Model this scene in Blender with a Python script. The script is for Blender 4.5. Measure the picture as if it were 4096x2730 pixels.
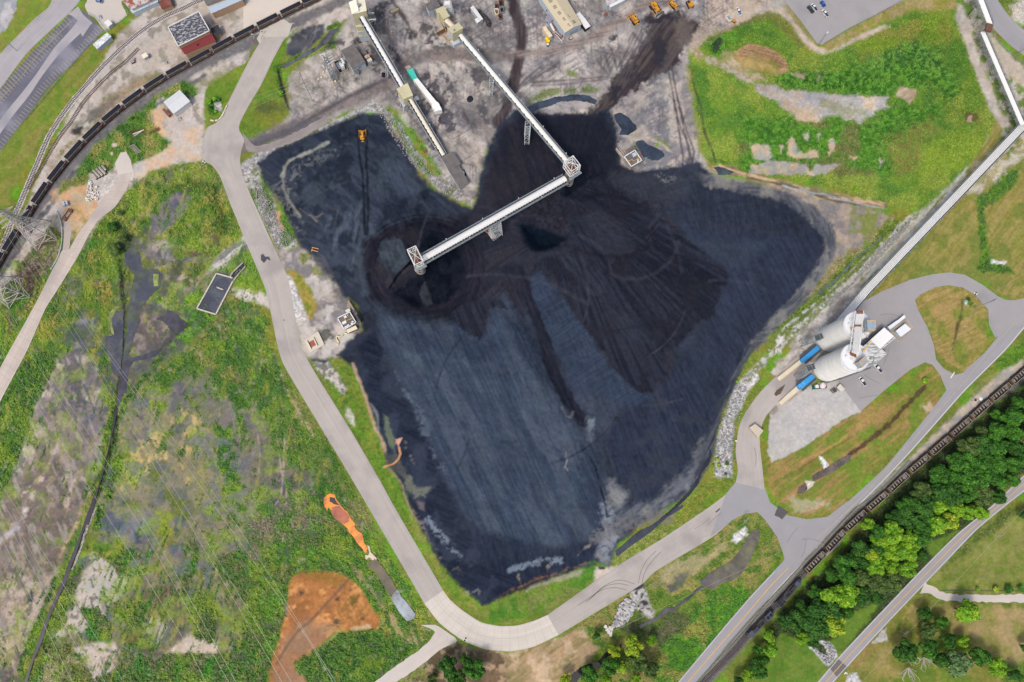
import bpy, bmesh, math, random
import numpy as np
from mathutils import Vector, Matrix
# ------------------------------------------------------------------ camera, sky, sun, exposure
for o in list(bpy.data.objects): bpy.data.objects.remove(o)
SC = bpy.context.scene
COL = SC.collection
FPX, CX, CY, HCAM = 3200.0, 2048.0, 1365.0, 460.0
NAD = (1990.0, 1990.0)                      # where straight down falls in the picture
_d = Vector(((NAD[0]-CX)/FPX, -(NAD[1]-CY)/FPX, -1.0)).normalized()
_U = -_d
_Y = (Vector((0, 1, 0)) - _U*_U.y).normalized()
_X = _Y.cross(_U)
MW = Matrix((_X, _Y, _U))                   # world from camera
cam_d = bpy.data.cameras.new('camera'); cam = bpy.data.objects.new('camera', cam_d); COL.objects.link(cam)
cam_d.sensor_width = 36; cam_d.lens = FPX/4096*36; cam_d.clip_start = 1; cam_d.clip_end = 20000
cam.matrix_world = Matrix.Translation((0, 0, HCAM)) @ MW.to_4x4()
SC.camera = cam
SC.view_settings.view_transform = 'Standard'; SC.view_settings.look = 'None'
SC.view_settings.gamma = 1.0; SC.view_settings.exposure = 0.82
try: SC.view_settings.use_curve_mapping = False
except Exception: pass
SUN_EL, SUN_AZ = 58, 215                    # degrees, azimuth clockwise from north (picture up)
W = bpy.data.worlds.new('World'); SC.world = W; W.use_nodes = True
nt = W.node_tree; bgn = nt.nodes.get('Background') or nt.nodes.new('ShaderNodeBackground')
sky = nt.nodes.new('ShaderNodeTexSky'); sky.sky_type = 'NISHITA'; sky.sun_disc = False
sky.sun_elevation = math.radians(SUN_EL); sky.sun_rotation = math.radians(SUN_AZ)
sky.air_density = 1.0; sky.dust_density = 5.0; sky.ozone_density = 1.0
nt.links.new(sky.outputs[0], bgn.inputs[0]); bgn.inputs[1].default_value = 0.125
sl = bpy.data.lights.new('sun', 'SUN'); sl.energy = 1.5; sl.angle = math.radians(10); sl.color = (1.0, 0.95, 0.88)
so = bpy.data.objects.new('sun', sl); COL.objects.link(so)
_az = math.radians(SUN_AZ); _el = math.radians(SUN_EL)
_sd = Vector((math.sin(_az)*math.cos(_el), math.cos(_az)*math.cos(_el), math.sin(_el)))
so.rotation_euler = (-_sd).to_track_quat('-Z', 'Y').to_euler(); so.location = (0, 0, 300)

# ------------------------------------------------------------------ picture point -> place on the ground
_M = np.array(MW)
def PN(u, v, z=0.0):
    rx = (np.asarray(u, float)-CX)/FPX; ry = -(np.asarray(v, float)-CY)/FPX; rz = -1.0
    X = _M[0, 0]*rx+_M[0, 1]*ry+_M[0, 2]*rz
    Y = _M[1, 0]*rx+_M[1, 1]*ry+_M[1, 2]*rz
    Zz = _M[2, 0]*rx+_M[2, 1]*ry+_M[2, 2]*rz
    t = (np.asarray(z, float)-HCAM)/Zz
    return X*t, Y*t
def P(u, v, z=0.0):
    x, y = PN(u, v, z); return Vector((float(x), float(y), float(z)))
def Z(ox, oy, s, k=2.24):                    # survey notes of an enlarged map tile -> map points
    a = [float(t) for t in s.replace(',', ' ').split()]
    return [(ox+a[i]/k, oy+a[i+1]/k) for i in range(0, len(a), 2)]
def F(s):
    return Z(0, 0, s, 1/1.7408)
def lin(c):
    out = []
    for x in c[:3]:
        x = x/255.0
        out.append(x/12.92 if x <= 0.04045 else ((x+0.055)/1.055)**2.4)
    return out
ALB = 0.62                                   # photograph value -> albedo
def alb(c, k=ALB): return tuple(min(0.85, x*k) for x in lin(c))

# ------------------------------------------------------------------ materials
MATS = {}
def mat(name, c, rough=0.85, var=0.12, scale=0.6, metal=0.0, bump=0.0, c2=None, thr=0.5, k=ALB, spec=0.3, stretch=None, scale2=None, coat=0):
    """procedural paint/soil material: base colour, a second colour in irregular patches, world noise"""
    if name in MATS: return MATS[name]
    m = bpy.data.materials.new(name); m.use_nodes = True; t = m.node_tree; n = t.nodes; L = t.links
    b = n['Principled BSDF']; b.inputs['Roughness'].default_value = rough; b.inputs['Metallic'].default_value = metal
    b.inputs['Specular IOR Level'].default_value = spec
    if coat: b.inputs['Coat Weight'].default_value = coat
    geo = n.new('ShaderNodeNewGeometry'); src = geo.outputs['Position']
    if stretch:
        mp = n.new('ShaderNodeMapping'); mp.inputs['Scale'].default_value = stretch[:3]
        if len(stretch) > 3: mp.inputs['Rotation'].default_value = (0, 0, stretch[3])
        L.new(src, mp.inputs[0]); src = mp.outputs[0]
    nz = n.new('ShaderNodeTexNoise'); nz.inputs['Scale'].default_value = scale; nz.inputs['Detail'].default_value = 6
    nz.inputs['Roughness'].default_value = 0.65
    L.new(src, nz.inputs['Vector'])
    col = n.new('ShaderNodeRGB'); col.outputs[0].default_value = (*alb(c, k), 1); out = col.outputs[0]
    if c2 is not None:
        nz2 = n.new('ShaderNodeTexNoise'); nz2.inputs['Scale'].default_value = scale2 or scale*0.5; nz2.inputs['Detail'].default_value = 7
        nz2.inputs['Roughness'].default_value = 0.7
        L.new(src, nz2.inputs['Vector'])
        rp = n.new('ShaderNodeMapRange'); rp.inputs[1].default_value = thr-0.05; rp.inputs[2].default_value = thr+0.05
        L.new(nz2.outputs[0], rp.inputs[0])
        mx = n.new('ShaderNodeMix'); mx.data_type = 'RGBA'; L.new(rp.outputs[0], mx.inputs[0]); L.new(out, mx.inputs[6])
        mx.inputs[7].default_value = (*alb(c2, k), 1); out = mx.outputs[2]
    mr = n.new('ShaderNodeMapRange'); mr.inputs[1].default_value = 0.25; mr.inputs[2].default_value = 0.75
    mr.inputs[3].default_value = 1-var; mr.inputs[4].default_value = 1+var; L.new(nz.outputs[0], mr.inputs[0])
    vm = n.new('ShaderNodeVectorMath'); vm.operation = 'SCALE'; L.new(out, vm.inputs[0]); L.new(mr.outputs[0], vm.inputs['Scale'])
    L.new(vm.outputs[0], b.inputs['Base Color'])
    if bump:
        bp = n.new('ShaderNodeBump'); bp.inputs['Strength'].default_value = min(1, bump); bp.inputs['Distance'].default_value = 0.3
        L.new(nz.outputs[0], bp.inputs['Height']); L.new(bp.outputs[0], b.inputs['Normal'])
    MATS[name] = m; return m

# ------------------------------------------------------------------ objects
def tag(o, label=None, cat=None, group=None, kind=None):
    if label: o['label'] = label
    if cat: o['category'] = cat
    if group: o['group'] = group
    if kind: o['kind'] = kind
    return o
def thing(name, label, cat, loc=(0, 0, 0), rz=0.0, group=None):
    o = bpy.data.objects.new(name, None); COL.objects.link(o); o.location = loc; o.rotation_euler = (0, 0, rz)
    o.empty_display_size = 0.5
    return tag(o, label, cat, group)
def kids(o): return [c for c in bpy.data.objects if c.parent == o]
def copy_tree(o, par=None, ch=None):
    c = o.copy(); COL.objects.link(c)
    if par is not None: c.parent = par
    for k in (KIDS.get(o.name) or []):
        kk = copy_tree(k, c)
        KIDS.setdefault(c.name, []).append(kk)
    return c
KIDS = {}
class MB:
    def __init__(s): s.v = []; s.f = []
    def add(s, vs, fs):
        b = len(s.v); s.v += [tuple(x) for x in vs]; s.f += [tuple(b+i for i in f) for f in fs]
        return s
    def box(s, c, d, rz=0.0, tilt=0.0):
        cx, cy, cz = c; dx, dy, dz = d[0]/2, d[1]/2, d[2]/2
        cr, sr = math.cos(rz), math.sin(rz); ct, st = math.cos(tilt), math.sin(tilt); vs = []
        for z in (-dz, dz):
            for x, y in ((-dx, -dy), (dx, -dy), (dx, dy), (-dx, dy)):
                x2, z2 = x*ct-z*st, x*st+z*ct
                vs.append((cx+x2*cr-y*sr, cy+x2*sr+y*cr, cz+z2))
        return s.add(vs, [(0, 3, 2, 1), (4, 5, 6, 7), (0, 1, 5, 4), (1, 2, 6, 5), (2, 3, 7, 6), (3, 0, 4, 7)])
    def prism(s, pts, z0, z1):
        n = len(pts); a = sum(pts[i][0]*pts[(i+1) % n][1]-pts[(i+1) % n][0]*pts[i][1] for i in range(n))
        if a < 0: pts = pts[::-1]
        zz0 = z0 if hasattr(z0, '__len__') else [z0]*n; zz1 = z1 if hasattr(z1, '__len__') else [z1]*n
        vs = [(p[0], p[1], zz0[i]) for i, p in enumerate(pts)]+[(p[0], p[1], zz1[i]) for i, p in enumerate(pts)]
        return s.add(vs, [tuple(range(n-1, -1, -1)), tuple(range(n, 2*n))]+[(i, (i+1) % n, n+(i+1) % n, n+i) for i in range(n)])
    def bar(s, a, b, w=0.2, h=None, seg=4):
        a = Vector(a); b = Vector(b); d = (b-a)
        if d.length < 1e-6: return s
        d.normalize(); up = Vector((0, 0, 1)) if abs(d.z) < 0.95 else Vector((0, 1, 0))
        x = d.cross(up).normalized(); y = x.cross(d).normalized(); h = h or w
        if seg == 4: off = [x*(-w/2)+y*(-h/2), x*(w/2)+y*(-h/2), x*(w/2)+y*(h/2), x*(-w/2)+y*(h/2)]
        else: off = [x*(w/2*math.cos(2*math.pi*i/seg))+y*(h/2*math.sin(2*math.pi*i/seg)) for i in range(seg)]
        n = len(off); vs = [a+o for o in off]+[b+o for o in off]
        return s.add(vs, [tuple(range(n-1, -1, -1)), tuple(range(n, 2*n))]+[(i, (i+1) % n, n+(i+1) % n, n+i) for i in range(n)])
    def path(s, pts, w, seg=6):
        for a, b in zip(pts[:-1], pts[1:]): s.bar(a, b, w, seg=seg)
        return s
    def lathe(s, c, prof, seg=24, a0=0.0):
        vs = []; fs = []; n = len(prof)
        for i in range(seg):
            a = a0+2*math.pi*i/seg
            for r, z in prof: vs.append((c[0]+r*math.cos(a), c[1]+r*math.sin(a), c[2]+z))
        for i in range(seg):
            j = (i+1) % seg
            for k in range(n-1): fs.append((i*n+k, j*n+k, j*n+k+1, i*n+k+1))
        fs.append(tuple(i*n+n-1 for i in range(seg))); fs.append(tuple(i*n for i in range(seg-1, -1, -1)))
        return s.add(vs, fs)
    def halfpipe(s, a, b, r, hs=1.0, seg=8):
        a = Vector(a); b = Vector(b); d = (b-a).normalized(); x = d.cross(Vector((0, 0, 1))).normalized(); y = x.cross(d).normalized()
        off = [x*(r*math.cos(math.pi*i/seg))+y*(r*hs*math.sin(math.pi*i/seg)) for i in range(seg+1)]; n = len(off)
        vs = [a+o for o in off]+[b+o for o in off]
        return s.add(vs, [tuple(range(n-1, -1, -1)), tuple(range(n, 2*n))]+[(i, (i+1) % n, n+(i+1) % n, n+i) for i in range(n)])
    def build(s, name, m, parent=None, world=False, smooth=False, label=None, kind=None):
        vs = s.v
        if world and parent is not None:
            l = parent.location; rz = parent.rotation_euler.z; c, q = math.cos(-rz), math.sin(-rz)
            vs = [((x-l.x)*c-(y-l.y)*q, (x-l.x)*q+(y-l.y)*c, z-l.z) for x, y, z in vs]
        me = bpy.data.meshes.new(name); me.from_pydata(vs, [], s.f); me.update()
        if m is not None: me.materials.append(m)
        if smooth: me.polygons.foreach_set('use_smooth', [True]*len(me.polygons))
        o = bpy.data.objects.new(name, me); COL.objects.link(o)
        if parent is not None:
            o.parent = parent; KIDS.setdefault(parent.name, []).append(o)
        if label: o['label'] = label
        if kind: o['kind'] = kind
        return o
def hexmat(*a, **k): return mat(*a, **k)
# ------------------------------------------------------------------ ground: one sheet, soil types surveyed as areas
RNG = np.random.RandomState(7)
PITCH = 4.0
def _axis(lo, hi):
    a = np.arange(-24, hi+24+0.1, PITCH)
    left = -24-np.array([700, 480, 330, 220, 150, 100, 60, 30]); right = a[-1]+np.array([30, 60, 100, 150, 220, 330, 480, 700])
    return np.concatenate([left, a, right])
AU = _axis(0, 4096); AV = _axis(0, 2730)
GU, GV_ = np.meshgrid(AU, AV)
NY, NX = GU.shape
def lattice(seed, n=256): return np.random.RandomState(seed).rand(n, n).astype(np.float32)*2-1
def vnoise(x, y, seed):
    g = lattice(seed); n = g.shape[0]
    xi = np.floor(x).astype(int); yi = np.floor(y).astype(int); fx = x-xi; fy = y-yi
    fx = fx*fx*(3-2*fx); fy = fy*fy*(3-2*fy)
    x0 = xi % n; x1 = (xi+1) % n; y0 = yi % n; y1 = (yi+1) % n
    return (g[y0, x0]*(1-fx)+g[y0, x1]*fx)*(1-fy)+(g[y1, x0]*(1-fx)+g[y1, x1]*fx)*fy
def fbm(x, y, seed, octv=4, gain=0.55):
    r = 0; a = 1; t = 0
    for i in range(octv):
        r = r+a*vnoise(x*2**i+17.3*i, y*2**i+5.1*i, seed+i*13); t += a; a *= gain
    return r/t*1.6
_NC = {}
def N(scale, seed=1, octv=4, ang=None, st=1.0):
    """noise over the site; scale = feature size in map units, ang/st = direction and stretch of streaks"""
    k = (scale, seed, octv, ang, st)
    if k not in _NC:
        u, v = GU, GV_
        if ang is not None:
            a = math.radians(ang); c, s = math.cos(a), math.sin(a)
            u, v = (GU*c+GV_*s)/st, (-GU*s+GV_*c)
        _NC[k] = fbm(u/scale, v/scale, seed, octv).astype(np.float32)
    return _NC[k]
def NR(cx, cy, k, L, seed, octv=3):          # streaks fanning out from a point
    a = np.arctan2(GV_-cy, GU-cx); r = np.hypot(GU-cx, GV_-cy)
    return fbm(a*k, r/L, seed, octv)
def NC(cx, cy, w, k, seed, octv=3):          # streaks running round a point
    a = np.arctan2(GV_-cy, GU-cx); r = np.hypot(GU-cx, GV_-cy)
    return fbm(r/w, a*k, seed, octv)
def smooth(x): x = np.clip(x, 0, 1); return x*x*(3-2*x)
def box_of(pts, pad):
    us = [p[0] for p in pts]; vs = [p[1] for p in pts]
    i0, i1 = np.searchsorted(AU, min(us)-pad), np.searchsorted(AU, max(us)+pad)
    j0, j1 = np.searchsorted(AV, min(vs)-pad), np.searchsorted(AV, max(vs)+pad)
    return slice(max(0, j0), min(NY, j1+1)), slice(max(0, i0), min(NX, i1+1))
def seg_dist(x, y, a, b):
    dx, dy = b[0]-a[0], b[1]-a[1]; q = dx*dx+dy*dy+1e-9
    t = np.clip(((x-a[0])*dx+(y-a[1])*dy)/q, 0, 1)
    return (x-a[0]-t*dx)**2+(y-a[1]-t*dy)**2
def sdist(pts, x, y):                        # + inside
    d = np.full(x.shape, 1e12); ins = np.zeros(x.shape, bool); n = len(pts)
    for i in range(n):
        a, b = pts[i], pts[(i+1) % n]
        d = np.minimum(d, seg_dist(x, y, a, b))
        if a[1] != b[1]:
            c = ((a[1] > y) != (b[1] > y)) & (x < (b[0]-a[0])*(y-a[1])/(b[1]-a[1])+a[0]); ins ^= c
    d = np.sqrt(d); return np.where(ins, d, -d)
def area(pts, soft=5, amp=8, es=28):
    pad = soft+amp*1.7+2; sl_ = box_of(pts, pad)
    d = sdist(pts, GU[sl_], GV_[sl_])
    if amp: d = d+amp*(N(es, 91, 5)[sl_]+0.7*N(9, 92, 3)[sl_])
    if amp >= 5: soft *= 1.7
    return sl_, smooth(d/soft*0.5+0.5)
def line(pts, w, soft=4, amp=3, es=22, w2=None):
    pad = w+soft+amp*2; sl_ = box_of(pts, pad); x, y = GU[sl_], GV_[sl_]
    d = np.full(x.shape, 1e12)
    for a, b in zip(pts[:-1], pts[1:]): d = np.minimum(d, seg_dist(x, y, a, b))
    d = w/2-np.sqrt(d)
    if amp: d = d+amp*N(es, 77, 3)[sl_]
    return sl_, smooth(d/soft*0.5+0.5)
GC = np.zeros((NY, NX, 3), np.float32); VEG = np.zeros((NY, NX), np.float32); ROCK = np.zeros((NY, NX), np.float32); WET = np.zeros((NY, NX), np.float32)
HT = np.zeros((NY, NX), np.float32)
def paint(am, c, a=1.0, veg=0.0, rock=0.0, wet=0.0, c2=None, nf=None, lo=-0.42, hi=0.42, c3=None, nf3=None, thr=None):
    """lay soil colour c (patches of c2 where noise nf is high, of c3 where nf3 is high) over an area"""
    sl_, m = am
    col = np.array(alb(c), np.float32)[None, None, :]
    if c2 is not None:
        t = smooth((nf[sl_]-lo)/(hi-lo))[..., None]; col = col*(1-t)+np.array(alb(c2), np.float32)*t
    if c3 is not None:
        t = smooth((nf3[sl_]+0.02)/0.6)[..., None]; col = col*(1-t)+np.array(alb(c3), np.float32)*t
    m = m*a
    if thr is not None: m = m*smooth((thr[0][sl_]-thr[1])/thr[2])
    m3 = m[..., None]
    GC[sl_] = GC[sl_]*(1-m3)+col*m3
    for A, val in ((VEG, veg), (ROCK, rock), (WET, wet)): A[sl_] = A[sl_]*(1-m)+val*m
    return sl_, m
def T(c, r, s): return Z({0: 0, 1: 1000, 2: 2000, 3: 3096, 9: 3000}[c], {0: 0, 1: 700, 2: 1400, 3: 2030}[r], s)
ALLA = (slice(0, NY), slice(0, NX)); FULL = (ALLA, np.ones((NY, NX), np.float32))
n12 = N(12, 3, 3); n30 = N(30, 4, 4); n60 = N(60, 5, 5); n120 = N(120, 6, 6); n250 = N(250, 8, 5); n8 = N(9, 11, 2)
GR = (112, 126, 50); GB = (96, 142, 22); GD = (52, 88, 30); OL = (128, 132, 46); TG = (158, 142, 92); GV = (198, 193, 186); DT = (176, 168, 160)
TN = (188, 160, 130); CO = (47, 51, 63); CG = (98, 100, 108); BL = (98, 100, 116); PK = (158, 142, 130); WHT = (215, 210, 202); BR = (96, 82, 70)
paint(FULL, GR, veg=0.5, c2=OL, nf=n120, c3=GB, nf3=n60)
# ---- west: marsh and reclaimed land
marsh = F('-200 330 60 560 220 520 300 420 430 372 500 380 560 560 600 690 640 850 760 1080 900 1290 1010 1440 960 1600 -200 1800')
paint(area(marsh, 8, 10), (112, 140, 38), veg=0.8, c2=(74, 122, 32), nf=n60, c3=(142, 140, 56), nf3=n120)
VW = (132, 124, 108)
paint(area(F('255 700 300 560 360 470 420 560 520 590 560 640 520 760 620 880 690 1000 700 1130 640 1300 560 1420 600 1568 80 1700 130 1480 200 1200 240 1000'), 20, 26), VW, 0.75, veg=0.3, c2=(112, 112, 50), nf=n60, c3=BL, nf3=N(70, 15))
# scrub by the towers
paint(area(T(0, 1, '-200 900 60 700 330 380 600 200 780 260 650 480 560 700 460 860 300 1060 100 1400 -200 1900'), 10, 14), (104, 104, 56), veg=0.8, c2=(112, 92, 76), nf=N(40, 21), c3=(70, 118, 34), nf3=N(50, 22))
paint(area(T(0, 1, '340 560 520 600 560 700 440 860 280 960 160 1000 130 880 300 720'), 8, 14), (104, 84, 66), 0.85, veg=0.7, c2=(150, 132, 118), nf=n12)
# pale mud flats
mudW = T(0, 2, '620 0 740 20 840 120 900 260 960 450 970 640 960 800 900 1000 800 1300 640 1568 560 1900 300 2500 40 3200 -400 3200 -300 1300 60 1260 130 1000 200 760 330 420 430 200 530 60')
paint(area(mudW, 8, 8), (156, 144, 136), c2=(122, 116, 116), nf=n120, c3=(178, 164, 154), nf3=n60)
for s, c in (('600 60 740 40 760 240 620 330', (70, 74, 96)), ('400 480 560 420 760 360 740 520 500 640 420 600', (86, 84, 98)), ('600 200 760 210 770 380 600 330', (62, 66, 82)),
             ('860 640 960 560 960 760 880 720', (94, 96, 116)), ('740 560 820 560 820 700 760 700', (92, 96, 118)), ('380 620 520 700 540 860 400 1100 300 1060 260 860', (128, 112, 106)),
             ('180 1130 520 1000 560 1160 320 1360 200 1300', (118, 104, 100)), ('240 1400 560 1180 620 1300 560 1568 240 1568', (132, 116, 108)), ('540 800 700 700 740 800 560 960', (148, 132, 122)),
             ('980 1400 1080 1300 1100 1568 960 1568', (86, 90, 116)), ('560 140 740 120 800 220 600 240', (160, 146, 140)), ('860 120 900 200 880 260 800 180', (150, 146, 150))):
    paint(area(T(0, 2, s), 16, 22), c, 0.72, c2=(156, 144, 134), nf=n30, lo=0.1, hi=0.5)
paint(area(T(0, 3, '-300 -100 700 -100 760 0 640 260 540 500 480 700 340 800 200 720 -300 900'), 20, 24), (136, 118, 108), 0.85, c2=(156, 138, 126), nf=N(70, 31, 4, 60, 3), c3=(112, 100, 98), nf3=n60)
paint(area(T(0, 3, '-300 700 300 560 460 640 400 820 280 1000 220 1180 100 1300 -300 1500'), 20, 20), (188, 170, 150), 0.9, c2=(170, 152, 136), nf=n60)
paint(area(T(0, 3, '-300 1250 160 1200 140 1420 -300 1460'), 20, 20), (150, 146, 84), 0.8, veg=0.4, c2=(178, 164, 130), nf=n30)
paint(area(T(0, 3, '-300 1430 160 1440 220 1900 -300 1900'), 16, 20), (92, 84, 78), 0.85)
paint(area(T(0, 3, '240 760 310 740 320 840 240 860'), 6, 8), (72, 76, 92))
for p, w in (('60 1360 200 1300 380 1130 500 900 540 780 470 660', 14), ('0 1568 200 1560 240 1380 380 1150 280 1050 240 900', 18), ('720 1080 640 1240 600 1350 560 1568', 16)):
    paint(line(T(0, 2, p), w, 6, 5), (196, 176, 162), 0.8)
paint(line(T(0, 3, '0 300 140 200 200 100 230 -20'), 18, 8, 6), (186, 184, 186), 0.8)
paint(line(T(0, 3, '720 0 700 120 620 280 540 420 500 560'), 12, 8, 5), (206, 172, 126), 0.9)
# west strip of weeds beside the concrete road
paint(area(T(0, 2, '-200 620 60 400 240 60 460 -200 640 -120 560 60 440 220 340 400 240 640 180 880 130 1040 60 1260 0 1440 -200 1700'), 6, 8), (74, 118, 32), veg=1, c2=(104, 138, 36), nf=n30, c3=(52, 92, 28), nf3=n12)
paint(area(T(0, 1, '420 1100 640 740 720 700 900 640 1000 800 1060 1000 960 1300 820 1568 280 1600 200 1560 300 1400'), 10, 12), (112, 130, 42), veg=0.8, c2=(78, 122, 30), nf=n30, c3=(146, 138, 58), nf3=n60)
paint(area(T(0, 1, '620 900 760 860 700 1100 560 1120'), 10, 20), (110, 106, 104), 0.6, veg=0.3)
paint(area(T(0, 1, '650 1320 860 1270 880 1360 760 1420 680 1380'), 8, 12), (128, 126, 142), 0.85)
paint(area(T(0, 1, '640 1500 780 1460 800 1568 640 1600'), 8, 12), (120, 118, 138), 0.85)
paint(area(T(0, 1, '1140 60 1300 0 1960 0 2060 250 2140 500 2100 640 1960 760 1800 720 1560 640 1440 560 1340 540 1240 620 1060 560 820 560 900 380 1060 220'), 8, 10), (102, 134, 36), veg=0.9, c2=(140, 140, 60), nf=n60, c3=(72, 112, 28), nf3=n30)
paint(area(T(0, 1, '1540 180 1640 140 1720 200 1700 280 1600 400 1560 440 1420 520 1340 600 1340 420 1440 300'), 7, 10), (92, 94, 106), c2=(122, 116, 114), nf=N(14, 41, 3, 60, 4), veg=0.1)
paint(area(T(0, 1, '960 450 1100 440 1180 540 1180 700 1060 740 940 640'), 10, 14), (58, 82, 34), 0.9, veg=1)
paint(area(T(0, 1, '1220 600 1480 580 1540 700 1560 760 1640 720 1860 740 1840 760 1600 790 1400 780 1300 720'), 8, 12), (140, 136, 138), c2=(84, 92, 118), nf=n30, c3=(176, 164, 148), nf3=n60)
paint(area(T(0, 1, '1540 660 1860 650 1880 740 1760 750 1560 740'), 8, 8), (104, 94, 74), 0.9, veg=0.7, c2=(82, 76, 66), nf=n12)
paint(area(T(0, 1, '1400 800 1860 780 1860 860 1780 1000 1640 1060 1600 1240 1480 1200 1420 1000'), 10, 16), (132, 134, 62), veg=0.6, c2=(150, 142, 112), nf=n60, c3=(88, 96, 44), nf3=n30)
paint(area(T(0, 1, '1580 940 1640 880 1680 920 1620 950'), 4, 4), (196, 180, 160))
paint(area(T(0, 1, '1280 1200 1400 1240 1560 1280 1620 1440 1500 1568 1160 1620 1200 1340'), 10, 14), (146, 132, 126), c2=(118, 108, 106), nf=n60, veg=0.1)
paint(area(T(0, 1, '1640 1100 1800 1000 1830 1060 1790 1200 1960 1240 1940 1320 1700 1500 1560 1600 1500 1540 1640 1300'), 8, 10), (92, 148, 26), veg=0.9, c2=(66, 116, 28), nf=n30)
paint(area(T(0, 1, '1740 1500 2000 1180 2240 1120 2400 1300 2300 1900 1700 1900'), 8, 14), (88, 134, 38), veg=0.9, c2=(124, 126, 70), nf=N(40, 45, 4, 60, 3), c3=(60, 108, 34), nf3=n30)
paint(area(T(0, 1, '1900 840 2160 640 2240 700 2400 900 2240 1040 2040 1000 2100 900'), 6, 8), (104, 138, 40), veg=0.7)
paint(area(T(0, 1, '2240 560 2180 540 1960 720 1880 840 1860 880 2000 820 2100 720 2240 640'), 7, 7), (190, 184, 178), c2=(124, 124, 132), nf=N(16, 44, 3, -40, 5), rock=0.4)
paint(area(T(0, 1, '2060 1040 2100 1000 2240 1040 2420 1080 2420 1190 2260 1130 2120 1100'), 6, 6), (198, 190, 182), rock=0.3)
# centre-west slopes
paint(area(T(0, 2, '1260 360 1440 160 1840 -100 2240 -200 2400 0 2240 900 2240 1568 2000 1500 1920 1100 1920 700 1780 640 1660 560 1680 300 1500 400 1380 420'), 8, 16), (94, 132, 40), veg=0.9, c2=(66, 110, 32), nf=N(30, 46, 3, 75, 4), c3=(128, 132, 60), nf3=n60)
paint(area(T(0, 2, '1680 300 1860 200 1920 420 2000 600 1900 660 1760 620 1660 520'), 14, 16), (124, 120, 96), 0.8, veg=0.4, c2=(104, 104, 104), nf=n30)
paint(area(T(0, 2, '1540 300 1620 260 1680 340 1680 420 1560 410'), 8, 12), (72, 72, 76))
paint(area(T(0, 2, '1890 480 2060 440 2120 700 2200 900 2400 1100 2300 1250 2160 1120 2040 900'), 8, 12), (122, 118, 112), c2=(98, 96, 100), nf=n30)
paint(area(T(0, 2, '1920 680 2060 700 2120 900 2160 1100 2300 1300 2340 1568 2140 1568 2060 1360 1960 1000'), 7, 12), (72, 130, 24), veg=1, c2=(50, 100, 24), nf=n12)
paint(area(T(0, 2, '1140 620 1440 540 1680 560 1660 640 1440 780 1240 860 1120 800'), 20, 20), (140, 130, 118), 0.8, c2=(112, 112, 122), nf=n60, c3=(160, 140, 90), nf3=n30)
paint(area(T(0, 2, '1180 900 1500 640 1640 560 1800 640 1760 900 1740 1200 1500 1000 1300 1000 1300 1180 1060 1380 1020 1260 1100 1080'), 12, 22), (196, 172, 116), 0.8, veg=0.3, c2=(150, 150, 74), nf=n30)
paint(area(T(0, 2, '1460 780 1560 660 1640 690 1600 800 1540 900 1660 840 1680 920 1620 1000 1540 930 1450 870'), 5, 12), (76, 106, 40), 0.95, veg=1)
paint(area(T(0, 2, '1730 700 1900 700 1960 1200 2000 1400 1800 1450 1740 1200'), 14, 18), (144, 142, 82), 0.8, veg=0.4, c2=(124, 128, 118), nf=n60)
paint(area(T(0, 2, '1180 1340 1260 1360 1240 1500 1180 1440'), 6, 8), (84, 88, 38), veg=0.3)
paint(area(T(0, 2, '1440 1440 1520 1440 1540 1640 1420 1640'), 14, 14), (146, 148, 40), 0.9, veg=0.3)
paint(area(T(0, 3, '960 0 1100 100 1220 20 1380 60 1400 340 1240 340 1060 260 940 180'), 10, 14), (120, 126, 134), c2=(82, 90, 112), nf=n60)
paint(area(T(0, 3, '1500 340 1640 330 1660 440 1560 450'), 6, 8), (92, 98, 118))
paint(area(T(0, 3, '1200 220 1330 240 1380 360 1220 340'), 6, 10), (66, 74, 96))
paint(area(T(0, 3, '2040 480 2220 470 2160 560 2060 540'), 6, 8), (90, 98, 122))
paint(area(T(0, 3, '1420 60 1520 80 1480 300 1420 330'), 16, 12), (140, 144, 50), 0.9, veg=0.4)
paint(area(T(0, 3, '830 300 1180 320 1320 460 1100 560 960 520 820 400'), 8, 14), (146, 150, 48), veg=0.6, c2=(84, 122, 36), nf=n30)
paint(area(T(0, 3, '820 420 1120 560 1180 700 1080 760 960 900 900 1100 760 1100 460 1180 620 900 760 560'), 8, 10), (194, 182, 172), c2=(176, 170, 160), nf=n60)
paint(area(T(0, 3, '640 1260 1000 1200 1060 1300 960 1560 840 1560 760 1360'), 6, 8), (190, 176, 166))
paint(area(T(0, 3, '1180 540 1300 560 1320 740 1240 820 1160 760'), 8, 16), (124, 112, 98), 0.8, c2=(96, 98, 106), nf=n30)
paint(area(T(0, 3, '1330 760 1560 680 1590 900 1480 1000 1380 960'), 14, 16), (88, 76, 62), 0.95, veg=0.5, c2=(112, 106, 80), nf=n8)
paint(area(T(0, 3, '1120 1100 1300 1080 1420 1180 1500 1280 1360 1330 1160 1260'), 14, 14), (90, 78, 64), 0.9, c2=(108, 104, 54), nf=n12)
paint(area(T(0, 3, '1260 1000 1420 980 1500 1080 1400 1260 1300 1120'), 8, 14), (182, 172, 158), 0.8)
paint(area(T(0, 3, '1640 1180 1740 1100 1940 1200 1940 1300 1800 1320 1500 1300'), 7, 12), (196, 180, 160))
paint(area(T(0, 3, '1580 840 1740 860 1700 1000 1620 1200 1500 1180'), 10, 16), (112, 96, 88), 0.7)
paint(area(T(0, 3, '2140 1100 2300 1080 2300 1300 2140 1260'), 7, 10), (196, 180, 160), 0.8)
paint(area(T(0, 3, '2060 800 2240 900 2240 1100 2100 1160 2040 1100'), 10, 16), (112, 96, 80), 0.7, veg=0.3)
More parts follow.
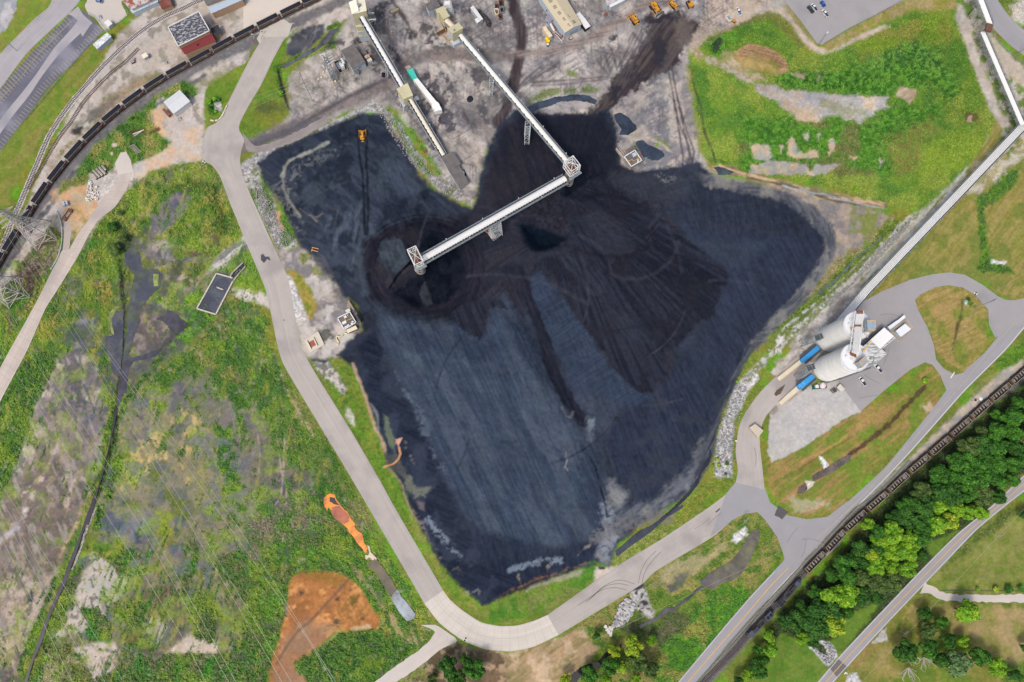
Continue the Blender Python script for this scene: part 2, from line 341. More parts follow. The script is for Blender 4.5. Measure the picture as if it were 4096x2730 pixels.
for s in ('960 460 1180 340 1360 400 1320 560 1260 620 1100 600 1000 540', '1640 340 1800 340 1760 560 1660 800 1600 780 1660 560', '760 920 880 880 1000 1100 980 1180 800 1180', '1000 880 1160 840 1340 860 1300 1000 1240 1080 1060 980',
          '560 700 640 600 760 500 700 640 640 800 560 800', '640 640 700 460 690 560 660 660', '480 920 620 860 580 1040 480 1140', '340 1200 420 1140 450 1180 440 1360 350 1360', '1260 1460 1500 1320 2000 1320 2240 1260 2600 1400 2600 1900 1240 1900',
          '1900 460 2240 380 2600 500 2600 1100 2300 1000 2060 700', '1760 840 1900 740 1960 1000 1940 1160 1880 1230 1740 1160 1700 1060', '880 1520 1160 1420 1280 1320 1400 1568 1200 1900 860 1900', '560 1200 640 1240 620 1320 560 1280', '640 1300 760 1420 820 1500 700 1568 560 1500'):
    paint(area(T(0, 3, s), 5, 13), (72, 110, 36), veg=1, c2=(104, 110, 62), nf=n12, c3=(60, 124, 26), nf3=n60)
paint(area(T(0, 3, '440 1200 620 1260 700 1380 820 1500 840 1900 260 1900 380 1500'), 8, 16), (112, 120, 50), 0.8, veg=0.8, c2=(160, 148, 112), nf=n60)
# hedges along the drain
for s, w in (('560 -60 540 60 470 160 420 260 340 420 250 640 180 880 140 1020', 10), ('1000 -40 900 40 940 220 1000 420 1010 620 960 800 960 1000 870 1280', 34), ('1500 -20 1400 120 1260 300 1120 460 1050 600', 24), ('880 880 850 1040 800 1200 760 1300', 16), ('1060 1000 1040 1120 960 1300', 38), ('1020 560 1040 700 1020 900', 22)):
    paint(line(T(0, 2, s), w, 5, 8), (62, 96, 30), veg=1, c2=(88, 126, 34), nf=n12)
for s, w in (('490 640 440 800 360 980 280 1140 220 1300 170 1440', 16), ('900 0 860 180', 28), ('1150 620 1110 480', 8)):
    paint(line(T(0, 3, s), w, 5, 6), (60, 96, 30), veg=1, c2=(88, 126, 34), nf=n12)
paint(line(T(0, 1, '1120 860 1110 1000 1180 1100 1130 1300 1090 1600'), 34, 5, 7), (92, 118, 36), veg=1, c2=(60, 92, 28), nf=n12)
paint(area(T(0, 1, '1060 1000 1200 900 1260 1000 1240 1160 1140 1200 1080 1160'), 8, 10), (104, 124, 46), 0.85, veg=0.8)
paint(line(T(0, 1, '1700 1340 1560 1440 1400 1600'), 20, 5, 6), (62, 88, 36), veg=1)
# orange flats
orp = T(1, 3, '470 570 560 560 800 590 900 640 1000 740 1080 880 1160 1000 1150 1090 900 1110 760 1120 640 1240 560 1300 560 1440 500 1700 120 1900 160 1440 240 1240 290 1020 330 860 340 700 380 620')
paint(area(orp, 5, 6), (178, 114, 54), veg=0.12, wet=0.15, c2=(146, 94, 48), nf=n60, c3=(204, 142, 74), nf3=n30)
paint(area(T(1, 3, '470 570 560 560 820 600 900 640 840 760 640 660 500 640'), 8, 10), (148, 108, 42), 0.8, veg=0.3)
paint(area(T(1, 3, '270 1240 380 1080 540 980 760 1080 640 1230 560 1300 520 1700 120 1900'), 14, 12), (150, 108, 76), 0.85, wet=0.35, c2=(140, 112, 86), nf=n60)
paint(area(T(1, 3, '880 780 980 780 1080 900 1100 1000 980 1080 800 1040 760 900'), 10, 12), (160, 112, 52), 0.8, c2=(190, 130, 66), nf=n12)
paint(area(T(1, 3, '900 800 980 790 970 870 910 880'), 5, 6), (112, 94, 40), 0.9, veg=0.6)
for x, y, r in ((465, 770, 9), (785, 825, 9), (770, 1035, 16), (1010, 1000, 6), (900, 740, 4)):
    c = T(1, 3, '%d %d' % (x, y))[0]; pts = [(c[0]+r*math.cos(a), c[1]+r*math.sin(a)) for a in np.linspace(0, 6.28, 9)[:-1]]
    paint(area(pts, 6, 5, 10), (72, 64, 62), 0.9)
paint(line(T(1, 3, '890 640 560 1000 420 1120 320 1260 240 1400'), 11, 5, 2), (120, 94, 74), 0.9)
paint(area(T(1, 3, '900 1080 1070 1050 1090 1080 920 1110'), 4, 4), (196, 172, 130)); paint(area(T(1, 3, '620 1260 800 1110 790 1140 660 1280'), 5, 6), (176, 166, 120))
paint(area(T(1, 3, '600 1400 660 1380 640 1500 570 1540'), 5, 8), (200, 180, 150)); paint(area(T(1, 3, '300 830 340 880 330 960 300 920'), 5, 6), (112, 108, 112))
paint(area(T(1, 3, '0 700 180 300 360 200 620 0 700 200 860 420 1000 620 900 620 760 570 460 560 360 640 330 800 300 1000 240 1180 180 1400 140 1700 -200 1700'), 8, 12), (72, 116, 32), veg=1, c2=(96, 108, 56), nf=n12, c3=(90, 134, 30), nf3=n60)
paint(area(T(1, 3, '-100 -200 620 -500 760 -100 640 120 380 240 180 300 0 700'), 14, 16), (84, 130, 34), veg=0.9, c2=(128, 118, 96), nf=n60)
paint(area(T(1, 3, '380 1400 640 1240 800 1120 1160 1110 1380 1180 1600 1200 1620 1240 1200 1500 1060 1700 600 1700'), 8, 12), (66, 112, 28), veg=1, c2=(92, 134, 32), nf=n30, c3=(50, 88, 28), nf3=n12)
paint(area(T(1, 3, '1000 1360 1180 1320 1240 1400 1080 1500'), 8, 10), (110, 138, 34), veg=0.6)
paint(line(T(1, 3, '880 460 1000 640 1100 760 1240 960 1340 1100'), 12, 8, 8), (158, 136, 104), 0.7, veg=0.3); paint(area(T(1, 3, '1260 960 1390 1020 1370 1110 1340 1140 1260 1040'), 8, 10), (176, 154, 118), 0.8)
paint(area(T(1, 3, '1370 1170 1560 1150 1540 1220 1400 1210'), 6, 8), (186, 158, 126), 0.8)
paint(line(T(1, 2, '660 1300 800 1568 1000 1860'), 60, 8, 10), (62, 104, 26), 1, veg=1)
paint(line(T(1, 3, '1040 450 1260 780 1400 1000'), 60, 8, 8), (86, 122, 34), 1, veg=0.9)
# ---- roadside east of marsh
paint(area(T(1, 2, '0 0 200 0 260 130 340 260 480 460 740 860 860 1080 1060 1460 1140 1640 700 1640 620 1240 560 1180 0 1200 -100 600'), 8, 10), (94, 128, 38), 0.9, veg=0.8, c2=(126, 122, 74), nf=n60, c3=(58, 108, 30), nf3=N(40, 47, 3, 70, 3))
paint(area(T(1, 2, '0 600 140 640 200 860 360 1060 600 1100 600 1200 400 1300 300 1440 200 1400 0 1250 -60 900'), 12, 14), (124, 116, 104), 0.85, veg=0.3, c2=(98, 94, 96), nf=n30)
paint(line(T(1, 2, '200 20 290 300 420 520 560 760'), 16, 6, 8), (150, 130, 92), 0.85, veg=0.3, c2=(190, 168, 140), nf=n12); paint(line(T(1, 2, '170 0 250 180 330 480 450 760'), 14, 6, 10), (58, 116, 24), 0.9, veg=1)
paint(area(T(1, 2, '240 1100 320 1100 330 1340 260 1330 200 1440 180 1380'), 8, 10), (84, 80, 90), 0.9)
for s in ('280 1100 300 1140 270 1330 200 1420', '300 1120 330 1240 320 1380', '230 620 260 900 280 1100', '310 780 300 960 300 1100', '60 720 90 900 80 1100', '200 900 160 1060 100 1080'):
    paint(line(T(1, 2, s), 4, 4, 3), (178, 160, 144), 0.7)
# ---- east bank of the haul road
eb = T(1, 2, '480 0 700 0 740 100 900 160 1000 400 1080 620 1180 880 1240 1080 1400 1340 1520 1568 1700 1900 1400 1640 1180 1200 900 720 640 300')
paint(area(eb, 6, 7), (98, 134, 32), veg=0.6, c2=(120, 132, 44), nf=n30, c3=(80, 112, 34), nf3=n12)
paint(area(T(1, 2, '480 0 680 0 700 120 780 220 860 340 840 400 740 320 640 220 560 100'), 6, 9), (196, 188, 182), 0.9, c2=(120, 118, 116), nf=n12, rock=0.6)
paint(area(T(1, 2, '870 520 940 600 930 680 860 600'), 5, 6), (192, 186, 172), 0.85, rock=0.5); paint(area(T(1, 2, '560 60 700 90 650 130 560 110'), 5, 9), (58, 58, 66), 0.9)
paint(line(T(1, 2, '620 200 760 500 980 860 1160 1200 1380 1568 1440 1680'), 12, 5, 2), (112, 116, 56), 0.7, veg=0.2)
paint(area(T(1, 3, '1360 -20 1450 -20 1600 270 1750 500 1900 740 2080 900 2240 880 2500 860 2500 1070 2240 1060 2060 1020 1900 900 1730 720 1600 500'), 5, 5), (100, 134, 34), veg=0.6, c2=(124, 134, 54), nf=n30)
paint(area(T(2, 3, '-100 860 120 800 260 720 560 600 760 540 860 420 1000 440 980 520 860 650 420 950 -100 1070'), 5, 6), (98, 136, 34), veg=0.6, c2=(116, 128, 60), nf=n30, c3=(74, 122, 30), nf3=n60)
paint(area(T(2, 3, '860 540 1040 530 1000 600 880 640 840 660'), 5, 6), (196, 182, 168)); paint(area(T(2, 3, '880 530 940 530 940 556 880 556'), 3, 3), (60, 62, 66))
paint(area(T(2, 3, '260 690 560 590 740 560 700 620 420 690 240 750'), 5, 8), (158, 152, 130), 0.8, rock=0.4)
paint(area(T(2, 3, '970 520 1040 380 1100 330 1200 250 1500 100 1640 0 1860 0 1440 290 1100 510'), 4, 4), (108, 132, 42), veg=0.7, c2=(136, 140, 70), nf=n12)
paint(area(T(2, 3, '1640 20 1900 -150 2240 -420 2240 -60 1860 14'), 4, 4), (104, 134, 34), veg=0.6)
# strip between haul road loop and pile, east side
paint(area(T(2, 2, '1640 1568 1900 1300 2110 1200 2110 1040 2100 900 2150 640 2240 450 2380 240 2300 80 2220 80 2100 250 1980 450 1940 580 1900 760 1920 960 1900 1140 1760 1260 1600 1420 1480 1568'), 5, 6), (108, 132, 34), veg=0.7, c2=(130, 132, 52), nf=n12)
paint(area(T(2, 2, '2300 140 2190 230 2100 330 2060 460 2000 640 1950 760 1930 920 1920 1140 2080 1150 2080 900 2100 640 2200 420 2320 260'), 4, 5), (182, 182, 180), rock=1, veg=0)
paint(area(T(3, 1, '-40 1568 60 1400 200 1240 400 1080 480 1000 720 780 900 640 960 560 1100 440 1240 360 1280 380 1200 520 1040 660 860 820 700 960 440 1160 280 1290 100 1450 60 1600'), 4, 6), (184, 182, 178), rock=1, veg=0, c2=(110, 122, 60), nf=n30, lo=0.3, hi=0.5)
paint(area(T(3, 1, '130 1540 240 1400 420 1220 560 1100 700 1040 860 860 1000 720 1120 600 1250 480 1330 400 1440 300 1580 120 1700 -20 1800 -20 1700 200 1540 300 1400 420 1200 600 1100 700 1000 800 880 900 780 1000 700 1110 560 1230 420 1320 260 1440 180 1568'), 4, 5), (186, 184, 182), c2=(164, 160, 152), nf=n30)
paint(area([(3080, 1490), (3150, 1420), (3190, 1330), (3270, 1270), (3330, 1200), (3430, 1110), (3475, 1150), (3440, 1240), (3400, 1340), (3330, 1400), (3270, 1470), (3180, 1560)], 4, 6), (186, 182, 176), c2=(150, 144, 134), nf=n30, rock=0.3)
paint(line([(4000, 505), (3890, 640), (3760, 772), (3654, 895), (3530, 1015), (3420, 1115), (3330, 1205)], 30, 6, 6), (190, 186, 180), 0.95, c2=(160, 156, 146), nf=n12, rock=0.3); paint(line([(3663, 862), (3533, 972), (3408, 1088), (3275, 1232), (3140, 1368), (3060, 1440), (2995, 1510)], 24, 5, 7), (184, 182, 178), 0.95, rock=1, c2=(120, 126, 90), nf=n12)
# ---- grey berm, drain and slope east of pile
paint(area(T(3, 1, '-60 220 60 230 240 300 420 420 480 560 480 720 420 820 260 960 140 1100 0 1300 -60 1440 200 1200 400 1060 600 860 820 640 1000 460 1080 380 900 280 600 190 300 110 -100 60'), 10, 10), (162, 148, 132), c2=(134, 128, 126), nf=n30, c3=(120, 128, 66), nf3=n60, veg=0.2)
paint(area(T(3, 1, '560 760 700 660 800 640 980 420 1060 360 1100 440 960 620 800 740 560 960 380 1040 200 1200 60 1320 -40 1400 180 1100 380 960'), 6, 9), (112, 130, 40), veg=0.9, c2=(150, 136, 96), nf=n30)
paint(line(T(3, 1, '-20 1400 200 1230 420 1060 640 860 820 680 960 560 1080 440'), 30, 6, 6), (82, 106, 36), veg=1, c2=(108, 128, 40), nf=n12)
paint(line(T(3, 1, '80 1420 300 1240 480 1080 700 880 900 680 960 560'), 14, 5, 6), (98, 118, 40), 0.9, veg=0.9)
paint(line(T(3, 1, '400 1060 560 940 740 740 900 620 960 560'), 7, 4, 3), (92, 104, 112), wet=0.8)
paint(line(T(3, 1, '160 1240 300 1120 400 1060'), 7, 4, 3), (98, 100, 92), 0.8)
# ---- NE green hill
hill = [(2805, 175), (2900, 90), (3080, 60), (3120, 110), (3190, 190), (3290, 215), (3420, 150), (3600, 60), (3790, 20), (3830, 60), (3870, 180), (3930, 330), (3990, 480), (3975, 530), (3900, 640), (3800, 740), (3680, 850), (3560, 830), (3400, 770), (3200, 720), (3020, 700), (2900, 660), (2830, 640), (2780, 560), (2750, 400), (2745, 260)]
paint(area(hill, 6, 8), (104, 140, 36), veg=0.7, c2=(78, 120, 34), nf=n60, c3=(126, 146, 48), nf3=n120)
paint(area(T(9, 0, '480 640 700 640 1200 560 1180 460 1300 400 1500 360 1600 500 1800 640 1900 800 1800 900 1600 700 1540 800 1300 780 1240 880 900 860 500 800 340 780 200 700 340 660'), 10, 14), (56, 110, 26), veg=1, c2=(86, 136, 26), nf=n12)
paint(area(T(9, 0, '1200 440 1500 360 1700 520 1820 700 1700 700 1400 560 1180 640 1000 640'), 10, 12), (62, 112, 40), 0.9, veg=1, c2=(96, 140, 40), nf=n12)
paint(area(T(9, 0, '-60 1060 300 1060 640 1060 900 1080 1000 1120 1120 1000 1300 960 1700 960 1560 1200 1300 1340 1340 1568 600 1568 -60 1568 -100 1300'), 12, 16), (56, 112, 22), veg=1, c2=(84, 134, 24), nf=n12, c3=(104, 110, 56), nf3=n120)
paint(area(T(9, 0, '1220 1240 1600 1060 1700 1160 1560 1300 1540 1500 1440 1568 1300 1568'), 14, 18), (132, 120, 60), 0.8, veg=0.7, c2=(110, 130, 44), nf=n12)
paint(area(T(9, 0, '1560 1300 1900 1160 2100 1200 2100 1400 1800 1568 1500 1568'), 14, 16), (124, 150, 36), 0.9, veg=0.7)
paint(area(T(9, 0, '800 360 1000 320 1300 240 1700 120 1900 300 1700 400 1500 340 1300 420 1000 520'), 14, 16), (118, 146, 30), 0.85, veg=0.7, c2=(136, 134, 52), nf=n60)
paint(area(T(9, 0, '380 700 360 1000 0 800 -180 560 -260 560 -260 300 0 480'), 6, 6), (100, 140, 24), 0.0)
paint(area(T(9, 0, '-260 420 -60 560 160 700 0 740 -100 700 -240 560'), 8, 9), (150, 146, 92), veg=0.4, c2=(186, 166, 138), nf=n30)
# bare oval and stony slope
paint(area(T(9, 0, '-150 480 -60 410 0 392 100 410 240 460 320 540 350 620 320 650 240 680 100 660 -60 600 -140 540'), 4, 3), (140, 136, 60), veg=0.3, c2=(160, 138, 84), nf=n60)
paint(area(T(9, 0, '-140 470 -60 410 0 392 100 410 240 460 320 540 350 620 320 650 260 620 240 560 100 500 0 500 -80 540'), 5, 4), (186, 150, 106), c2=(150, 112, 74), nf=N(4, 51, 2, 12, 14), lo=-0.05, hi=0.35)
paint(area(T(9, 0, '20 740 200 770 320 820 440 800 640 830 840 850 1000 870 1240 870 1220 940 1260 960 1120 1000 1120 1040 1040 1060 980 1110 840 1060 800 1020 660 1050 620 1100 480 1080 380 1020 300 960 220 900 60 820'), 5, 7), (178, 172, 166), c2=(166, 164, 164), nf=N(16, 52, 3, 20, 5), c3=(190, 172, 150), nf3=n60, rock=0.35)
paint(area(T(9, 0, '20 740 130 800 280 900 340 1000 460 1080 600 1100 560 1040 420 980 300 880 160 800 60 740'), 8, 10), (176, 156, 126), 0.85, veg=0.2)
paint(area(T(9, 0, '640 910 900 940 1080 1000 1040 1060 860 1040 660 960'), 8, 16), (128, 136, 70), 0.5, veg=0.6)
paint(area(T(9, 0, '1340 780 1490 800 1490 850 1430 930 1370 880 1300 860'), 4, 4), (180, 162, 136), c2=(160, 140, 112), nf=N(10, 53, 2, -30, 4))
paint(area(T(9, 0, '1930 1010 2040 1010 2050 1080 1920 1110'), 4, 4), (108, 92, 58), 0.9, veg=0.4); paint(area(T(9, 0, '1950 1040 1990 1030 1990 1100 1940 1090'), 3, 3), (186, 158, 132))
for s in ('370 660 500 660 490 710 420 700', '0 1300 180 1300 190 1400 160 1450 20 1420', '340 1290 380 1240 420 1320 420 1380 620 1340 620 1420 480 1430 420 1420 330 1400', '20 1480 300 1440 500 1480 560 1568 0 1568', '600 1180 630 1180 620 1260 600 1250', '700 1300 750 1200 760 1320 740 1360 700 1400', '900 1400 960 1410 930 1440', '1150 1400 1200 1440 1160 1500', '560 1480 820 1470 680 1568 540 1568', '600 640 640 700 610 720', '480 1220 540 1180 520 1260', '260 1300 290 1300 280 1380'):
    paint(area(T(9, 0, s), 4, 8), (180, 158, 134), 0.9, c2=(150, 150, 150), nf=n30)
# tan erosion south of the hill
paint(line([(2850, 668), (2990, 700), (3150, 745), (3330, 790), (3540, 822)], 26, 8, 8), (190, 160, 122), c2=(120, 104, 86), nf=N(10, 54, 3, 15, 6))
paint(line([(2990, 712), (3190, 752), (3320, 800), (3440, 822)], 8, 4, 3), (96, 86, 76))
paint(line(T(3, 1, '80 96 180 130 250 130 350 168 440 168 560 210 700 240 860 280 980 300'), 6, 4, 2), (150, 162, 168), wet=0.6)
paint(line(T(2, 0, '1700 600 1740 780 1800 960 1830 1180 1900 1350 1930 1460'), 9, 5, 3), (74, 84, 50), veg=0.6)
paint(line(T(2, 0, '1680 620 1720 900 1760 1160 1790 1350 1850 1500'), 22, 8, 8), (146, 140, 66), 0.7, veg=0.5)
paint(area(T(2, 0, '1800 390 1880 330 2000 290 2100 280 2140 360 2060 420 1940 500 1840 460'), 6, 8), (84, 134, 22), veg=1)
paint(line(T(2, 0, '1860 370 2000 280 2240 190 2400 160'), 18, 8, 6), (108, 96, 66), 0.7, veg=0.5)
paint(line(T(2, 0, '1720 440 1800 500 1960 570 2100 640 2240 720'), 26, 8, 8), (184, 172, 158), 0.9, c2=(150, 136, 96), nf=n12)
# ---- NE edge: path between car park and hill, right meadow
paint(area(T(9, 0, '-200 -200 240 -100 360 80 420 200 520 340 600 420 700 440 900 340 1200 220 1240 240 940 380 760 460 660 480 560 460 460 360 360 220 260 130 0 180 -100 200 -260 260 -400 300 -420 100'), 5, 5), (190, 174, 154), c2=(170, 160, 148), nf=n30)
paint(area(T(9, 0, '260 0 360 60 470 200 600 400 560 380 440 240 320 120'), 5, 8), (138, 132, 84), 0.8, veg=0.5)
paint(area(T(9, 0, '0 120 180 80 260 130 380 260 500 440 440 420 300 260 160 180 0 200'), 6, 8), (112, 118, 50), 0.9, veg=0.7)
paint(area(T(9, 0, '650 400 1380 0 1820 -60 1860 60 1760 100 1500 90 1300 160 1000 300 800 420 700 460'), 6, 8), (138, 134, 62), veg=0.4, c2=(156, 140, 92), nf=n30)
meadow = [(3990, 480), (4140, 330), (4300, 300), (4300, 1330), (4096, 1205), (4010, 1200), (3940, 1130), (3800, 1092), (3700, 1100), (3500, 1200), (3440, 1215), (3560, 1090), (3800, 800)]
paint(area(meadow, 6, 6), (132, 130, 58), veg=0.3, c2=(150, 138, 76), nf=N(9, 55, 3, -55, 10), c3=(112, 122, 52), nf3=n60)
paint(area(T(3, 1, '1820 180 1900 160 2000 0 2200 -60 2160 80 1980 240 1880 300 1900 500 1920 720 2080 800 2140 880 2060 880 1900 860 1860 880 1820 840 1860 720 1820 400'), 5, 8), (88, 130, 30), veg=0.9, c2=(62, 100, 30), nf=n12)
paint(area(T(3, 1, '1900 120 2100 -60 2300 -200 2300 -500 2000 -300 1760 -20 1700 160 1800 180'), 8, 12), (148, 144, 96), veg=0.4, c2=(186, 178, 160), nf=n30)
paint(area(T(3, 1, '1940 750 2080 780 2060 810 1940 790'), 3, 5), (200, 200, 200), rock=0.8); paint(area(T(3, 1, '2140 560 2300 400 2300 900 2160 700'), 10, 14), (132, 138, 58), 0.5, veg=0.5)
ng = [(3820, -60), (3836, 20), (3850, 60), (3900, 200), (3960, 340), (4010, 460), (4000, 560), (4040, 640), (4110, 480), (4200, 500), (4200, 330), (4110, 300), (4000, 180), (3940, 100), (3900, -60)]
paint(area(ng, 6, 8), (104, 128, 50), veg=0.6, c2=(184, 176, 164), nf=n30)
paint(area([(3836, 20), (3860, 40), (3880, 120), (3925, 250), (3960, 330), (4000, 440), (4040, 500), (4010, 520), (3960, 440), (3900, 290), (3860, 180), (3820, 70)], 5, 5), (192, 184, 174), c2=(176, 166, 156), nf=n30)
paint(area([(3950, 150), (3985, 160), (4060, 240), (4140, 300), (4180, 340), (4180, 400), (4060, 330), (3990, 250)], 6, 6), (184, 172, 156), 0.9)
paint(area([(3950, -40), (3970, 20), (4050, 80), (4160, 130), (4200, 60), (4200, -60)], 6, 6), (112, 130, 48), veg=0.7, c2=(190, 184, 172), nf=n60)
# ---- NW: rail corridor and yard
corr = [(-80, 1130), (40, 980), (150, 720), (260, 480), (410, 240), (480, 130), (560, 60), (560, -60), (1500, -60), (1420, 60), (1290, 130), (1180, 180), (1020, 150), (985, 260), (830, 330), (815, 440), (820, 560), (800, 650), (580, 690), (520, 760), (430, 830), (330, 1000), (200, 900), (60, 1080), (-80, 1300)]
paint(area(corr, 5, 6), (194, 186, 178), c2=(178, 168, 158), nf=n60, c3=(150, 142, 128), nf3=n30)
paint(line([(330, 745), (430, 610), (560, 500), (700, 400), (900, 290)], 40, 18, 14), (140, 140, 100), 0.6, veg=0.4)
paint(area(T(0, 0, '1450 620 1460 700 1260 780 1080 900 900 1080 740 1200 560 1400 420 1568 520 1380 700 1200 860 1060 900 900 1140 760 1340 640'), 8, 10), (118, 118, 74), 0.85, veg=0.7, c2=(164, 140, 112), nf=n30)
paint(area(T(0, 0, '860 960 1060 860 1000 980 900 1040 640 1200 700 1120'), 8, 12), (100, 96, 92), 0.8); paint(area(T(0, 0, '640 1160 760 1120 720 1200 660 1210'), 4, 6), (66, 62, 64))
paint(line([(-60, 1180), (110, 900), (250, 700), (430, 520), (600, 395), (800, 265), (1000, 170), (1290, 40), (1500, -60)], 46, 10, 8), (106, 104, 108), 0.9, rock=0.4)
paint(line([(0, 1110), (150, 890), (290, 700), (450, 545), (620, 425), (820, 300)], 16, 6, 5), (84, 84, 92), 0.8, rock=0.4)
paint(area(T(0, 0, '700 1520 840 1300 1080 1120 1300 960 1400 860 1560 760 1660 720 1760 800 1740 860 1420 880 1400 960 1340 1060 1420 1120 1440 1200 1540 1300 1480 1380 1200 1480 1160 1560 1060 1440 960 1560 640 1650'), 6, 9), (92, 132, 40), veg=0.9, c2=(66, 110, 32), nf=n30, c3=(140, 140, 68), nf3=n60)
paint(area(T(0, 0, '1360 1000 1460 960 1480 1080 1420 1080 1500 1200 1460 1220 1380 1100'), 6, 8), (206, 168, 130), 0.9)
paint(area(T(0, 0, '1160 1170 1300 1150 1300 1190 1180 1210'), 4, 5), (88, 60, 46), 0.9); paint(line(T(0, 0, '1200 1250 1420 1160'), 10, 4, 5), (92, 66, 50), 0.9)
for s in ('1010 1290 1050 1290 1040 1320 1010 1320', '990 1365 1020 1370 1000 1400'): paint(area(T(0, 0, s), 3, 3), (196, 178, 164))
paint(area(T(0, 0, '1200 1568 1200 1480 1500 1330 1560 1280 1520 1200 1800 1140 1830 1200 1780 1250 1800 1380 1815 1440 1560 1480 1340 1540 1220 1640'), 6, 8), (190, 182, 172), c2=(200, 170, 140), nf=n60)
paint(area(T(0, 0, '1330 1540 1640 1450 1860 1470 1940 1500 1960 1640 1340 1640'), 6, 7), (104, 132, 42), veg=0.9, c2=(140, 140, 78), nf=n30)
orange = T(0, 1, '480 140 600 100 760 70 880 160 900 260 860 340 700 560 640 640 620 480 560 280 480 240')
paint(area(orange, 8, 12), (206, 160, 118), veg=0.1, c2=(190, 172, 140), nf=n30, c3=(150, 140, 70), nf3=n60)
paint(area(T(0, 1, '800 0 1060 0 1040 120 900 220 880 260 860 160 820 80'), 6, 8), (188, 182, 176), rock=0.5)
paint(area(T(0, 1, '560 60 780 0 800 60 700 100 560 160 480 240'), 6, 8), (122, 130, 62), veg=0.7)
# grass in the north-west
paint(area(T(0, 0, '-100 320 40 280 140 100 160 0 170 -100 480 -100 440 60 200 280 0 490 -100 560'), 4, 4), (116, 138, 44), veg=0.2, c2=(128, 134, 58), nf=n30)
paint(area(T(0, 0, '-100 -100 170 -100 150 60 120 150 40 280 -100 340'), 4, 4), (180, 178, 180), c2=(150, 152, 160), nf=n30)
paint(area(T(0, 0, '-100 1450 0 1400 220 1100 560 680 860 430 900 520 880 600 620 860 420 1120 280 1400 180 1568 -20 2000 -100 2100'), 4, 4), (116, 132, 46), veg=0.25, c2=(134, 134, 62), nf=N(20, 56, 3, -40, 6), c3=(98, 128, 36), nf3=n60)
paint(area(T(0, 0, '700 60 740 0 800 -60 900 -60 760 60 800 120 790 130'), 3, 3), (104, 126, 44), veg=0.2); paint(area(T(0, 0, '820 170 860 160 960 240 950 290 940 280'), 3, 3), (112, 124, 48), veg=0.4)
paint(area(T(0, 0, '1840 820 1900 740 2100 620 2240 540 2300 520 2240 600 2040 930 1960 1060 1880 1080 1830 940'), 4, 4), (98, 130, 34), veg=0.3, c2=(118, 136, 44), nf=n30)
paint(area(T(0, 0, '1850 920 1960 860 2000 920 1960 1000 1900 1040 1860 990'), 4, 5), (62, 116, 22), veg=1); paint(area(T(0, 0, '1920 930 1980 910 1990 1000 1930 990'), 3, 4), (170, 166, 164), rock=1)
g2 = T(1, 0, '410 270 330 380 315 500 230 600 210 640 270 760 310 880 330 930 430 1050 440 1110 200 1170 -10 1200 -80 1140 -90 1080 -30 960 20 880 130 640 220 500 300 360')
paint(area(g2, 4, 5), (94, 130, 30), veg=0.25, c2=(112, 132, 40), nf=n30)
paint(area(T(1, 0, '200 900 330 930 430 1050 440 1110 200 1170 20 1080 60 960'), 8, 10), (124, 128, 44), 0.8, veg=0.4, c2=(80, 84, 52), nf=n60)
paint(area(T(1, 0, '-60 1110 30 1130 200 1170 130 1210 0 1240 -80 1220 -120 1150'), 5, 8), (96, 122, 36), 0.8, veg=0.5)
paint(area(T(1, 0, '380 330 520 230 660 215 665 300 560 420 400 510 320 500 340 400'), 4, 5), (82, 84, 92), c2=(66, 68, 78), nf=n30)
for s in ('420 300 500 330 560 260', '500 330 520 400 480 450', '560 300 620 260', '600 230 580 330 540 390'): paint(line(T(1, 0, s), 5, 4, 4), (128, 124, 122), 0.6)
for s, w in (('230 600 330 560 460 500 600 510 700 440 770 400', 16), ('700 260 790 215 810 270 750 330 720 400', 16), ('240 600 270 740 280 860', 22)): paint(line(T(1, 0, s), w, 5, 7), (78, 116, 26), veg=1)
paint(line(T(1, 0, '250 640 300 830 340 960 430 1040 520 1080'), 11, 4, 3), (52, 46, 44))
# ---- north yard
yard = [(1040, 560), (1160, 460), (1165, 350), (1180, 300), (1340, 200), (1360, 130), (1400, 60), (1440, -80), (2900, -80), (3140, -60), (3150, 20), (3000, 60), (2840, 130), (2760, 190), (2745, 260), (2750, 400), (2780, 560), (2840, 690), (2700, 720), (2450, 700), (2380, 600), (2100, 470), (1960, 560), (1890, 830), (1780, 760), (1690, 560), (1560, 420), (1400, 440), (1200, 540)]
paint(area(yard, 8, 8), (168, 162, 157), c2=(144, 140, 140), nf=n120, c3=(184, 176, 168), nf3=n60)
paint(area(T(1, 0, '340 700 480 560 620 480 800 420 1000 620 960 720 560 1060 460 1010 360 880'), 8, 8), (178, 170, 162), c2=(150, 144, 134), nf=n30)
coalst = ['960 700 1000 400 960 380 860 300 1060 380 1240 500 1400 620 1200 740 1160 700 1080 560', '1090 60 1160 20 1240 20 1200 140 1120 240 1060 200', '1480 240 1640 160 1740 380 1860 440 1800 560 1660 500 1500 460 1560 330', '1240 40 1330 120 1420 240 1440 320 1380 300 1300 180 1240 80', '1360 600 1300 560 1240 420 1320 380 1400 300', '1600 620 1740 680 1860 760 1840 880 1760 960 1840 1040 1900 1200 1780 1240 1700 1100 1560 900 1540 700',
          '1380 900 1560 900 1700 1060 1740 1200 1660 1240 1560 1060', '1480 980 1560 1100 1640 1240 1740 1380 1700 1400 1600 1300', '1900 600 2100 640 2240 700 2240 800 2000 760', '1850 60 2000 40 2060 200 1960 160', '2200 340 2260 380 2240 460', '1180 980 1300 1000 1320 1050', '640 380 760 360 980 380 960 400 760 400']
for i, s in enumerate(coalst):
    paint(area(T(1, 0, s), 8, 18), (54, 54, 62), 0.85, thr=(N(34, 63), -0.25, 0.3))
paint(area(T(1, 0, '1780 800 2000 900 2240 820 2240 1568 2080 1568 2110 1300 2060 1200 1960 1200 1880 1000'), 14, 20), (70, 72, 80), 0.85, c2=(126, 122, 120), nf=N(26, 64, 4, 70, 3))
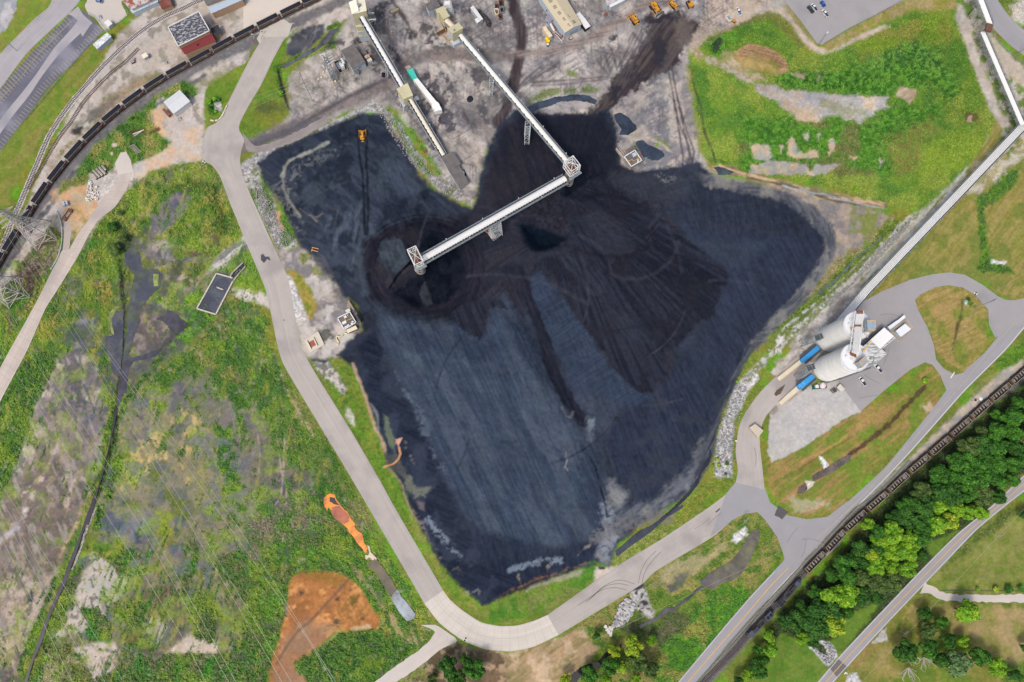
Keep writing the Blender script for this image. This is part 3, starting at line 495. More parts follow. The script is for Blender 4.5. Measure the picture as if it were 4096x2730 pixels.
paint(area(T(1, 0, '1740 1220 1880 1180 2060 1240 2100 1400 2080 1568 1880 1568 1860 1420 1740 1380'), 10, 12), (168, 160, 152), 0.9)
# general dust of coal over the yard
paint(area(yard, 30, 30), (84, 81, 85), 0.6, thr=(N(55, 65, 5, 60, 2), 0.35, 0.5)); paint(area(yard, 30, 30), (110, 106, 106), 0.5, thr=(N(24, 66, 4, 35, 3), 0.25, 0.6))
paint(area(T(2, 0, '1120 820 1500 600 1660 560 1680 700 1700 900 1740 1200 1760 1400 1640 1568 1240 1568 1160 1300 980 1200 940 1100 1040 980'), 10, 14), (150, 144, 142), c2=(122, 120, 124), nf=N(30, 67, 4, -30, 3), c3=(170, 160, 150), nf3=n60)
paint(area(T(2, 0, '1880 -60 2500 -60 2240 160 1880 330 1740 440 1700 300 1800 180'), 8, 10), (190, 172, 152), 0.9, c2=(176, 158, 142), nf=n60)
for a_, sd in ((-30, 111), (50, 112), (15, 113), (88, 114)): paint(area(yard, 20, 10), (96, 92, 96), 0.5, thr=(N(5, sd, 3, a_, 22)+0.6*n120, 0.5, 0.4))
paint(area(yard, 20, 10), (84, 81, 86), 0.6, thr=(N(70, 115, 6, 20, 1.8)+0.15*n12, 0.5, 0.5)); paint(area(yard, 20, 10), (200, 190, 180), 0.4, thr=(N(18, 116, 5), 0.4, 0.3))
# haul tracks
paint(line(T(2, 0, '110 -60 130 120 190 260 190 420 160 600 110 800 60 960 -20 1100'), 44, 8, 5), (62, 54, 58), c2=(82, 74, 76), nf=N(8, 68, 2, 88, 14))
paint(line(T(2, 0, '-300 180 0 260'), 10, 8, 4), (140, 126, 120), 0.5)
paint(line(T(2, 0, '-600 520 -300 500 0 490 300 480 560 440 800 360 1000 240 1180 120 1340 20 1500 -40'), 30, 12, 5), (150, 134, 124), 0.8, c2=(124, 110, 106), nf=N(6, 69, 2, -12, 14))
paint(line(T(1, 0, '2240 500 1800 480 1560 500 1400 560 1300 680 1220 760 1000 860 760 960 540 1070 400 1140 200 1210 0 1300 -100 1330'), 52, 12, 5), (132, 122, 118), 0.9, c2=(104, 98, 98), nf=n12)
paint(line(T(1, 0, '1330 640 1200 720 900 860 520 1080 300 1200 0 1310'), 14, 8, 4), (80, 76, 82), 0.8); paint(line(T(1, 0, '660 1080 400 1160 200 1230 20 1300'), 34, 8, 6), (92, 92, 98), 0.8)
paint(line(T(1, 0, '1240 -40 1340 100 1440 260 1480 330'), 18, 8, 6), (62, 58, 62), 0.9)
fan = T(2, 0, '1290 120 1400 130 1480 120 1600 80 1700 180 1800 210 1720 340 1640 440 1600 560 1520 620 1400 700 1240 800 1100 900 1000 980 900 1060 800 1120 760 1000 900 900 960 820 1000 700 1080 640 1200 480 1300 360 1320 240')
paint(area(fan, 7, 12), (60, 54, 58), c2=(84, 76, 76), nf=N(10, 70, 3, -55, 10), c3=(50, 48, 56), nf3=n60)
paint(area(T(2, 0, '1560 120 1700 180 1720 340 1640 440 1560 300'), 8, 14), (112, 104, 98), 0.6)
for s in ('880 560 960 660 1000 720', '940 500 990 640', '1000 440 1040 600 1060 700', '1080 480 1090 640', '1200 300 1260 380 1120 600'): paint(line(T(2, 0, s), 9, 6, 4), (78, 74, 80), 0.75)
for s in ('280 740 400 640 520 570', '200 740 340 620 470 570', '160 780 300 700 500 600', '300 740 600 720 960 690', '280 770 560 760 960 710'): paint(line(T(2, 0, s), 6, 5, 3), (84, 78, 82), 0.7)
for s in ('1510 640 1560 900 1600 1160 1640 1400 1640 1568', '1540 620 1590 880 1640 1120 1700 1400 1650 1600', '1590 880 1650 1100 1740 1360 1700 1600', '1560 900 1600 1100 1690 1300 1730 1500'): paint(line(T(2, 0, s), 7, 4, 2), (68, 64, 70), 0.75)
paint(area(T(2, 0, '960 340 1050 320 1040 380 980 380'), 4, 8), (48, 50, 60), 0.9)
for s in ('590 620 690 610 680 690 600 690', '560 800 690 780 700 830 560 850', '710 780 900 770 900 820 720 840', '380 800 560 790 540 850 280 920 220 960 260 900'): paint(area(T(2, 0, s), 5, 8), (104, 122, 60), 0.85, veg=0.8)
for s in ('1350 1240 1520 1260 1540 1340 1440 1320', '1160 1290 1220 1280 1230 1330 1170 1330'): paint(area(T(2, 0, s), 5, 9), (116, 130, 72), 0.8, veg=0.7)
paint(line(T(2, 0, '1210 1250 1320 1235 1460 1300 1540 1370'), 10, 5, 4), (186, 176, 160), 0.7, rock=0.6)
paint(area(T(2, 0, '860 520 1000 420 1180 460 1240 620 1100 760 980 740'), 20, 16), (86, 82, 86), 0.7, thr=(N(7, 151, 3, -60, 10), -0.1, 0.5)); paint(area(T(2, 0, '-100 700 120 680 300 640 520 560 520 620 260 780 120 960 -60 1100'), 16, 14), (84, 80, 84), 0.65, thr=(N(8, 152, 3, -40, 8), -0.3, 0.6)); paint(area(T(2, 0, '1000 440 1300 200 1380 260 1240 480 1140 600'), 14, 12), (92, 88, 92), 0.6, thr=(N(6, 153, 3, -65, 12), -0.2, 0.5))
# ---- substation yard + bund slopes around the pile
bund = T(1, 0, '1080 930 1180 940 1240 990 1330 1080 1420 1220 1480 1340 1560 1440 1640 1568 1900 1700 1900 1820 1700 1720 1560 1568 1400 1420 1340 1330 1260 1180 1180 1080 1160 1030 1080 1010 960 1040 760 1140 560 1260 420 1350 280 1400 160 1450 100 1530 80 1600 -60 1700 -100 1500 0 1400 140 1340 300 1270 520 1180 700 1110 900 1010')
paint(area(bund, 4, 5), (160, 158, 156), rock=1, veg=0, c2=(118, 124, 96), nf=n30, lo=0.2, hi=0.5)
for s, w in (('150 1440 260 1410 420 1330 600 1240', 14), ('1300 1120 1400 1300 1500 1450 1620 1568', 18), ('1440 1160 1560 1340 1700 1568', 12), ('1240 990 1330 1090', 8)): paint(line(T(1, 0, s), w, 5, 9), (92, 132, 38), 0.9, veg=0.9)
paint(line(T(1, 0, '1180 1080 1340 1240 1420 1420 1520 1600'), 16, 6, 6), (170, 138, 106), 0.85, c2=(120, 110, 100), nf=n12)
wb = T(1, 1, '0 -60 80 0 130 90 200 200 240 330 300 480 400 560 440 640 250 690 100 380 0 180 -60 0')
paint(area(wb, 4, 5), (168, 166, 162), rock=0.9, c2=(118, 126, 98), nf=n30, lo=0.25, hi=0.5)
for s in ('90 40 170 100 200 230 180 300 120 180', '260 370 340 350 390 460 410 560 340 640 260 640 280 520', '0 100 80 330 200 600 160 560 60 360 0 180'): paint(area(T(1, 1, s), 5, 8), (84, 126, 34), 0.9, veg=1)
paint(line(T(1, 1, '260 330 250 390 300 500'), 10, 5, 3), (196, 144, 108), 0.9)
# pump yard between road and pile
py = T(1, 1, '240 690 440 640 560 560 640 600 700 700 760 800 840 950 900 1140 960 1200 1000 1380 900 1568 760 1640 470 1640 440 1500 330 1100 300 900')
paint(area(py, 6, 8), (172, 162, 152), c2=(128, 124, 124), nf=n30, c3=(186, 180, 172), nf3=n60)
paint(area(T(1, 1, '600 700 700 820 780 960 860 1160 780 1100 700 960 560 760'), 8, 12), (110, 108, 100), 0.8)
paint(area(T(1, 1, '320 850 400 850 480 920 560 1040 610 1180 560 1290 500 1300 460 1160 420 1020 350 930'), 5, 5), (106, 132, 34), veg=0.4, c2=(158, 140, 60), nf=n30)
paint(area(T(1, 1, '330 900 380 930 450 1120 520 1300 460 1320 400 1280 360 1100'), 4, 5), (196, 192, 188), rock=0.8)
paint(area(T(1, 1, '420 760 460 700 560 650 540 720 480 800'), 5, 8), (118, 130, 58), 0.9, veg=0.8); paint(area(T(1, 1, '540 820 620 820 640 900 580 900'), 5, 8), (122, 132, 60), 0.8, veg=0.6)
paint(area(T(1, 1, '600 1380 700 1350 740 1450 640 1500'), 6, 12), (60, 62, 58), 0.8, veg=0.3)
# ---- SE: fields, mown plots, wood floor
se1 = T(3, 2, '-60 1000 60 920 400 760 760 560 1000 440 1240 260 1280 140 1400 120 1480 220 1540 360 1400 560 1100 900 860 1100 560 1440 380 1500 200 1480 60 1400 -40 1280 -60 1150')
paint(area(se1, 4, 4), (122, 130, 50), veg=0.35, c2=(158, 128, 76), nf=N(12, 57, 3, -38, 12), c3=(106, 128, 40), nf3=n60)
paint(line(T(3, 2, '1360 320 1200 480 1040 660 820 840 680 940'), 18, 5, 6), (88, 72, 50), veg=0.6)
paint(line(T(3, 2, '0 1190 200 1090 400 960 700 780'), 9, 6, 4), (92, 104, 42), 0.7, veg=0.5); paint(line(T(3, 2, '260 1000 560 840 900 560'), 11, 6, 6), (196, 142, 86), 0.5)
paint(area(T(3, 2, '1320 500 1400 480 1420 540 1360 560'), 4, 8), (196, 176, 150), 0.8); paint(area(T(3, 2, '160 1340 500 1360 520 1420 200 1440'), 10, 18), (190, 180, 156), 0.5)
paint(area(T(3, 2, '400 950 440 960 500 1040 450 1080 430 1020'), 3, 3), (210, 212, 212), rock=1); paint(area(T(3, 2, '280 1170 380 1180 330 1230 290 1260'), 3, 4), (190, 180, 170), rock=1)
isl = T(3, 1, '1260 1110 1340 1050 1500 990 1640 985 1760 1040 1850 1120 1920 1230 1920 1400 1880 1568 1800 1700 1690 1760 1520 1660 1440 1560 1380 1360 1290 1200')
paint(area(isl, 4, 3), (140, 130, 62), veg=0.35, c2=(166, 140, 84), nf=N(7, 58, 3, -25, 10), c3=(116, 126, 48), nf3=n60)
paint(line(T(3, 1, '1690 1120 1680 1240 1640 1380 1600 1568'), 10, 6, 5), (88, 82, 46), 0.9, veg=0.7); paint(area(T(3, 1, '1690 1120 1760 1110 1780 1180 1700 1170'), 4, 5), (84, 124, 32), veg=1); paint(area(T(3, 1, '1700 1130 1740 1120 1740 1170 1710 1170'), 3, 3), (200, 200, 205), rock=1)
paint(area(T(3, 2, '1480 80 2000 -300 1900 0 1700 200 1560 160'), 5, 5), (138, 132, 62), 0.0)
paint(area(T(3, 2, '-60 580 60 620 80 700 0 820 -60 840'), 4, 5), (104, 116, 52), veg=0.6); paint(area(T(3, 2, '60 900 140 800 200 800 150 870'), 4, 5), (136, 136, 80), veg=0.5)
paint(area(T(3, 2, '-20 1010 -60 900 -30 560 100 460 330 320 590 270 790 550 600 640 300 850 60 980'), 4, 4), (190, 186, 182), c2=(176, 174, 170), nf=n60)
paint(area(T(3, 2, '-40 560 60 300 0 100 200 60 350 120 380 280 90 490 0 590'), 6, 8), (180, 172, 162), c2=(140, 132, 124), nf=n30)
rr = T(3, 2, '2240 60 2060 160 1960 260 1760 440 1500 700 1200 980 940 1220 600 1568 640 1568 980 1280 1400 940 1760 620 1940 440 2240 280')
paint(area(rr, 5, 6), (186, 172, 156), c2=(160, 156, 150), nf=n30)
paint(area(T(3, 2, '1980 130 2100 0 2400 -200 2400 0 2100 160 2040 180'), 5, 6), (92, 132, 30), veg=0.9); paint(area(T(3, 2, '1760 360 2000 180 2040 200 1800 400'), 6, 8), (134, 134, 74), 0.7, veg=0.5)
paint(line([(4200, 1440), (3980, 1590), (3810, 1740), (3560, 1950), (3400, 2080), (3250, 2240), (3100, 2420), (2900, 2640), (2760, 2800)], 44, 12, 8), (112, 106, 106), rock=0.5)
wood = T(3, 2, '2400 180 2200 330 1960 500 1740 720 1500 880 1300 1060 1100 1240 900 1440 700 1700 400 2000 0 2400 -100 2600 300 2800 600 2700 900 2500 1200 2200 1500 1900 1800 1640 1960 1380 2100 1200 2400 1000')
paint(area(wood, 8, 8), (62, 80, 38), veg=1)
vg = T(3, 3, '-60 1240 60 1120 300 1220 480 1440 380 1568 100 1900 -400 1900 -160 1568')
paint(area(vg, 5, 5), (88, 126, 34), veg=0.25, c2=(104, 128, 46), nf=n30)
paint(area(T(3, 3, '560 1160 640 960 900 860 960 820 850 1020 720 1160 640 1260 570 1330 480 1200'), 6, 6), (96, 128, 38), veg=0.3)
paint(area(T(3, 3, '1340 330 1660 200 1600 280 1450 440 1400 430'), 5, 5), (94, 124, 38), veg=0.3)
paint(area(T(3, 3, '310 1250 360 1260 480 1330 440 1240 390 1200 430 1190 500 1210 560 1290 570 1340 490 1430 460 1420 380 1320'), 3, 3), (186, 188, 192), rock=1)
e1 = T(3, 3, '2400 -200 2200 0 2050 20 1860 180 1660 380 1480 540 1390 650 1400 710 1500 760 1700 770 2400 790')
paint(area(e1, 5, 4), (116, 132, 50), veg=0.3, c2=(134, 138, 70), nf=n30); paint(area(T(3, 3, '2400 -200 2200 0 2050 20 1860 200 1660 400 1500 560 1700 420 1940 230 2100 120 2400 -60'), 8, 12), (88, 110, 44), 0.8, veg=0.9)
e2 = T(3, 3, '1330 780 1440 830 1560 850 1820 860 2400 860 2400 1900 560 1900 700 1568 620 1480 700 1400 880 1220 1000 1100 1100 980 1220 840')
paint(area(e2, 5, 4), (122, 126, 52), veg=0.4, c2=(144, 132, 74), nf=n60, c3=(100, 124, 40), nf3=N(70, 59))
paint(area(T(3, 3, '1860 900 2400 880 2400 1300 2160 1420 2060 1380 1900 1300 1760 1160 1720 1100'), 10, 14), (168, 148, 100), veg=0.2, c2=(138, 136, 70), nf=n60)
paint(line(T(3, 3, '1350 810 1240 900 1160 990 1140 1100'), 12, 5, 5), (166, 146, 88), 0.7); paint(area(T(3, 3, '660 1440 800 1200 960 1210 860 1320 740 1440'), 5, 7), (140, 122, 66), 0.8, veg=0.4)
paint(area(T(3, 3, '880 1210 1000 1080 1020 1200 960 1210'), 3, 5), (190, 184, 180), rock=0.7); paint(area(T(3, 3, '660 1500 740 1480 780 1568 740 1900 600 1900 640 1568'), 4, 4), (186, 184, 184), rock=1)
paint(area(T(3, 3, '2060 1420 2200 1400 2400 1280 2400 1900 2000 1900'), 8, 10), (84, 116, 36), 0.9, veg=0.7)
# ---- S strip between haul road and highway
s1 = T(2, 3, '530 1150 780 1000 1260 690 1400 570 1860 270 2110 90 2240 70 2460 60 2560 250 2500 420 2240 820 2000 1160 1600 1568 1400 1900 -400 1900 -60 1640 300 1568')
paint(area(s1, 5, 5), (104, 130, 42), veg=0.7, c2=(140, 134, 72), nf=n60, c3=(82, 116, 34), nf3=n30)
paint(area(T(2, 3, '2240 830 2460 500 2560 300 2500 560 2240 1000 2000 1240 1640 1600 1560 1568 1380 1568 1400 1340 1460 1200 1640 1060 1760 900 1900 760 2060 700 2200 560'), 6, 9), (88, 144, 24), veg=0.9, c2=(66, 120, 24), nf=n12, c3=(128, 134, 56), nf3=n60)
paint(area(T(2, 3, '1460 560 1560 480 1860 420 2020 300 2100 280 1900 480 1760 600 1540 680 1440 660'), 6, 10), (160, 150, 110), 0.8, veg=0.5)
paint(area(T(2, 3, '2090 240 2200 170 2220 240 2120 330 2080 300'), 4, 6), (204, 204, 204), rock=1); 
paint(area(T(2, 3, '1160 720 1280 700 1320 760 1340 860 1390 930 1360 1000 1280 960 1220 900 1170 820'), 5, 7), (176, 172, 166), rock=0.9, c2=(70, 70, 74), nf=n12, lo=0.2, hi=0.5)
paint(area(T(2, 3, '1150 740 1200 700 1290 670 1290 720 1200 760'), 5, 7), (62, 64, 68)); paint(area(T(2, 3, '1260 830 1320 830 1330 880 1280 890'), 4, 4), (62, 66, 72))
paint(line(T(2, 3, '1330 720 1440 680 1500 690 1560 740'), 6, 4, 4), (110, 104, 104), 0.8); paint(area(T(2, 3, '1460 680 1560 690 1580 740 1530 770'), 5, 8), (74, 74, 82), 0.85)
paint(area(T(2, 3, '1560 620 1680 570 1720 620 1660 680 1560 720'), 6, 8), (82, 88, 90), 0.8)
paint(area(T(2, 3, '-900 1500 -440 1380 -300 1290 -120 1280 60 1310 340 1240 540 1150 740 1080 800 1180 880 1260 800 1400 560 1568 300 1700 -800 1900'), 6, 8), (170, 144, 108), veg=0.2, c2=(140, 128, 82), nf=N(14, 60, 3, -35, 8), c3=(188, 164, 132), nf3=n60)
paint(area(T(2, 3, '1080 1090 1200 1000 1240 960 1340 1040 1440 1080 1460 940 1560 900 1720 1000 1640 1100 1420 1240 1300 1180 1200 1150'), 8, 12), (104, 100, 78), 0.85, veg=0.9, c2=(70, 92, 38), nf=n12)
gd = T(1, 3, '1060 1568 1400 1380 1640 1190 1680 1100 1680 1040 1770 1110 1900 1190 1700 1240 1500 1380 1300 1500 1220 1600')
paint(area(T(1, 3, '1300 1640 1560 1330 1760 1230 1860 1200 2000 1280 2300 1330 2300 1900 1200 1900'), 8, 10), (124, 104, 80), veg=0.5, c2=(96, 84, 62), nf=n60, c3=(164, 140, 110), nf3=n30)
# scattered growth, soot and silt over the reclaimed land; wheel marks and dust over the yard
wl = area(marsh, 8, 10); _o = sdist(orp, GU[wl[0]], GV_[wl[0]]); wl = (wl[0], wl[1]*smooth(-_o/8)); n20 = N(20, 101, 5); n40 = N(38, 102, 6)
paint(wl, (84, 120, 40), 0.75, veg=0.9, thr=(n20, 0.42, 0.25)); paint(wl, (150, 142, 126), 0.6, thr=(N(26, 103, 5), 0.5, 0.4)); paint(wl, (82, 82, 86), 0.6, thr=(n40, 0.42, 0.4)); paint(wl, (70, 92, 40), 0.7, veg=1, thr=(N(13, 104, 4, 70, 3), 0.5, 0.25))
GREENS = (GU < 1020).astype(np.float32)
paint(wl, (70, 116, 32), 0.8, veg=1, thr=(N(9, 141, 4, 110, 9)+0.5*n120+0.3*(GREENS-1), 0.5, 0.3)); paint(wl, (78, 124, 34), 0.8, veg=1, thr=(N(9, 142, 4, 74, 9)+0.4*n120-0.6*GREENS, 0.28, 0.35)); paint(wl, (146, 148, 60), 0.6, veg=0.6, thr=(N(16, 143, 4, 100, 4), 0.45, 0.3))
paint(wl, (128, 156, 34), 0.55, veg=0.8, thr=(N(60, 144, 5), 0.1, 0.5))
paint(area(F('285 560 340 540 400 600 440 700 430 800 330 860 270 920 250 800 280 680'), 30, 20), (88, 84, 88), 0.75, thr=(n30, -0.5, 0.7)); paint(area(F('150 740 230 720 250 860 230 960 140 930 130 820'), 30, 24), (78, 78, 94), 0.7, thr=(n30, -0.35, 0.6)); paint(area(F('0 1130 180 1000 200 1180 120 1330 0 1400'), 30, 24), (104, 92, 90), 0.7, thr=(n30, -0.4, 0.7))
paint(area(F('330 900 430 860 480 930 560 900 620 1010 590 1180 460 1300 300 1310 250 1200 290 1020'), 30, 30), (142, 132, 116), 0.6, veg=0.2, thr=(n30, -0.2, 0.5), c2=(106, 104, 116), nf=n60); paint(line(F('275 600 285 700 280 800 268 940 262 1010 225 1130 180 1260 120 1400 60 1568'), 16, 6, 5), (40, 52, 28), 0.8, veg=1)
paint(area(mudW, 8, 8), (112, 108, 112), 0.5, thr=(N(30, 105, 6, 64, 3), 0.25, 0.5)); paint(area(mudW, 8, 8), (128, 122, 88), 0.5, thr=(N(14, 106, 4), 0.35, 0.3)); paint(area(mudW, 8, 8), (196, 184, 174), 0.35, thr=(N(20, 107, 5, 70, 4), 0.35, 0.4))
_q = random.Random(21)
for i in range(34):                          # turning circles of machines
    cx_, cy_ = _q.choice(((1620, 100), (1560, 250), (1900, 250), (2150, 260), (2350, 180), (2600, 320), (1850, 420), (2450, 480), (2000, 60))); cx_ += _q.uniform(-80, 80); cy_ += _q.uniform(-60, 60); r_ = _q.uniform(25, 120); a0 = _q.uniform(0, 6.28); a1 = a0+_q.uniform(0.7, 2.4)
    for dr in (0, 7): paint(line([(cx_+(r_+dr)*math.cos(a), cy_+(r_+dr)*math.sin(a)) for a in np.linspace(a0, a1, 8)], 2.5, 4, 1.5), (78, 74, 78), 0.45)
# ------------------------------------------------------------------ coal
pile = F('592 375 640 338 700 318 760 288 825 262 880 262 900 300 935 350 960 400 1000 442 1060 472 1085 482 1096 455 1104 400 1118 350 1145 290 1180 250 1240 262 1300 264 1360 262 1400 250 1420 300 1412 345 1420 380 1460 395 1530 385 1600 372 1640 405 1720 425 1800 445 1870 478 1912 528 1922 570 1895 620 1855 680 1800 735 1730 805 1690 875 1655 960 1640 1040 1612 1102 1560 1150 1480 1200 1420 1250 1398 1302 1365 1282 1310 1315 1200 1355 1110 1392 1060 1350 1010 1290 960 1200 925 1115 888 1045 852 940 815 850 775 815 800 785 832 760 822 705 790 680 762 620 732 590 690 570 668 520 650 470 608 420')
SLP, MP = area(pile, 6, 5)
streak_a = N(5, 71, 4, 66, 26); streak_b = N(5, 72, 3, -30, 16)
radf = NR(2250, 900, 40, 500, 73); radg = NR(1750, 1150, 60, 700, 74)
paint((SLP, MP), (50, 55, 68), c2=(58, 62, 76), nf=n120, c3=(44, 47, 58), nf3=N(60, 75, 4))  # bluish sky sheen on the coal is painted into these base colours
def coal(s, c, a=1, soft=8, amp=8, **k): return paint(area(F(s) if isinstance(s, str) else s, soft, amp), c, a, wet=k.pop('wet', 0), **k)
# north-west lobe
coal('600 380 700 322 830 268 890 290 930 350 960 400 1010 450 1080 482 1060 560 850 560 830 640 790 680 720 590 660 500 650 460', (50, 56, 70), 0.95, 12, c2=(66, 72, 84), nf=N(14, 132, 5, 40, 6), c3=(38, 44, 56), nf3=n60)
coal('880 360 930 380 960 440 920 450 870 420', (82, 92, 106), 0.7, 16, 14); coal('760 480 850 460 850 560 830 620 770 590 740 540', (98, 106, 120), 0.6, 26, 22, thr=(N(24, 131, 6, 100, 3), -0.25, 1.0))
coal('1500 470 1300 370 1200 380', (60, 60, 70), 0.0)
coal('655 400 700 360 800 330 790 350 700 390 665 440 690 500 700 560 670 520', (140, 136, 130), 0.4, 8, 12, thr=(n12, -0.1, 0.4))
for s, w in (('800 540 1120 480 1200 430', 10), ('850 560 1000 480 1080 440', 0)): pass
paint(line(T(1, 0, '700 1280 560 1350 440 1400 360 1440 310 1500 290 1580'), 12, 5, 4), (172, 166, 150), 0.85)
paint(line(T(1, 1, '290 0 300 120 340 220 400 300 450 370'), 10, 5, 4), (146, 140, 130), 0.8)
paint(line(T(1, 1, '220 100 280 60 320 60'), 8, 5, 4), (132, 130, 126), 0.6); paint(line(T(1, 1, '440 300 520 360 600 380 640 350'), 4, 4, 4), (150, 132, 116), 0.6); paint(line(T(1, 1, '540 360 600 420'), 4, 4, 4), (160, 136, 116), 0.6)
paint(area(T(1, 1, '120 80 260 60 400 160 440 340 300 300 220 200'), 14, 16), (118, 114, 104), 0.5, thr=(n12, -0.1, 0.4), veg=0.2)
paint(line(T(1, 0, '970 1260 980 1400 1010 1568 1020 1800 1030 2100'), 9, 4, 3), (30, 32, 40), 0.9); paint(line(T(1, 0, '1050 1260 1040 1400 1050 1568 1060 1900 1050 2100'), 9, 4, 3), (32, 34, 42), 0.9)
# brown worked ground around the draw-down cones
coal('830 560 900 520 1000 500 1080 490 1110 440 1150 300 1200 262 1380 262 1420 330 1440 420 1500 470 1560 520 1640 600 1670 640 1640 700 1600 750 1560 790 1540 860 1500 905 1450 890 1400 840 1300 760 1240 690 1220 630 1180 640 1150 680 1120 760 1060 740 1000 745 900 730 850 700 828 640', (43, 44, 55), 0.95, 5, 5, c2=(56, 53, 62), nf=radf, c3=(33, 36, 47), nf3=n60, wet=0.15)
coal('1110 440 1150 300 1200 270 1260 300 1300 400 1280 440 1200 480 1140 480', (48, 43, 50), 0.7, 14, 12, c2=(32, 35, 46), nf=N(20, 77, 3, 70, 5), wet=0)
coal('1180 262 1400 262 1420 330 1400 400 1330 420 1280 330', (34, 37, 48), 0.7, 14, 14, wet=0)
coal('1300 400 1380 400 1400 450 1340 470 1290 450', (16, 24, 36), 0.85, 10, 10)
coal('1190 515 1240 520 1300 545 1330 560 1290 580 1230 585 1205 560', (10, 22, 34), 0.95, 6, 6)
coal('1200 450 1270 440 1310 500 1290 540 1230 520', (38, 36, 44), 0.7, 10, 14, c2=(52, 50, 58), nf=n12)
# round cone at the west tower
c0 = (1770.0, 1110.0)
ring = [(1700+245*math.cos(a)*1.0, 1095+205*math.sin(a)) for a in np.linspace(0, 2*math.pi, 25)[:-1]]
paint(area(ring, 8, 8), (47, 44, 53), 0.95, c2=(34, 35, 45), nf=NC(1700, 1080, 9, 3, 78), wet=0)
coal(T(1, 1, '1070 600 1200 480 1400 430 1300 560 1160 640 1140 760 1160 860 1200 1000 1300 1100 1420 1180 1560 1240 1460 1260 1300 1200 1140 1060 1060 860'), (42, 40, 50), 0.8, 10, 8, c2=(55, 50, 60), nf=NC(1680, 1080, 6, 2, 79), wet=0)
coal(T(1, 1, '1380 520 1560 480 1740 520 1860 640 1930 780 1930 900 1880 1020 1760 1140 1680 1170 1600 1180 1500 1200 1400 1140 1280 1080 1270 960 1400 860 1440 760 1400 640'), (17, 22, 32), 1, 6, 6, c2=(28, 32, 42), nf=n30)
for r_, w_ in ((262, 5), (246, 4), (228, 5), (214, 4), (203, 5), (240, 3), (221, 3)): paint(line([(1705+r_*math.cos(a)*1.05, 1085+r_*0.86*math.sin(a)) for a in np.linspace(0.6, 5.2, 22)], w_, 5, 3), (24, 25, 33), 0.7)
coal(T(1, 1, '1160 600 1300 560 1360 600 1390 680 1440 780 1380 840 1270 910 1200 840 1150 760'), (70, 78, 88), 1, 4, 5, c2=(56, 62, 70), nf=n30)
coal(T(1, 1, '1160 780 1240 880 1280 910 1430 790 1560 850 1440 900 1300 1000 1240 1020 1180 940 1140 860'), (66, 60, 66), 0.9, 5, 6, c2=(50, 48, 54), nf=n12)
paint(line(T(1, 1, '1440 780 1360 860 1300 930 1250 1020'), 8, 4, 3), (12, 14, 20)); coal(T(1, 1, '1380 540 1440 500 1520 520 1500 640 1420 640 1390 600'), (44, 40, 46), 0.9, 5, 7)
coal(T(1, 1, '1520 1060 1560 950 1600 1020 1640 1160 1560 1190 1530 1120'), (60, 64, 70), 1, 3, 4, c2=(48, 46, 52), nf=n12); coal(T(1, 1, '1400 860 1540 840 1500 900 1380 1000 1280 1050'), (48, 46, 54), 0.8, 8, 8)
coal(T(1, 1, '960 620 1000 580 1010 800 1040 940 1080 1060 1020 1080 960 900'), (72, 80, 92), 0.7, 8, 8)
# slate-grey graded fields
coal('862 705 900 722 1000 745 1060 742 1110 770 1130 700 1160 690 1190 750 1250 860 1310 950 1350 1000 1390 1090 1400 1180 1370 1240 1280 1262 1180 1270 1090 1215 1040 1130 985 1020 930 900 880 800', (67, 77, 94), 1, 26, 12, c2=(57, 67, 84), nf=streak_a, c3=(76, 85, 99), nf3=N(40, 80, 4, 62, 5))
coal('1215 640 1240 625 1290 680 1340 750 1400 840 1450 890 1500 905 1510 960 1400 1000 1340 970 1300 850 1230 720', (60, 70, 88), 1, 6, 8, c2=(53, 62, 80), nf=streak_b)
coal('1280 860 1340 900 1420 930 1440 1000 1400 1080 1340 1000 1300 940', (60, 66, 82), 0.7, 16, 12, c2=(70, 74, 86), nf=n30)
coal('820 800 860 760 900 850 960 960 1010 1080 1060 1200 1110 1260 1200 1300 1360 1270 1390 1290 1300 1310 1110 1385 1060 1345 1010 1290 960 1200 905 1080 860 950', (44, 50, 66), 1, 10, 8, c2=(35, 41, 56), nf=N(7, 81, 3, 24, 10), c3=(52, 58, 74), nf3=n60)
coal('1090 1215 1280 1262 1390 1240 1390 1290 1200 1330 1100 1300', (46, 54, 72), 0.8, 10, 10, c2=(38, 44, 60), nf=N(7, 82, 3, 78, 8))
coal('1410 940 1500 920 1560 840 1640 760 1700 860 1650 960 1600 1100 1450 1170 1410 1150 1390 1080', (53, 59, 76), 1, 10, 8, c2=(46, 52, 68), nf=N(7, 83, 3, 75, 12), c3=(56, 60, 72), nf3=n60)
coal('1390 1090 1440 1130 1440 1165 1500 1150 1580 1080 1620 1000 1640 1040 1600 1110 1540 1155 1470 1200 1410 1240 1395 1300 1370 1280 1400 1200', (118, 118, 124), 0.9, 12, 10, c2=(84, 88, 98), nf=N(12, 84, 4, -35, 5), c3=(140, 136, 132), nf3=n60)
coal('1385 1160 1410 1170 1420 1230 1395 1290 1375 1280', (142, 144, 154), 0.8, 10, 10, thr=(n12, -0.5, 0.6)); coal('1350 985 1365 1000 1360 1020 1350 1010', (120, 126, 136), 0.6, 8, 6)
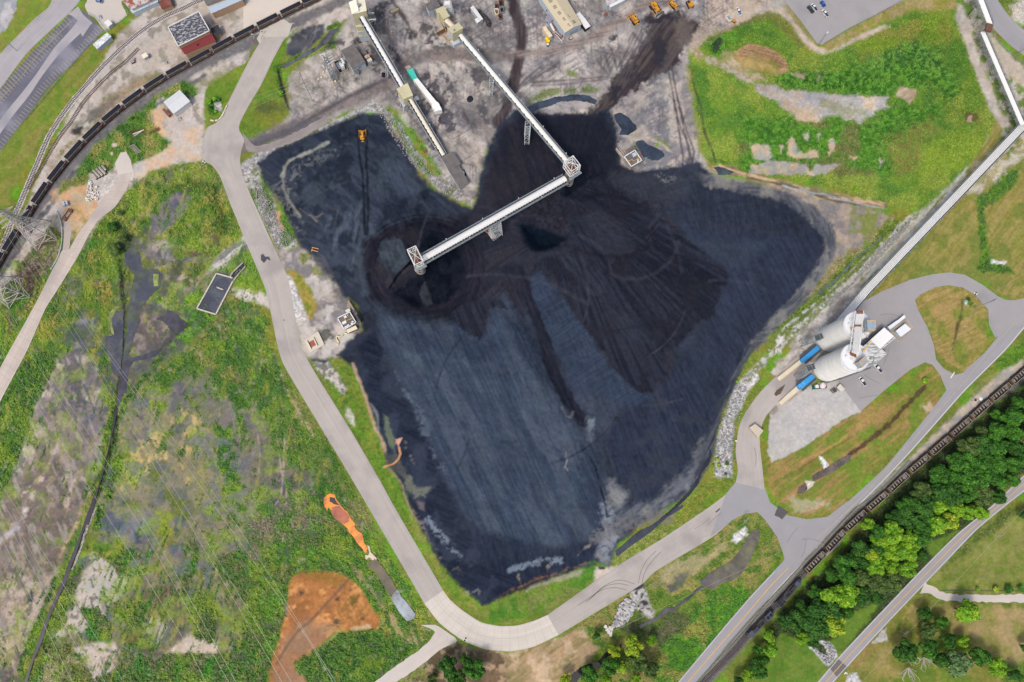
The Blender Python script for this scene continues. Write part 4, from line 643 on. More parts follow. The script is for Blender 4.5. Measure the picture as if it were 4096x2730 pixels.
# east lobe
coal('1550 480 1580 430 1640 425 1720 440 1800 462 1860 500 1895 550 1880 590 1840 660 1790 710 1720 780 1670 860 1640 940 1600 960 1560 900 1600 800 1670 660 1640 600 1580 540', (47, 53, 69), 1, 10, 6, c2=(54, 60, 77), nf=N(7, 85, 3, 60, 14))
coal('1560 470 1590 430 1720 440 1800 465 1880 540 1760 545 1600 530', (50, 54, 68), 1, 6, 6, c2=(57, 61, 75), nf=N(6, 86, 3, 85, 8))
coal('1560 540 1680 555 1760 560 1700 620 1640 600', (58, 66, 80), 0.8, 14, 8)
coal('1640 400 1720 418 1800 438 1870 470 1915 520 1925 570 1895 625 1850 690 1800 740 1740 805 1720 790 1790 715 1850 650 1895 580 1890 545 1850 495 1790 460 1700 440 1620 430 1600 400', (112, 110, 114), 1, 6, 6, c2=(86, 86, 92), nf=NC(3000, 1000, 8, 8, 87), c3=(134, 128, 122), nf3=n60)
coal('1730 800 1690 870 1655 960 1640 1040 1620 1090 1590 1110 1610 1040 1640 960 1680 870 1720 790', (92, 94, 102), 0.9, 6, 6, c2=(60, 62, 72), nf=N(8, 88, 3, -62, 10))
# dark fresh spread
spread = T(2, 1, '260 860 390 800 480 900 600 1120 700 1300 830 1420 900 1568')+T(2, 2, '970 10 1050 150 1100 260 1180 310 1230 390 1370 380 1400 300 1480 220 1490 100 1460 30')+T(2, 1, '1510 1460 1590 1430 1610 1340 1750 1340 1900 1290 1930 1180 1970 1100 1970 1000 2040 980 2040 880 1950 780 1750 640 1560 490 1500 420 1300 300 1000 100 860 0 600 200 640 560 400 700')
paint(area(spread, 4, 5, 12), (36, 38, 49), 1, c2=(49, 51, 63), nf=NR(2180, 700, 70, 900, 89), c3=(40, 40, 49), nf3=n60, wet=0)
coal(T(2, 1, '760 360 900 300 1100 460 1200 620 1240 700 1100 720 980 700 860 640 780 520'), (58, 58, 70), 0.8, 8, 8, c2=(48, 48, 58), nf=NR(2180, 700, 70, 900, 89))
coal(T(2, 1, '540 740 620 690 900 840 960 1000 900 1100 820 1080 700 960'), (58, 60, 72), 0.8, 8, 6, c2=(46, 48, 58), nf=N(8, 93, 2, 52, 14))
coal(T(2, 1, '900 1200 1000 1160 1300 1300 1460 1440 1440 1500 1300 1520 1100 1460 960 1300'), (52, 56, 68), 0.7, 8, 8, c2=(44, 46, 56), nf=N(8, 93, 2, 52, 14))
paint(line(T(2, 1, '640 640 760 700 1000 740 1200 720 1320 640'), 14, 6, 5), (40, 38, 48), 0.8); paint(line(T(2, 1, '980 800 1000 880 1080 930 1240 940 1400 880 1520 780 1580 680 1600 600'), 12, 5, 3), (60, 60, 70), 0.7)
paint(line(T(2, 1, '120 760 300 730 500 690 620 640'), 30, 8, 6), (54, 54, 64), 0.8)
paint(line([p for p in T(2, 0, '1640 1568 1560 1720')]+T(2, 1, '1640 40 1500 220 1440 300 1400 400 1340 560'), 34, 7, 6), (40, 40, 50), 0.95, c2=(54, 56, 66), nf=N(6, 94, 2, -58, 10))
paint(line(T(2, 1, '170 860 220 960 250 1120 330 1300 420 1560')+T(2, 2, '440 100 540 340 640 500 740 640'), 46, 6, 5), (36, 37, 48), 1, c2=(46, 46, 58), nf=N(7, 95, 3, 66, 16), wet=0)
coal(T(2, 1, '0 960 100 900 200 960 220 1200 240 1340 120 1160'), (42, 40, 48), 0.9, 6, 8, c2=(52, 50, 60), nf=streak_a, wet=0)
coal(T(1, 1, '1780 1240 1960 1140 2240 1120 2300 1200 2200 1180 2140 1220 2120 1330 2100 1420 2060 1480 1900 1380 1830 1320'), (38, 39, 50), 1, 5, 9, c2=(50, 50, 62), nf=streak_a, wet=0)
# pale run-off along the toes
for s, w, c in (('1300 200 1420 420 1500 600 1620 860 1760 1120', 9, (104, 112, 126)), ('1500 500 1560 600 1600 700 1560 740', 34, (86, 94, 110)), ('1620 880 1700 1040', 22, (96, 104, 118))):
    paint(line(T(1, 2, s), w, 10, 12), c, 0.6, thr=(n12, -0.5, 0.8))
for s, w, c in (('1600 120 1740 300 1880 440', 26, (130, 138, 152)), ('1460 20 1560 200 1700 440', 8, (150, 130, 120)), ('1820 560 1860 540 1900 600 1940 620', 4, (168, 150, 136)), ('1930 760 2040 760', 10, (160, 158, 156))):
    paint(line(T(1, 3, s), w, 8, 8), c, 0.65, thr=(n12, -0.5, 0.8))
for s, w, c in (('100 560 260 500 420 470 540 480', 24, (132, 142, 158)), ('0 790 160 720 340 640 560 580 760 500', 9, (142, 100, 76)), ('150 560 180 680 190 700', 5, (170, 150, 128)), ('700 430 740 380 800 350', 5, (170, 158, 140)), ('400 500 430 490 430 600', 4, (150, 130, 110)), ('0 790 170 735 340 660', 5, (60, 56, 56)), ('860 260 1000 180 1200 120 1500 80', 60, (118, 112, 112))):
    paint(line(T(2, 3, s), w, 7, 8), c, 0.7, thr=(n12, -0.7, 0.7))
paint(line(T(1, 2, '920 130 970 260 1040 430 1080 580 1120 700 1170 780 1210 900'), 13, 5, 3), (176, 146, 124), 0.95); paint(line(T(1, 2, '1080 480 1130 560 1150 660 1150 720'), 8, 5, 4), (130, 134, 146), 0.8)
paint(line(T(1, 2, '1200 900 1230 960 1220 1040 1300 1120 1370 1220 1380 1300 1440 1440 1520 1568'), 6, 4, 3), (156, 132, 122), 0.8)
paint(area(T(1, 2, '1200 580 1240 590 1260 720 1300 820 1300 920 1240 860 1210 740'), 4, 5), (98, 106, 84), 0.95, wet=0.5); paint(area(T(1, 2, '1370 1120 1440 1120 1500 1230 1620 1230 1560 1310 1480 1320 1400 1260'), 5, 7), (104, 106, 92), 0.9, wet=0.5); paint(area(T(1, 2, '1500 1360 1560 1370 1570 1440 1520 1420'), 4, 5), (120, 108, 108), 0.8)
paint(area(T(1, 2, '1210 930 1330 930 1360 1000 1420 1120 1380 1160 1280 1080 1230 1040'), 6, 6), (36, 42, 50), 0.95, wet=0.8)
paint(area(T(1, 2, '1300 800 1370 785 1350 820 1340 850 1345 900 1350 940 1335 920 1320 860'), 2.5, 2), (214, 154, 134), 1); paint(line(T(1, 2, '1335 880 1348 930 1330 980 1290 1020 1200 1052'), 6, 3, 1.5), (210, 148, 96), 1)
for x, y in ((1395, 830), (1395, 880), (1440, 950), (1450, 985), (1465, 1015)): paint(area([(1000+(x+16*math.cos(a))/2.24, 1400+(y+16*math.sin(a))/2.24) for a in np.linspace(0, 6.28, 8)[:-1]], 4, 3), (98, 98, 100), 0.85)
paint(line(T(2, 2, '560 520 600 600 640 600 650 560'), 8, 4, 4), (112, 108, 112), 0.8); paint(area(T(2, 2, '780 620 840 620 850 700 800 710'), 6, 7), (140, 146, 156), 0.7)
paint(area(T(2, 2, '480 600 800 760 800 940 640 1080 540 1060 520 840'), 16, 18), (88, 92, 102), 0.45, thr=(n8, -0.2, 0.6)); paint(line(T(2, 2, '590 920 600 1000 580 1050 610 1080'), 4, 3, 2), (150, 142, 144), 0.8)
paint(line(T(2, 2, '800 960 860 1060 900 1240 940 1380 960 1500'), 4, 3, 3), (26, 30, 40), 0.9)
coal(T(2, 0, '1080 980 1200 900 1300 960 1320 1040 1220 1010'), (84, 86, 96), 0.7, 12, 12, thr=(n12, -0.4, 0.6)); coal(T(2, 0, '1000 1540 1060 1568 1700 1568 1740 1500 1820 1620 1640 1760 1540 1900 1300 1800 1000 1640'), (66, 68, 78), 0.75, 12, 12)
paint(area(T(2, 1, '1400 0 1560 0 1540 60 1440 50'), 8, 10), (150, 142, 138), 0.6, thr=(n8, 0, 0.4)); paint(area(T(2, 1, '1870 100 1900 90 1910 130 1880 140'), 3, 3), (150, 136, 124), 0.8)
SLP, MP = area(pile, 6, 5); GC[SLP] *= 1-MP[..., None]*(1-np.array([0.77, 0.85, 0.90], np.float32))
GC *= (1+0.10*n60+0.10*n12+0.06*n250)[..., None]; GC[..., 0] *= 1+0.05*N(45, 121, 4); GC[..., 2] *= 1+0.05*N(80, 122, 4)
_q = random.Random(22)
for i in range(46):                          # long curved machine tracks over the coal
    cx_, cy_ = _q.uniform(1500, 2900), _q.uniform(700, 1800); r_ = _q.uniform(120, 700); a0 = _q.uniform(0, 6.28); a1 = a0+_q.uniform(0.25, 0.8); pp = [(cx_+r_*math.cos(a), cy_+r_*math.sin(a)) for a in np.linspace(a0, a1, 9)]
    if min(sdist(pile, np.array([p[0] for p in pp]), np.array([p[1] for p in pp]))) < 40: continue
    for dr in (0, 9): paint(line([(x+dr*0.7, y-dr*0.7) for x, y in pp], 3, 5, 2), (30, 33, 43) if i % 3 else (66, 70, 82), 0.5, wet=0)
# ---- relief
def dome(pts, soft, h):
    sl_ = box_of(pts, 4); d = sdist(pts, GU[sl_], GV_[sl_]); HT[sl_] += (h*smooth(d/soft)).astype(np.float32)
dome(pile, 190, 7.0)
dome(F('870 760 1000 745 1110 770 1190 700 1290 850 1380 1000 1400 1180 1350 1280 1120 1340 1060 1300 1000 1180 930 1020'), 120, 6.0)
dome(F('1250 640 1500 500 1670 640 1640 700 1540 860 1440 900'), 160, 5.0)
dome(hill, 260, 11.0)
dome(T(9, 0, '-150 480 0 392 240 460 350 620 240 680 -60 600'), 40, 2.5)
dome(F('340 440 420 400 500 420 530 520 500 580 400 580 330 520'), 60, 4.0)
dome(ring, 120, -5.0)
dome(F('1190 515 1240 520 1300 545 1330 560 1290 580 1230 585'), 40, -3.0); dome(F('1300 400 1380 400 1400 450 1340 470 1290 450'), 40, -3.0)
cm = np.zeros((NY, NX), np.float32); cm[SLP] = MP*np.clip(HT[SLP]/1.5, 0, 1)
# machine-made furrows
HT += cm*(0.22*streak_a+0.5*N(40, 96, 5)+0.2*radf+0.12*n12)
HT += np.where(VEG > 0.5, 0.35*(np.clip(n8+0.5*n12, -1, 1)-1)*(VEG-0.5)*2, 0).astype(np.float32)
def ground_z(u, v):
    i = min(NX-1, max(0, int(np.searchsorted(AU, u)))); j = min(NY-1, max(0, int(np.searchsorted(AV, v)))); return float(HT[j, i])
def fine(c): return c
# ------------------------------------------------------------------ the ground sheet itself
def build_ground():
    x, y = PN(GU, GV_, HT)
    z = HT.copy()
    # outer ring pulled far away so that the sheet reaches the horizon
    X = np.pad(x, 1, mode='edge'); Y = np.pad(y, 1, mode='edge'); Zp = np.pad(z, 1, mode='edge')
    for sl_ in ((0, slice(None)), (-1, slice(None)), (slice(None), 0), (slice(None), -1)):
        X[sl_] *= 12; Y[sl_] *= 12; Zp[sl_] = 0
    ny, nx = X.shape
    co = np.stack([X, Y, Zp], -1).reshape(-1, 3).astype(np.float32)
    idx = np.arange(ny*nx).reshape(ny, nx)
    q = np.stack([idx[1:, :-1], idx[1:, 1:], idx[:-1, 1:], idx[:-1, :-1]], -1).reshape(-1, 4)
    me = bpy.data.meshes.new('ground'); me.vertices.add(len(co)); me.vertices.foreach_set('co', co.ravel())
    me.loops.add(q.size); me.loops.foreach_set('vertex_index', q.ravel().astype(np.int32))
    me.polygons.add(len(q)); me.polygons.foreach_set('loop_start', np.arange(0, q.size, 4, dtype=np.int32))
    me.polygons.foreach_set('loop_total', np.full(len(q), 4, np.int32)); me.polygons.foreach_set('use_smooth', np.ones(len(q), bool))
    me.update(calc_edges=True)
    for nm, arr in (('soil', GC), ('cover', np.stack([VEG, ROCK, WET], -1))):
        a = me.attributes.new(nm, 'FLOAT_COLOR', 'POINT'); c = np.ones((ny, nx, 4), np.float32)
        c[..., :3] = np.pad(arr, ((1, 1), (1, 1), (0, 0)), mode='edge'); a.data.foreach_set('color', c.ravel())
    m = bpy.data.materials.new('soil and vegetation'); m.use_nodes = True; t = m.node_tree; n = t.nodes; L = t.links; b = n['Principled BSDF']
    at = n.new('ShaderNodeAttribute'); at.attribute_name = 'soil'; ac = n.new('ShaderNodeAttribute'); ac.attribute_name = 'cover'
    sp = n.new('ShaderNodeSeparateColor'); L.new(ac.outputs['Color'], sp.inputs[0]); veg, rock, wet = sp.outputs
    geo = n.new('ShaderNodeNewGeometry')
    def noise(sc, det, ro=0.6, dist=0.0):
        k = n.new('ShaderNodeTexNoise'); k.inputs['Scale'].default_value = sc; k.inputs['Detail'].default_value = det
        k.inputs['Roughness'].default_value = ro; k.inputs['Distortion'].default_value = dist; L.new(geo.outputs['Position'], k.inputs['Vector']); return k.outputs[0]
    def M(op, a, bb, c=None):
        k = n.new('ShaderNodeMath'); k.operation = op
        for i, v in enumerate((a, bb, c)):
            if v is None: continue
            if isinstance(v, (int, float)): k.inputs[i].default_value = v
            else: L.new(v, k.inputs[i])
        return k.outputs[0]
    nf = noise(0.55, 5, 0.75); nm_ = noise(0.12, 5, 0.7, 0.6); nv = noise(0.95, 3, 0.7)
    vo = n.new('ShaderNodeTexVoronoi'); vo.inputs['Scale'].default_value = 0.75; L.new(geo.outputs['Position'], vo.inputs['Vector'])
    # clumps of leaves: darker between the clumps
    amp = M('MULTIPLY_ADD', veg, 0.6, 0.32)
    f1 = M('MULTIPLY_ADD', M('SUBTRACT', nf, 0.5), M('MULTIPLY', amp, 2.0), 1.0)
    f2 = M('MULTIPLY_ADD', M('SUBTRACT', nm_, 0.5), M('MULTIPLY_ADD', veg, 0.9, 0.35), 1.0)
    f3 = M('MULTIPLY_ADD', M('SUBTRACT', nv, 0.5), M('MULTIPLY', veg, 1.3), 1.0)
    vs = n.new('ShaderNodeSeparateColor'); L.new(vo.outputs['Color'], vs.inputs[0])
    f4 = M('MULTIPLY_ADD', M('SUBTRACT', vs.outputs[0], 0.5), M('MULTIPLY', rock, 0.75), 1.0)
    f = M('MAXIMUM', M('MULTIPLY', M('MULTIPLY', f1, f2), M('MULTIPLY', f3, f4)), 0.12)
    vm = n.new('ShaderNodeVectorMath'); vm.operation = 'SCALE'; L.new(at.outputs['Color'], vm.inputs[0]); L.new(f, vm.inputs['Scale'])
    # a yellow-green cast on some clumps
    hs = n.new('ShaderNodeHueSaturation'); L.new(vm.outputs[0], hs.inputs['Color'])
    L.new(M('MULTIPLY_ADD', M('MULTIPLY', M('SUBTRACT', nm_, 0.5), veg), -0.10, 0.5), hs.inputs['Hue']); hs.inputs['Saturation'].default_value = 0.93
    L.new(hs.outputs[0], b.inputs['Base Color'])
    L.new(M('MULTIPLY_ADD', wet, -0.55, 0.92), b.inputs['Roughness']); L.new(M('MULTIPLY', wet, 0.35), b.inputs['Specular IOR Level'])
    bp = n.new('ShaderNodeBump'); bp.inputs['Distance'].default_value = 0.6; L.new(M('MULTIPLY_ADD', veg, 0.55, 0.22), bp.inputs['Strength'])
    L.new(M('ADD', nf, M('MULTIPLY', nv, M('MULTIPLY_ADD', veg, 0.8, 0.1))), bp.inputs['Height']); L.new(bp.outputs[0], b.inputs['Normal'])
    me.materials.append(m)
    o = bpy.data.objects.new('ground', me); COL.objects.link(o); return tag(o, kind='structure')
build_ground()
# ------------------------------------------------------------------ sheets: roads, paths, water
def resample(pts, n=None, step=14.0):
    p = [Vector((a[0], a[1])) for a in pts]; out = []
    L = [0]
    for a, b in zip(p[:-1], p[1:]): L.append(L[-1]+(b-a).length)
    if n is None: n = max(2, int(L[-1]/step))
    ext = [p[0]*2-p[1]]+p+[p[-1]*2-p[-2]]
    for i in range(n+1):
        s = L[-1]*i/n; k = 0
        while k < len(L)-2 and L[k+1] < s: k += 1
        t = (s-L[k])/max(1e-6, L[k+1]-L[k]); a, b, c, d = ext[k], ext[k+1], ext[k+2], ext[k+3]
        h = 0.5*((2*b)+(c-a)*t+(2*a-5*b+4*c-d)*t*t+(3*b-a-3*c+d)*t*t*t)
        q = b*(1-t)+c*t; h = h*0.6+q*0.4
        out.append((h.x, h.y))
    return out
def roadmat(name, c, c_edge=None, lanes=True, seams=0, patches=None, var=0.1):
    """surface worn along its length: UV u = metres along, v = 0..1 across"""
    m = bpy.data.materials.new(name); m.use_nodes = True; t = m.node_tree; n = t.nodes; L = t.links; b = n['Principled BSDF']
    b.inputs['Roughness'].default_value = 0.9; b.inputs['Specular IOR Level'].default_value = 0.2
    uv = n.new('ShaderNodeUVMap'); mp = n.new('ShaderNodeMapping'); mp.inputs['Scale'].default_value = (0.012, 9, 1); L.new(uv.outputs[0], mp.inputs[0])
    n1 = n.new('ShaderNodeTexNoise'); n1.inputs['Scale'].default_value = 1.0; n1.inputs['Detail'].default_value = 4; L.new(mp.outputs[0], n1.inputs['Vector'])
    geo = n.new('ShaderNodeNewGeometry'); n2 = n.new('ShaderNodeTexNoise'); n2.inputs['Scale'].default_value = 0.09; n2.inputs['Detail'].default_value = 8; n2.inputs['Roughness'].default_value = 0.7
    L.new(geo.outputs['Position'], n2.inputs['Vector'])
    def M(op, a, bb, c=None):
        k = n.new('ShaderNodeMath'); k.operation = op
        for i, v in enumerate((a, bb, c)):
            if v is None: continue
            if isinstance(v, (int, float)): k.inputs[i].default_value = v
            else: L.new(v, k.inputs[i])
        return k.outputs[0]
    f = M('MULTIPLY', M('MULTIPLY_ADD', M('SUBTRACT', n1.outputs[0], 0.5), var*3.2, 1.0), M('MULTIPLY_ADD', M('SUBTRACT', n2.outputs[0], 0.5), var*3.5, 1.0))
    if seams:
        su = n.new('ShaderNodeSeparateXYZ'); L.new(uv.outputs[0], su.inputs[0])
        fr = M('FRACT', M('DIVIDE', su.outputs[0], seams), 0); line_ = M('LESS_THAN', fr, 0.05)
        fv = M('LESS_THAN', M('ABSOLUTE', M('SUBTRACT', su.outputs[1], 0.5), 0), 0.012)
        f = M('MULTIPLY', f, M('MULTIPLY_ADD', M('MAXIMUM', line_, fv), -0.16, 1.0))
    vm = n.new('ShaderNodeVectorMath'); vm.operation = 'SCALE'; vm.inputs[0].default_value = alb(c); L.new(f, vm.inputs['Scale'])
    src = vm.outputs[0]
    if patches:
        n3 = n.new('ShaderNodeTexNoise'); n3.inputs['Scale'].default_value = 0.05; n3.inputs['Detail'].default_value = 5; L.new(geo.outputs['Position'], n3.inputs['Vector'])
        mx = n.new('ShaderNodeMix'); mx.data_type = 'RGBA'; mr = n.new('ShaderNodeMapRange'); mr.inputs[1].default_value = 0.5; mr.inputs[2].default_value = 0.66
        L.new(n3.outputs[0], mr.inputs[0]); L.new(mr.outputs[0], mx.inputs[0]); L.new(src, mx.inputs[6]); mx.inputs[7].default_value = (*alb(patches), 1); src = mx.outputs[2]
    L.new(src, b.inputs['Base Color']); return m
SHEETS = []; WZ = [0.08]
def strip(name, left, right, m, z=0.05, parent=None, kind='structure', n=None, ragged=0.0, step=14.0):
    lenl = sum(math.dist(a, b) for a, b in zip(left[:-1], left[1:])); n = n or max(2, int(lenl/step))
    SHEETS.append(left+right[::-1])
    A = resample(left, n); B = resample(right, n); vs = []; fs = []; uvs = []; s = 0; prev = None; rr = random.Random(len(name)+n)
    K = 4
    for (a, b) in zip(A, B):
        pa = P(a[0], a[1], 0); pb = P(b[0], b[1], 0); mid = (pa+pb)/2
        if prev is not None: s += (mid-prev).length
        prev = mid
        if ragged:
            d = (pb-pa).normalized(); pa = pa+d*rr.uniform(-ragged, ragged); pb = pb+d*rr.uniform(-ragged, ragged)
        for k in range(K+1):
            q = pa.lerp(pb, k/K); vs.append((q.x, q.y, z)); uvs.append((s, k/K))
    for i in range(n):
        for k in range(K):
            a = i*(K+1)+k; fs.append((a, a+1, a+K+2, a+K+1))
    me = bpy.data.meshes.new(name); me.from_pydata(vs, [], fs); me.materials.append(m)
    ul = me.uv_layers.new(name='UVMap')
    for l in me.loops: ul.data[l.index].uv = uvs[l.vertex_index]
    o = bpy.data.objects.new(name, me); COL.objects.link(o)
    if parent is not None: o.parent = parent
    elif kind: tag(o, kind=kind)
    return o
def patch(name, pts, m, z=0.05, amp=0.0, kind='structure', sub=6.0, parent=None, zf=None):
    """a flat polygon sheet with a naturally uneven edge, triangulated on a scan grid"""
    SHEETS.append(pts); out = []; rr = random.Random(int(pts[0][0]*7+pts[0][1]))
    n = len(pts)
    for i in range(n):
        a, b = pts[i], pts[(i+1) % n]; L = math.dist(a, b); k = max(1, int(L/sub)) if amp else 1
        for j in range(k):
            t = j/k; x = a[0]*(1-t)+b[0]*t; y = a[1]*(1-t)+b[1]*t
            if amp:
                dx, dy = (b[1]-a[1])/L, -(b[0]-a[0])/L; w = amp*(math.sin(x*0.11+y*0.07)+0.6*math.sin(x*0.31-y*0.23)+rr.uniform(-0.6, 0.6)); x += dx*w; y += dy*w
            out.append((x, y))
    bm = bmesh.new(); vs = [bm.verts.new(P(u, v, z)) for u, v in out]
    try: f = bm.faces.new(vs)
    except Exception: bm.free(); return None
    if f.calc_area() and f.normal.z < 0: f.normal_flip()
    bm.normal_update()
    if f.normal.z < 0: f.normal_flip()
    bmesh.ops.triangulate(bm, faces=[f])
    me = bpy.data.meshes.new(name); bm.to_mesh(me); bm.free(); me.materials.append(m)
    o = bpy.data.objects.new(name, me); COL.objects.link(o)
    if parent is not None: o.parent = parent
    elif kind: tag(o, kind=kind)
    return o
ASP = roadmat('worn asphalt', (176, 169, 163), var=0.11, patches=(158, 152, 148)); ASP2 = roadmat('highway asphalt', (154, 153, 156), var=0.09)
ASP3 = roadmat('yard asphalt', (158, 155, 156), var=0.08, patches=(148, 146, 148)); CONC = roadmat('concrete slabs', (204, 197, 186), seams=4.5, var=0.12)
CONC2 = roadmat('old concrete road', (194, 182, 172), seams=6, var=0.14, patches=(176, 166, 160)); GRV = roadmat('pale gravel', (198, 190, 182), var=0.1)
LOT = roadmat('sealed dark asphalt', (104, 104, 116), var=0.2, patches=(134, 134, 146)); LOTL = roadmat('light asphalt aisle', (168, 164, 168), var=0.12, patches=(150, 148, 156))
hl = [(1086, 96), (1066, 122), (1053, 147), (993, 250), (910, 415), (868, 490), (830, 510), (812, 560), (810, 643), (840, 655), (877, 700), (920, 812), (1000, 1008), (1058, 1146), (1080, 1236), (1109, 1380), (1134, 1458), (1214, 1596), (1379, 1869), (1473, 2030), (1600, 2247), (1697, 2414)]
hr = [(1180, 92), (1172, 100), (1165, 105), (1096, 232), (1045, 340), (1000, 415), (960, 491), (957, 522), (978, 560), (966, 600), (960, 643), (969, 700), (1000, 775), (1107, 1012), (1152, 1115), (1192, 1325), (1208, 1400), (1286, 1534), (1402, 1721), (1527, 1936), (1578, 2030), (1772, 2362)]
strip('road', hl, hr, ASP, 0.06, n=150)
strip('road', [(1697, 2414), (1759, 2494), (1848, 2561), (1937, 2597), (2000, 2604), (2045, 2606), (2134, 2588), (2234, 2541)], [(1772, 2362), (1800, 2400), (1848, 2441), (1924, 2490), (2000, 2505), (2067, 2503), (2134, 2485), (2190, 2461)], CONC, 0.065, step=8)
strip('road', [(2234, 2541), (2400, 2440), (2567, 2338), (2625, 2284), (2848, 2150), (2942, 2070), (2985, 2050)], [(2190, 2461), (2388, 2320), (2500, 2245), (2643, 2159), (2830, 2034), (2906, 1976), (2942, 1936)], ASP, 0.062)
strip('road', [(970, 532), (1020, 585), (1090, 570), (1150, 545), (1240, 500), (1300, 460)], [(985, 600), (1010, 612), (1080, 600), (1160, 575), (1250, 530), (1320, 480)], roadmat('coal-stained asphalt', (142, 134, 132), var=0.25), 0.055, ragged=0.6)
# highway along the railway and the loop to the silos
hwL = [(4200, 1085), (4096, 1210), (4012, 1320), (3939, 1411), (3853, 1489), (3786, 1562), (3720, 1650), (3540, 1870), (3400, 2000), (3345, 2050), (3310, 2070), (3200, 2175), (3096, 2284), (3000, 2387), (2900, 2503), (2710, 2730), (2640, 2815)]
hwR = [(4240, 1150), (4110, 1300), (4025, 1400), (3940, 1485), (3855, 1570), (3758, 1680), (3658, 1793), (3550, 1910), (3431, 2030), (3364, 2100), (3250, 2215), (3096, 2378), (3000, 2503), (2900, 2612), (2795, 2730), (2710, 2830)]
strip('road', hwL, hwR, ASP2, 0.055, n=150)
loop = [(3445, 1212), (3530, 1165), (3640, 1120), (3730, 1098), (3800, 1090), (3860, 1100), (3930, 1140), (3990, 1185), (4020, 1200), (4060, 1202), (4110, 1190), (4120, 1300), (4020, 1340), (3980, 1350), (3956, 1300), (3953, 1240), (3900, 1180), (3850, 1150), (3790, 1142), (3740, 1150), (3680, 1180), (3660, 1200), (3672, 1240), (3710, 1310), (3735, 1380), (3745, 1440), (3775, 1475), (3820, 1500), (3860, 1490), (3830, 1560), (3790, 1570), (3786, 1562), (3760, 1500), (3730, 1460), (3700, 1450), (3640, 1480), (3540, 1560), (3450, 1640), (3443, 1646), (3354, 1530), (3355, 1470), (3330, 1420), (3300, 1330), (3420, 1240)]
patch('paved yard', loop, ASP3, 0.07)
strip('road', [(2942, 1936), (2951, 1882), (2942, 1802), (2955, 1712), (2982, 1650), (3040, 1570), (3110, 1500), (3160, 1450), (3200, 1420)], [(3060, 1975), (3048, 1860), (3040, 1790), (3040, 1730), (3064, 1665), (3120, 1605), (3190, 1550), (3230, 1520), (3260, 1500)], ASP, 0.058)
patch('road', [(2905, 1975), (2942, 1930), (3062, 1960), (3080, 2010), (3150, 2062), (3230, 2078), (3310, 2068), (3390, 2005), (3360, 2180), (3220, 2300), (3125, 2290), (3138, 2230), (3110, 2150), (3060, 2080), (3030, 2050), (2985, 2055), (2930, 2080), (2840, 2150)], ASP2, 0.064)
# county road in the south-east with its verge line
c2L = [(4260, 1765), (4096, 1900), (3975, 2016), (3837, 2128), (3743, 2220), (3650, 2315), (3565, 2405), (3460, 2515), (3355, 2628), (3268, 2730), (3190, 2815)]
c2R = [(4290, 1820), (4096, 1968), (4016, 2030), (3917, 2112), (3840, 2190), (3766, 2268), (3632, 2408), (3542, 2503), (3465, 2586), (3391, 2668), (3335, 2730), (3255, 2815)]
strip('road', c2L, c2R, ASP2, 0.06, n=90)
strip('road', [(3700, 2330), (3730, 2348), (3790, 2375), (3900, 2380), (4096, 2378), (4250, 2376)], [(3680, 2375), (3720, 2378), (3770, 2402), (3860, 2408), (4096, 2411), (4250, 2410)], GRV, 0.07, ragged=0.5)
patch('road', [(3316, 2670), (3352, 2636), (3391, 2670), (3350, 2712)], roadmat('fresh tarmac', (108, 106, 108), var=0.05), 0.075)
# old concrete road in the west
strip('road', [(530, 700), (478, 640), (455, 620), (478, 700), (455, 745), (400, 810), (355, 880), (310, 940), (275, 1000), (245, 1005), (205, 1090), (140, 1220), (40, 1400), (-20, 1510), (-80, 1600)][3:], [(530, 700), (530, 690), (505, 760), (460, 830), (395, 880), (350, 950), (318, 1015), (280, 1080), (230, 1160), (180, 1240), (110, 1400), (20, 1570), (-20, 1650)][1:], CONC2, 0.06, n=80)
patch('path', T(0, 1, '505 300 545 240 580 340 590 420 615 420 640 500 625 640 610 690 560 680 570 560 575 430 540 380'), CONC2, 0.055)
patch('path', T(0, 0, '1030 1470 1080 1370 1130 1360 1170 1430 1200 1568 1190 1620 1060 1620 1050 1540'), GRV, 0.058)
strip('road', [(1680, 2500), (1740, 2528), (1690, 2590), (1620, 2640), (1560, 2680), (1500, 2730), (1440, 2790)][0:], [(1745, 2500), (1830, 2562), (1760, 2600), (1690, 2660), (1630, 2700), (1570, 2740), (1500, 2810)], GRV, 0.052, ragged=0.4)
# large car park in the north-east and the striped one in the north-west
patch('car park', [(3135, 0), (3120, -60), (3800, -200), (3620, 0), (3400, 110), (3285, 180), (3268, 174), (3200, 80)], ASP3, 0.06)
strip('road', [(3870, -60), (3900, 0), (3960, 100), (4050, 190), (4180, 280)], [(3960, -60), (3990, 0), (4040, 70), (4096, 120), (4200, 190)], ASP2, 0.058)
lot = T(0, 0, '-100 1500 -30 1400 230 1060 420 800 600 620 800 420 925 272 780 130 700 70 620 130 560 200 280 480 40 760 -100 900')
patch('car park', lot, LOT, 0.06)
strip('road', T(0, 0, '760 -60 700 30 610 130 480 250 240 480 30 760 -100 900'), T(0, 0, '480 -60 440 60 310 170 60 420 -100 600 -160 700 -200 760'), LOTL, 0.064)
strip('road', T(0, 0, '740 130 640 260 480 440 330 660 200 830 60 1000 -80 1200'), T(0, 0, '830 210 700 320 520 500 380 680 260 860 100 1060 -60 1290'), LOTL, 0.066)
patch('car park', T(0, 0, '610 130 700 60 760 160 800 240 740 330 700 260 720 220 690 180 640 140'), LOTL, 0.068)
patch('path', T(1, 0, '110 260 300 170 375 225 340 330 120 335 90 400 60 350'), CONC, 0.07)
patch('road', T(1, 0, '-60 20 0 -60 600 -60 480 60 300 150 110 240 -60 330'), roadmat('pale concrete apron', (206, 196, 184), var=0.08), 0.045)
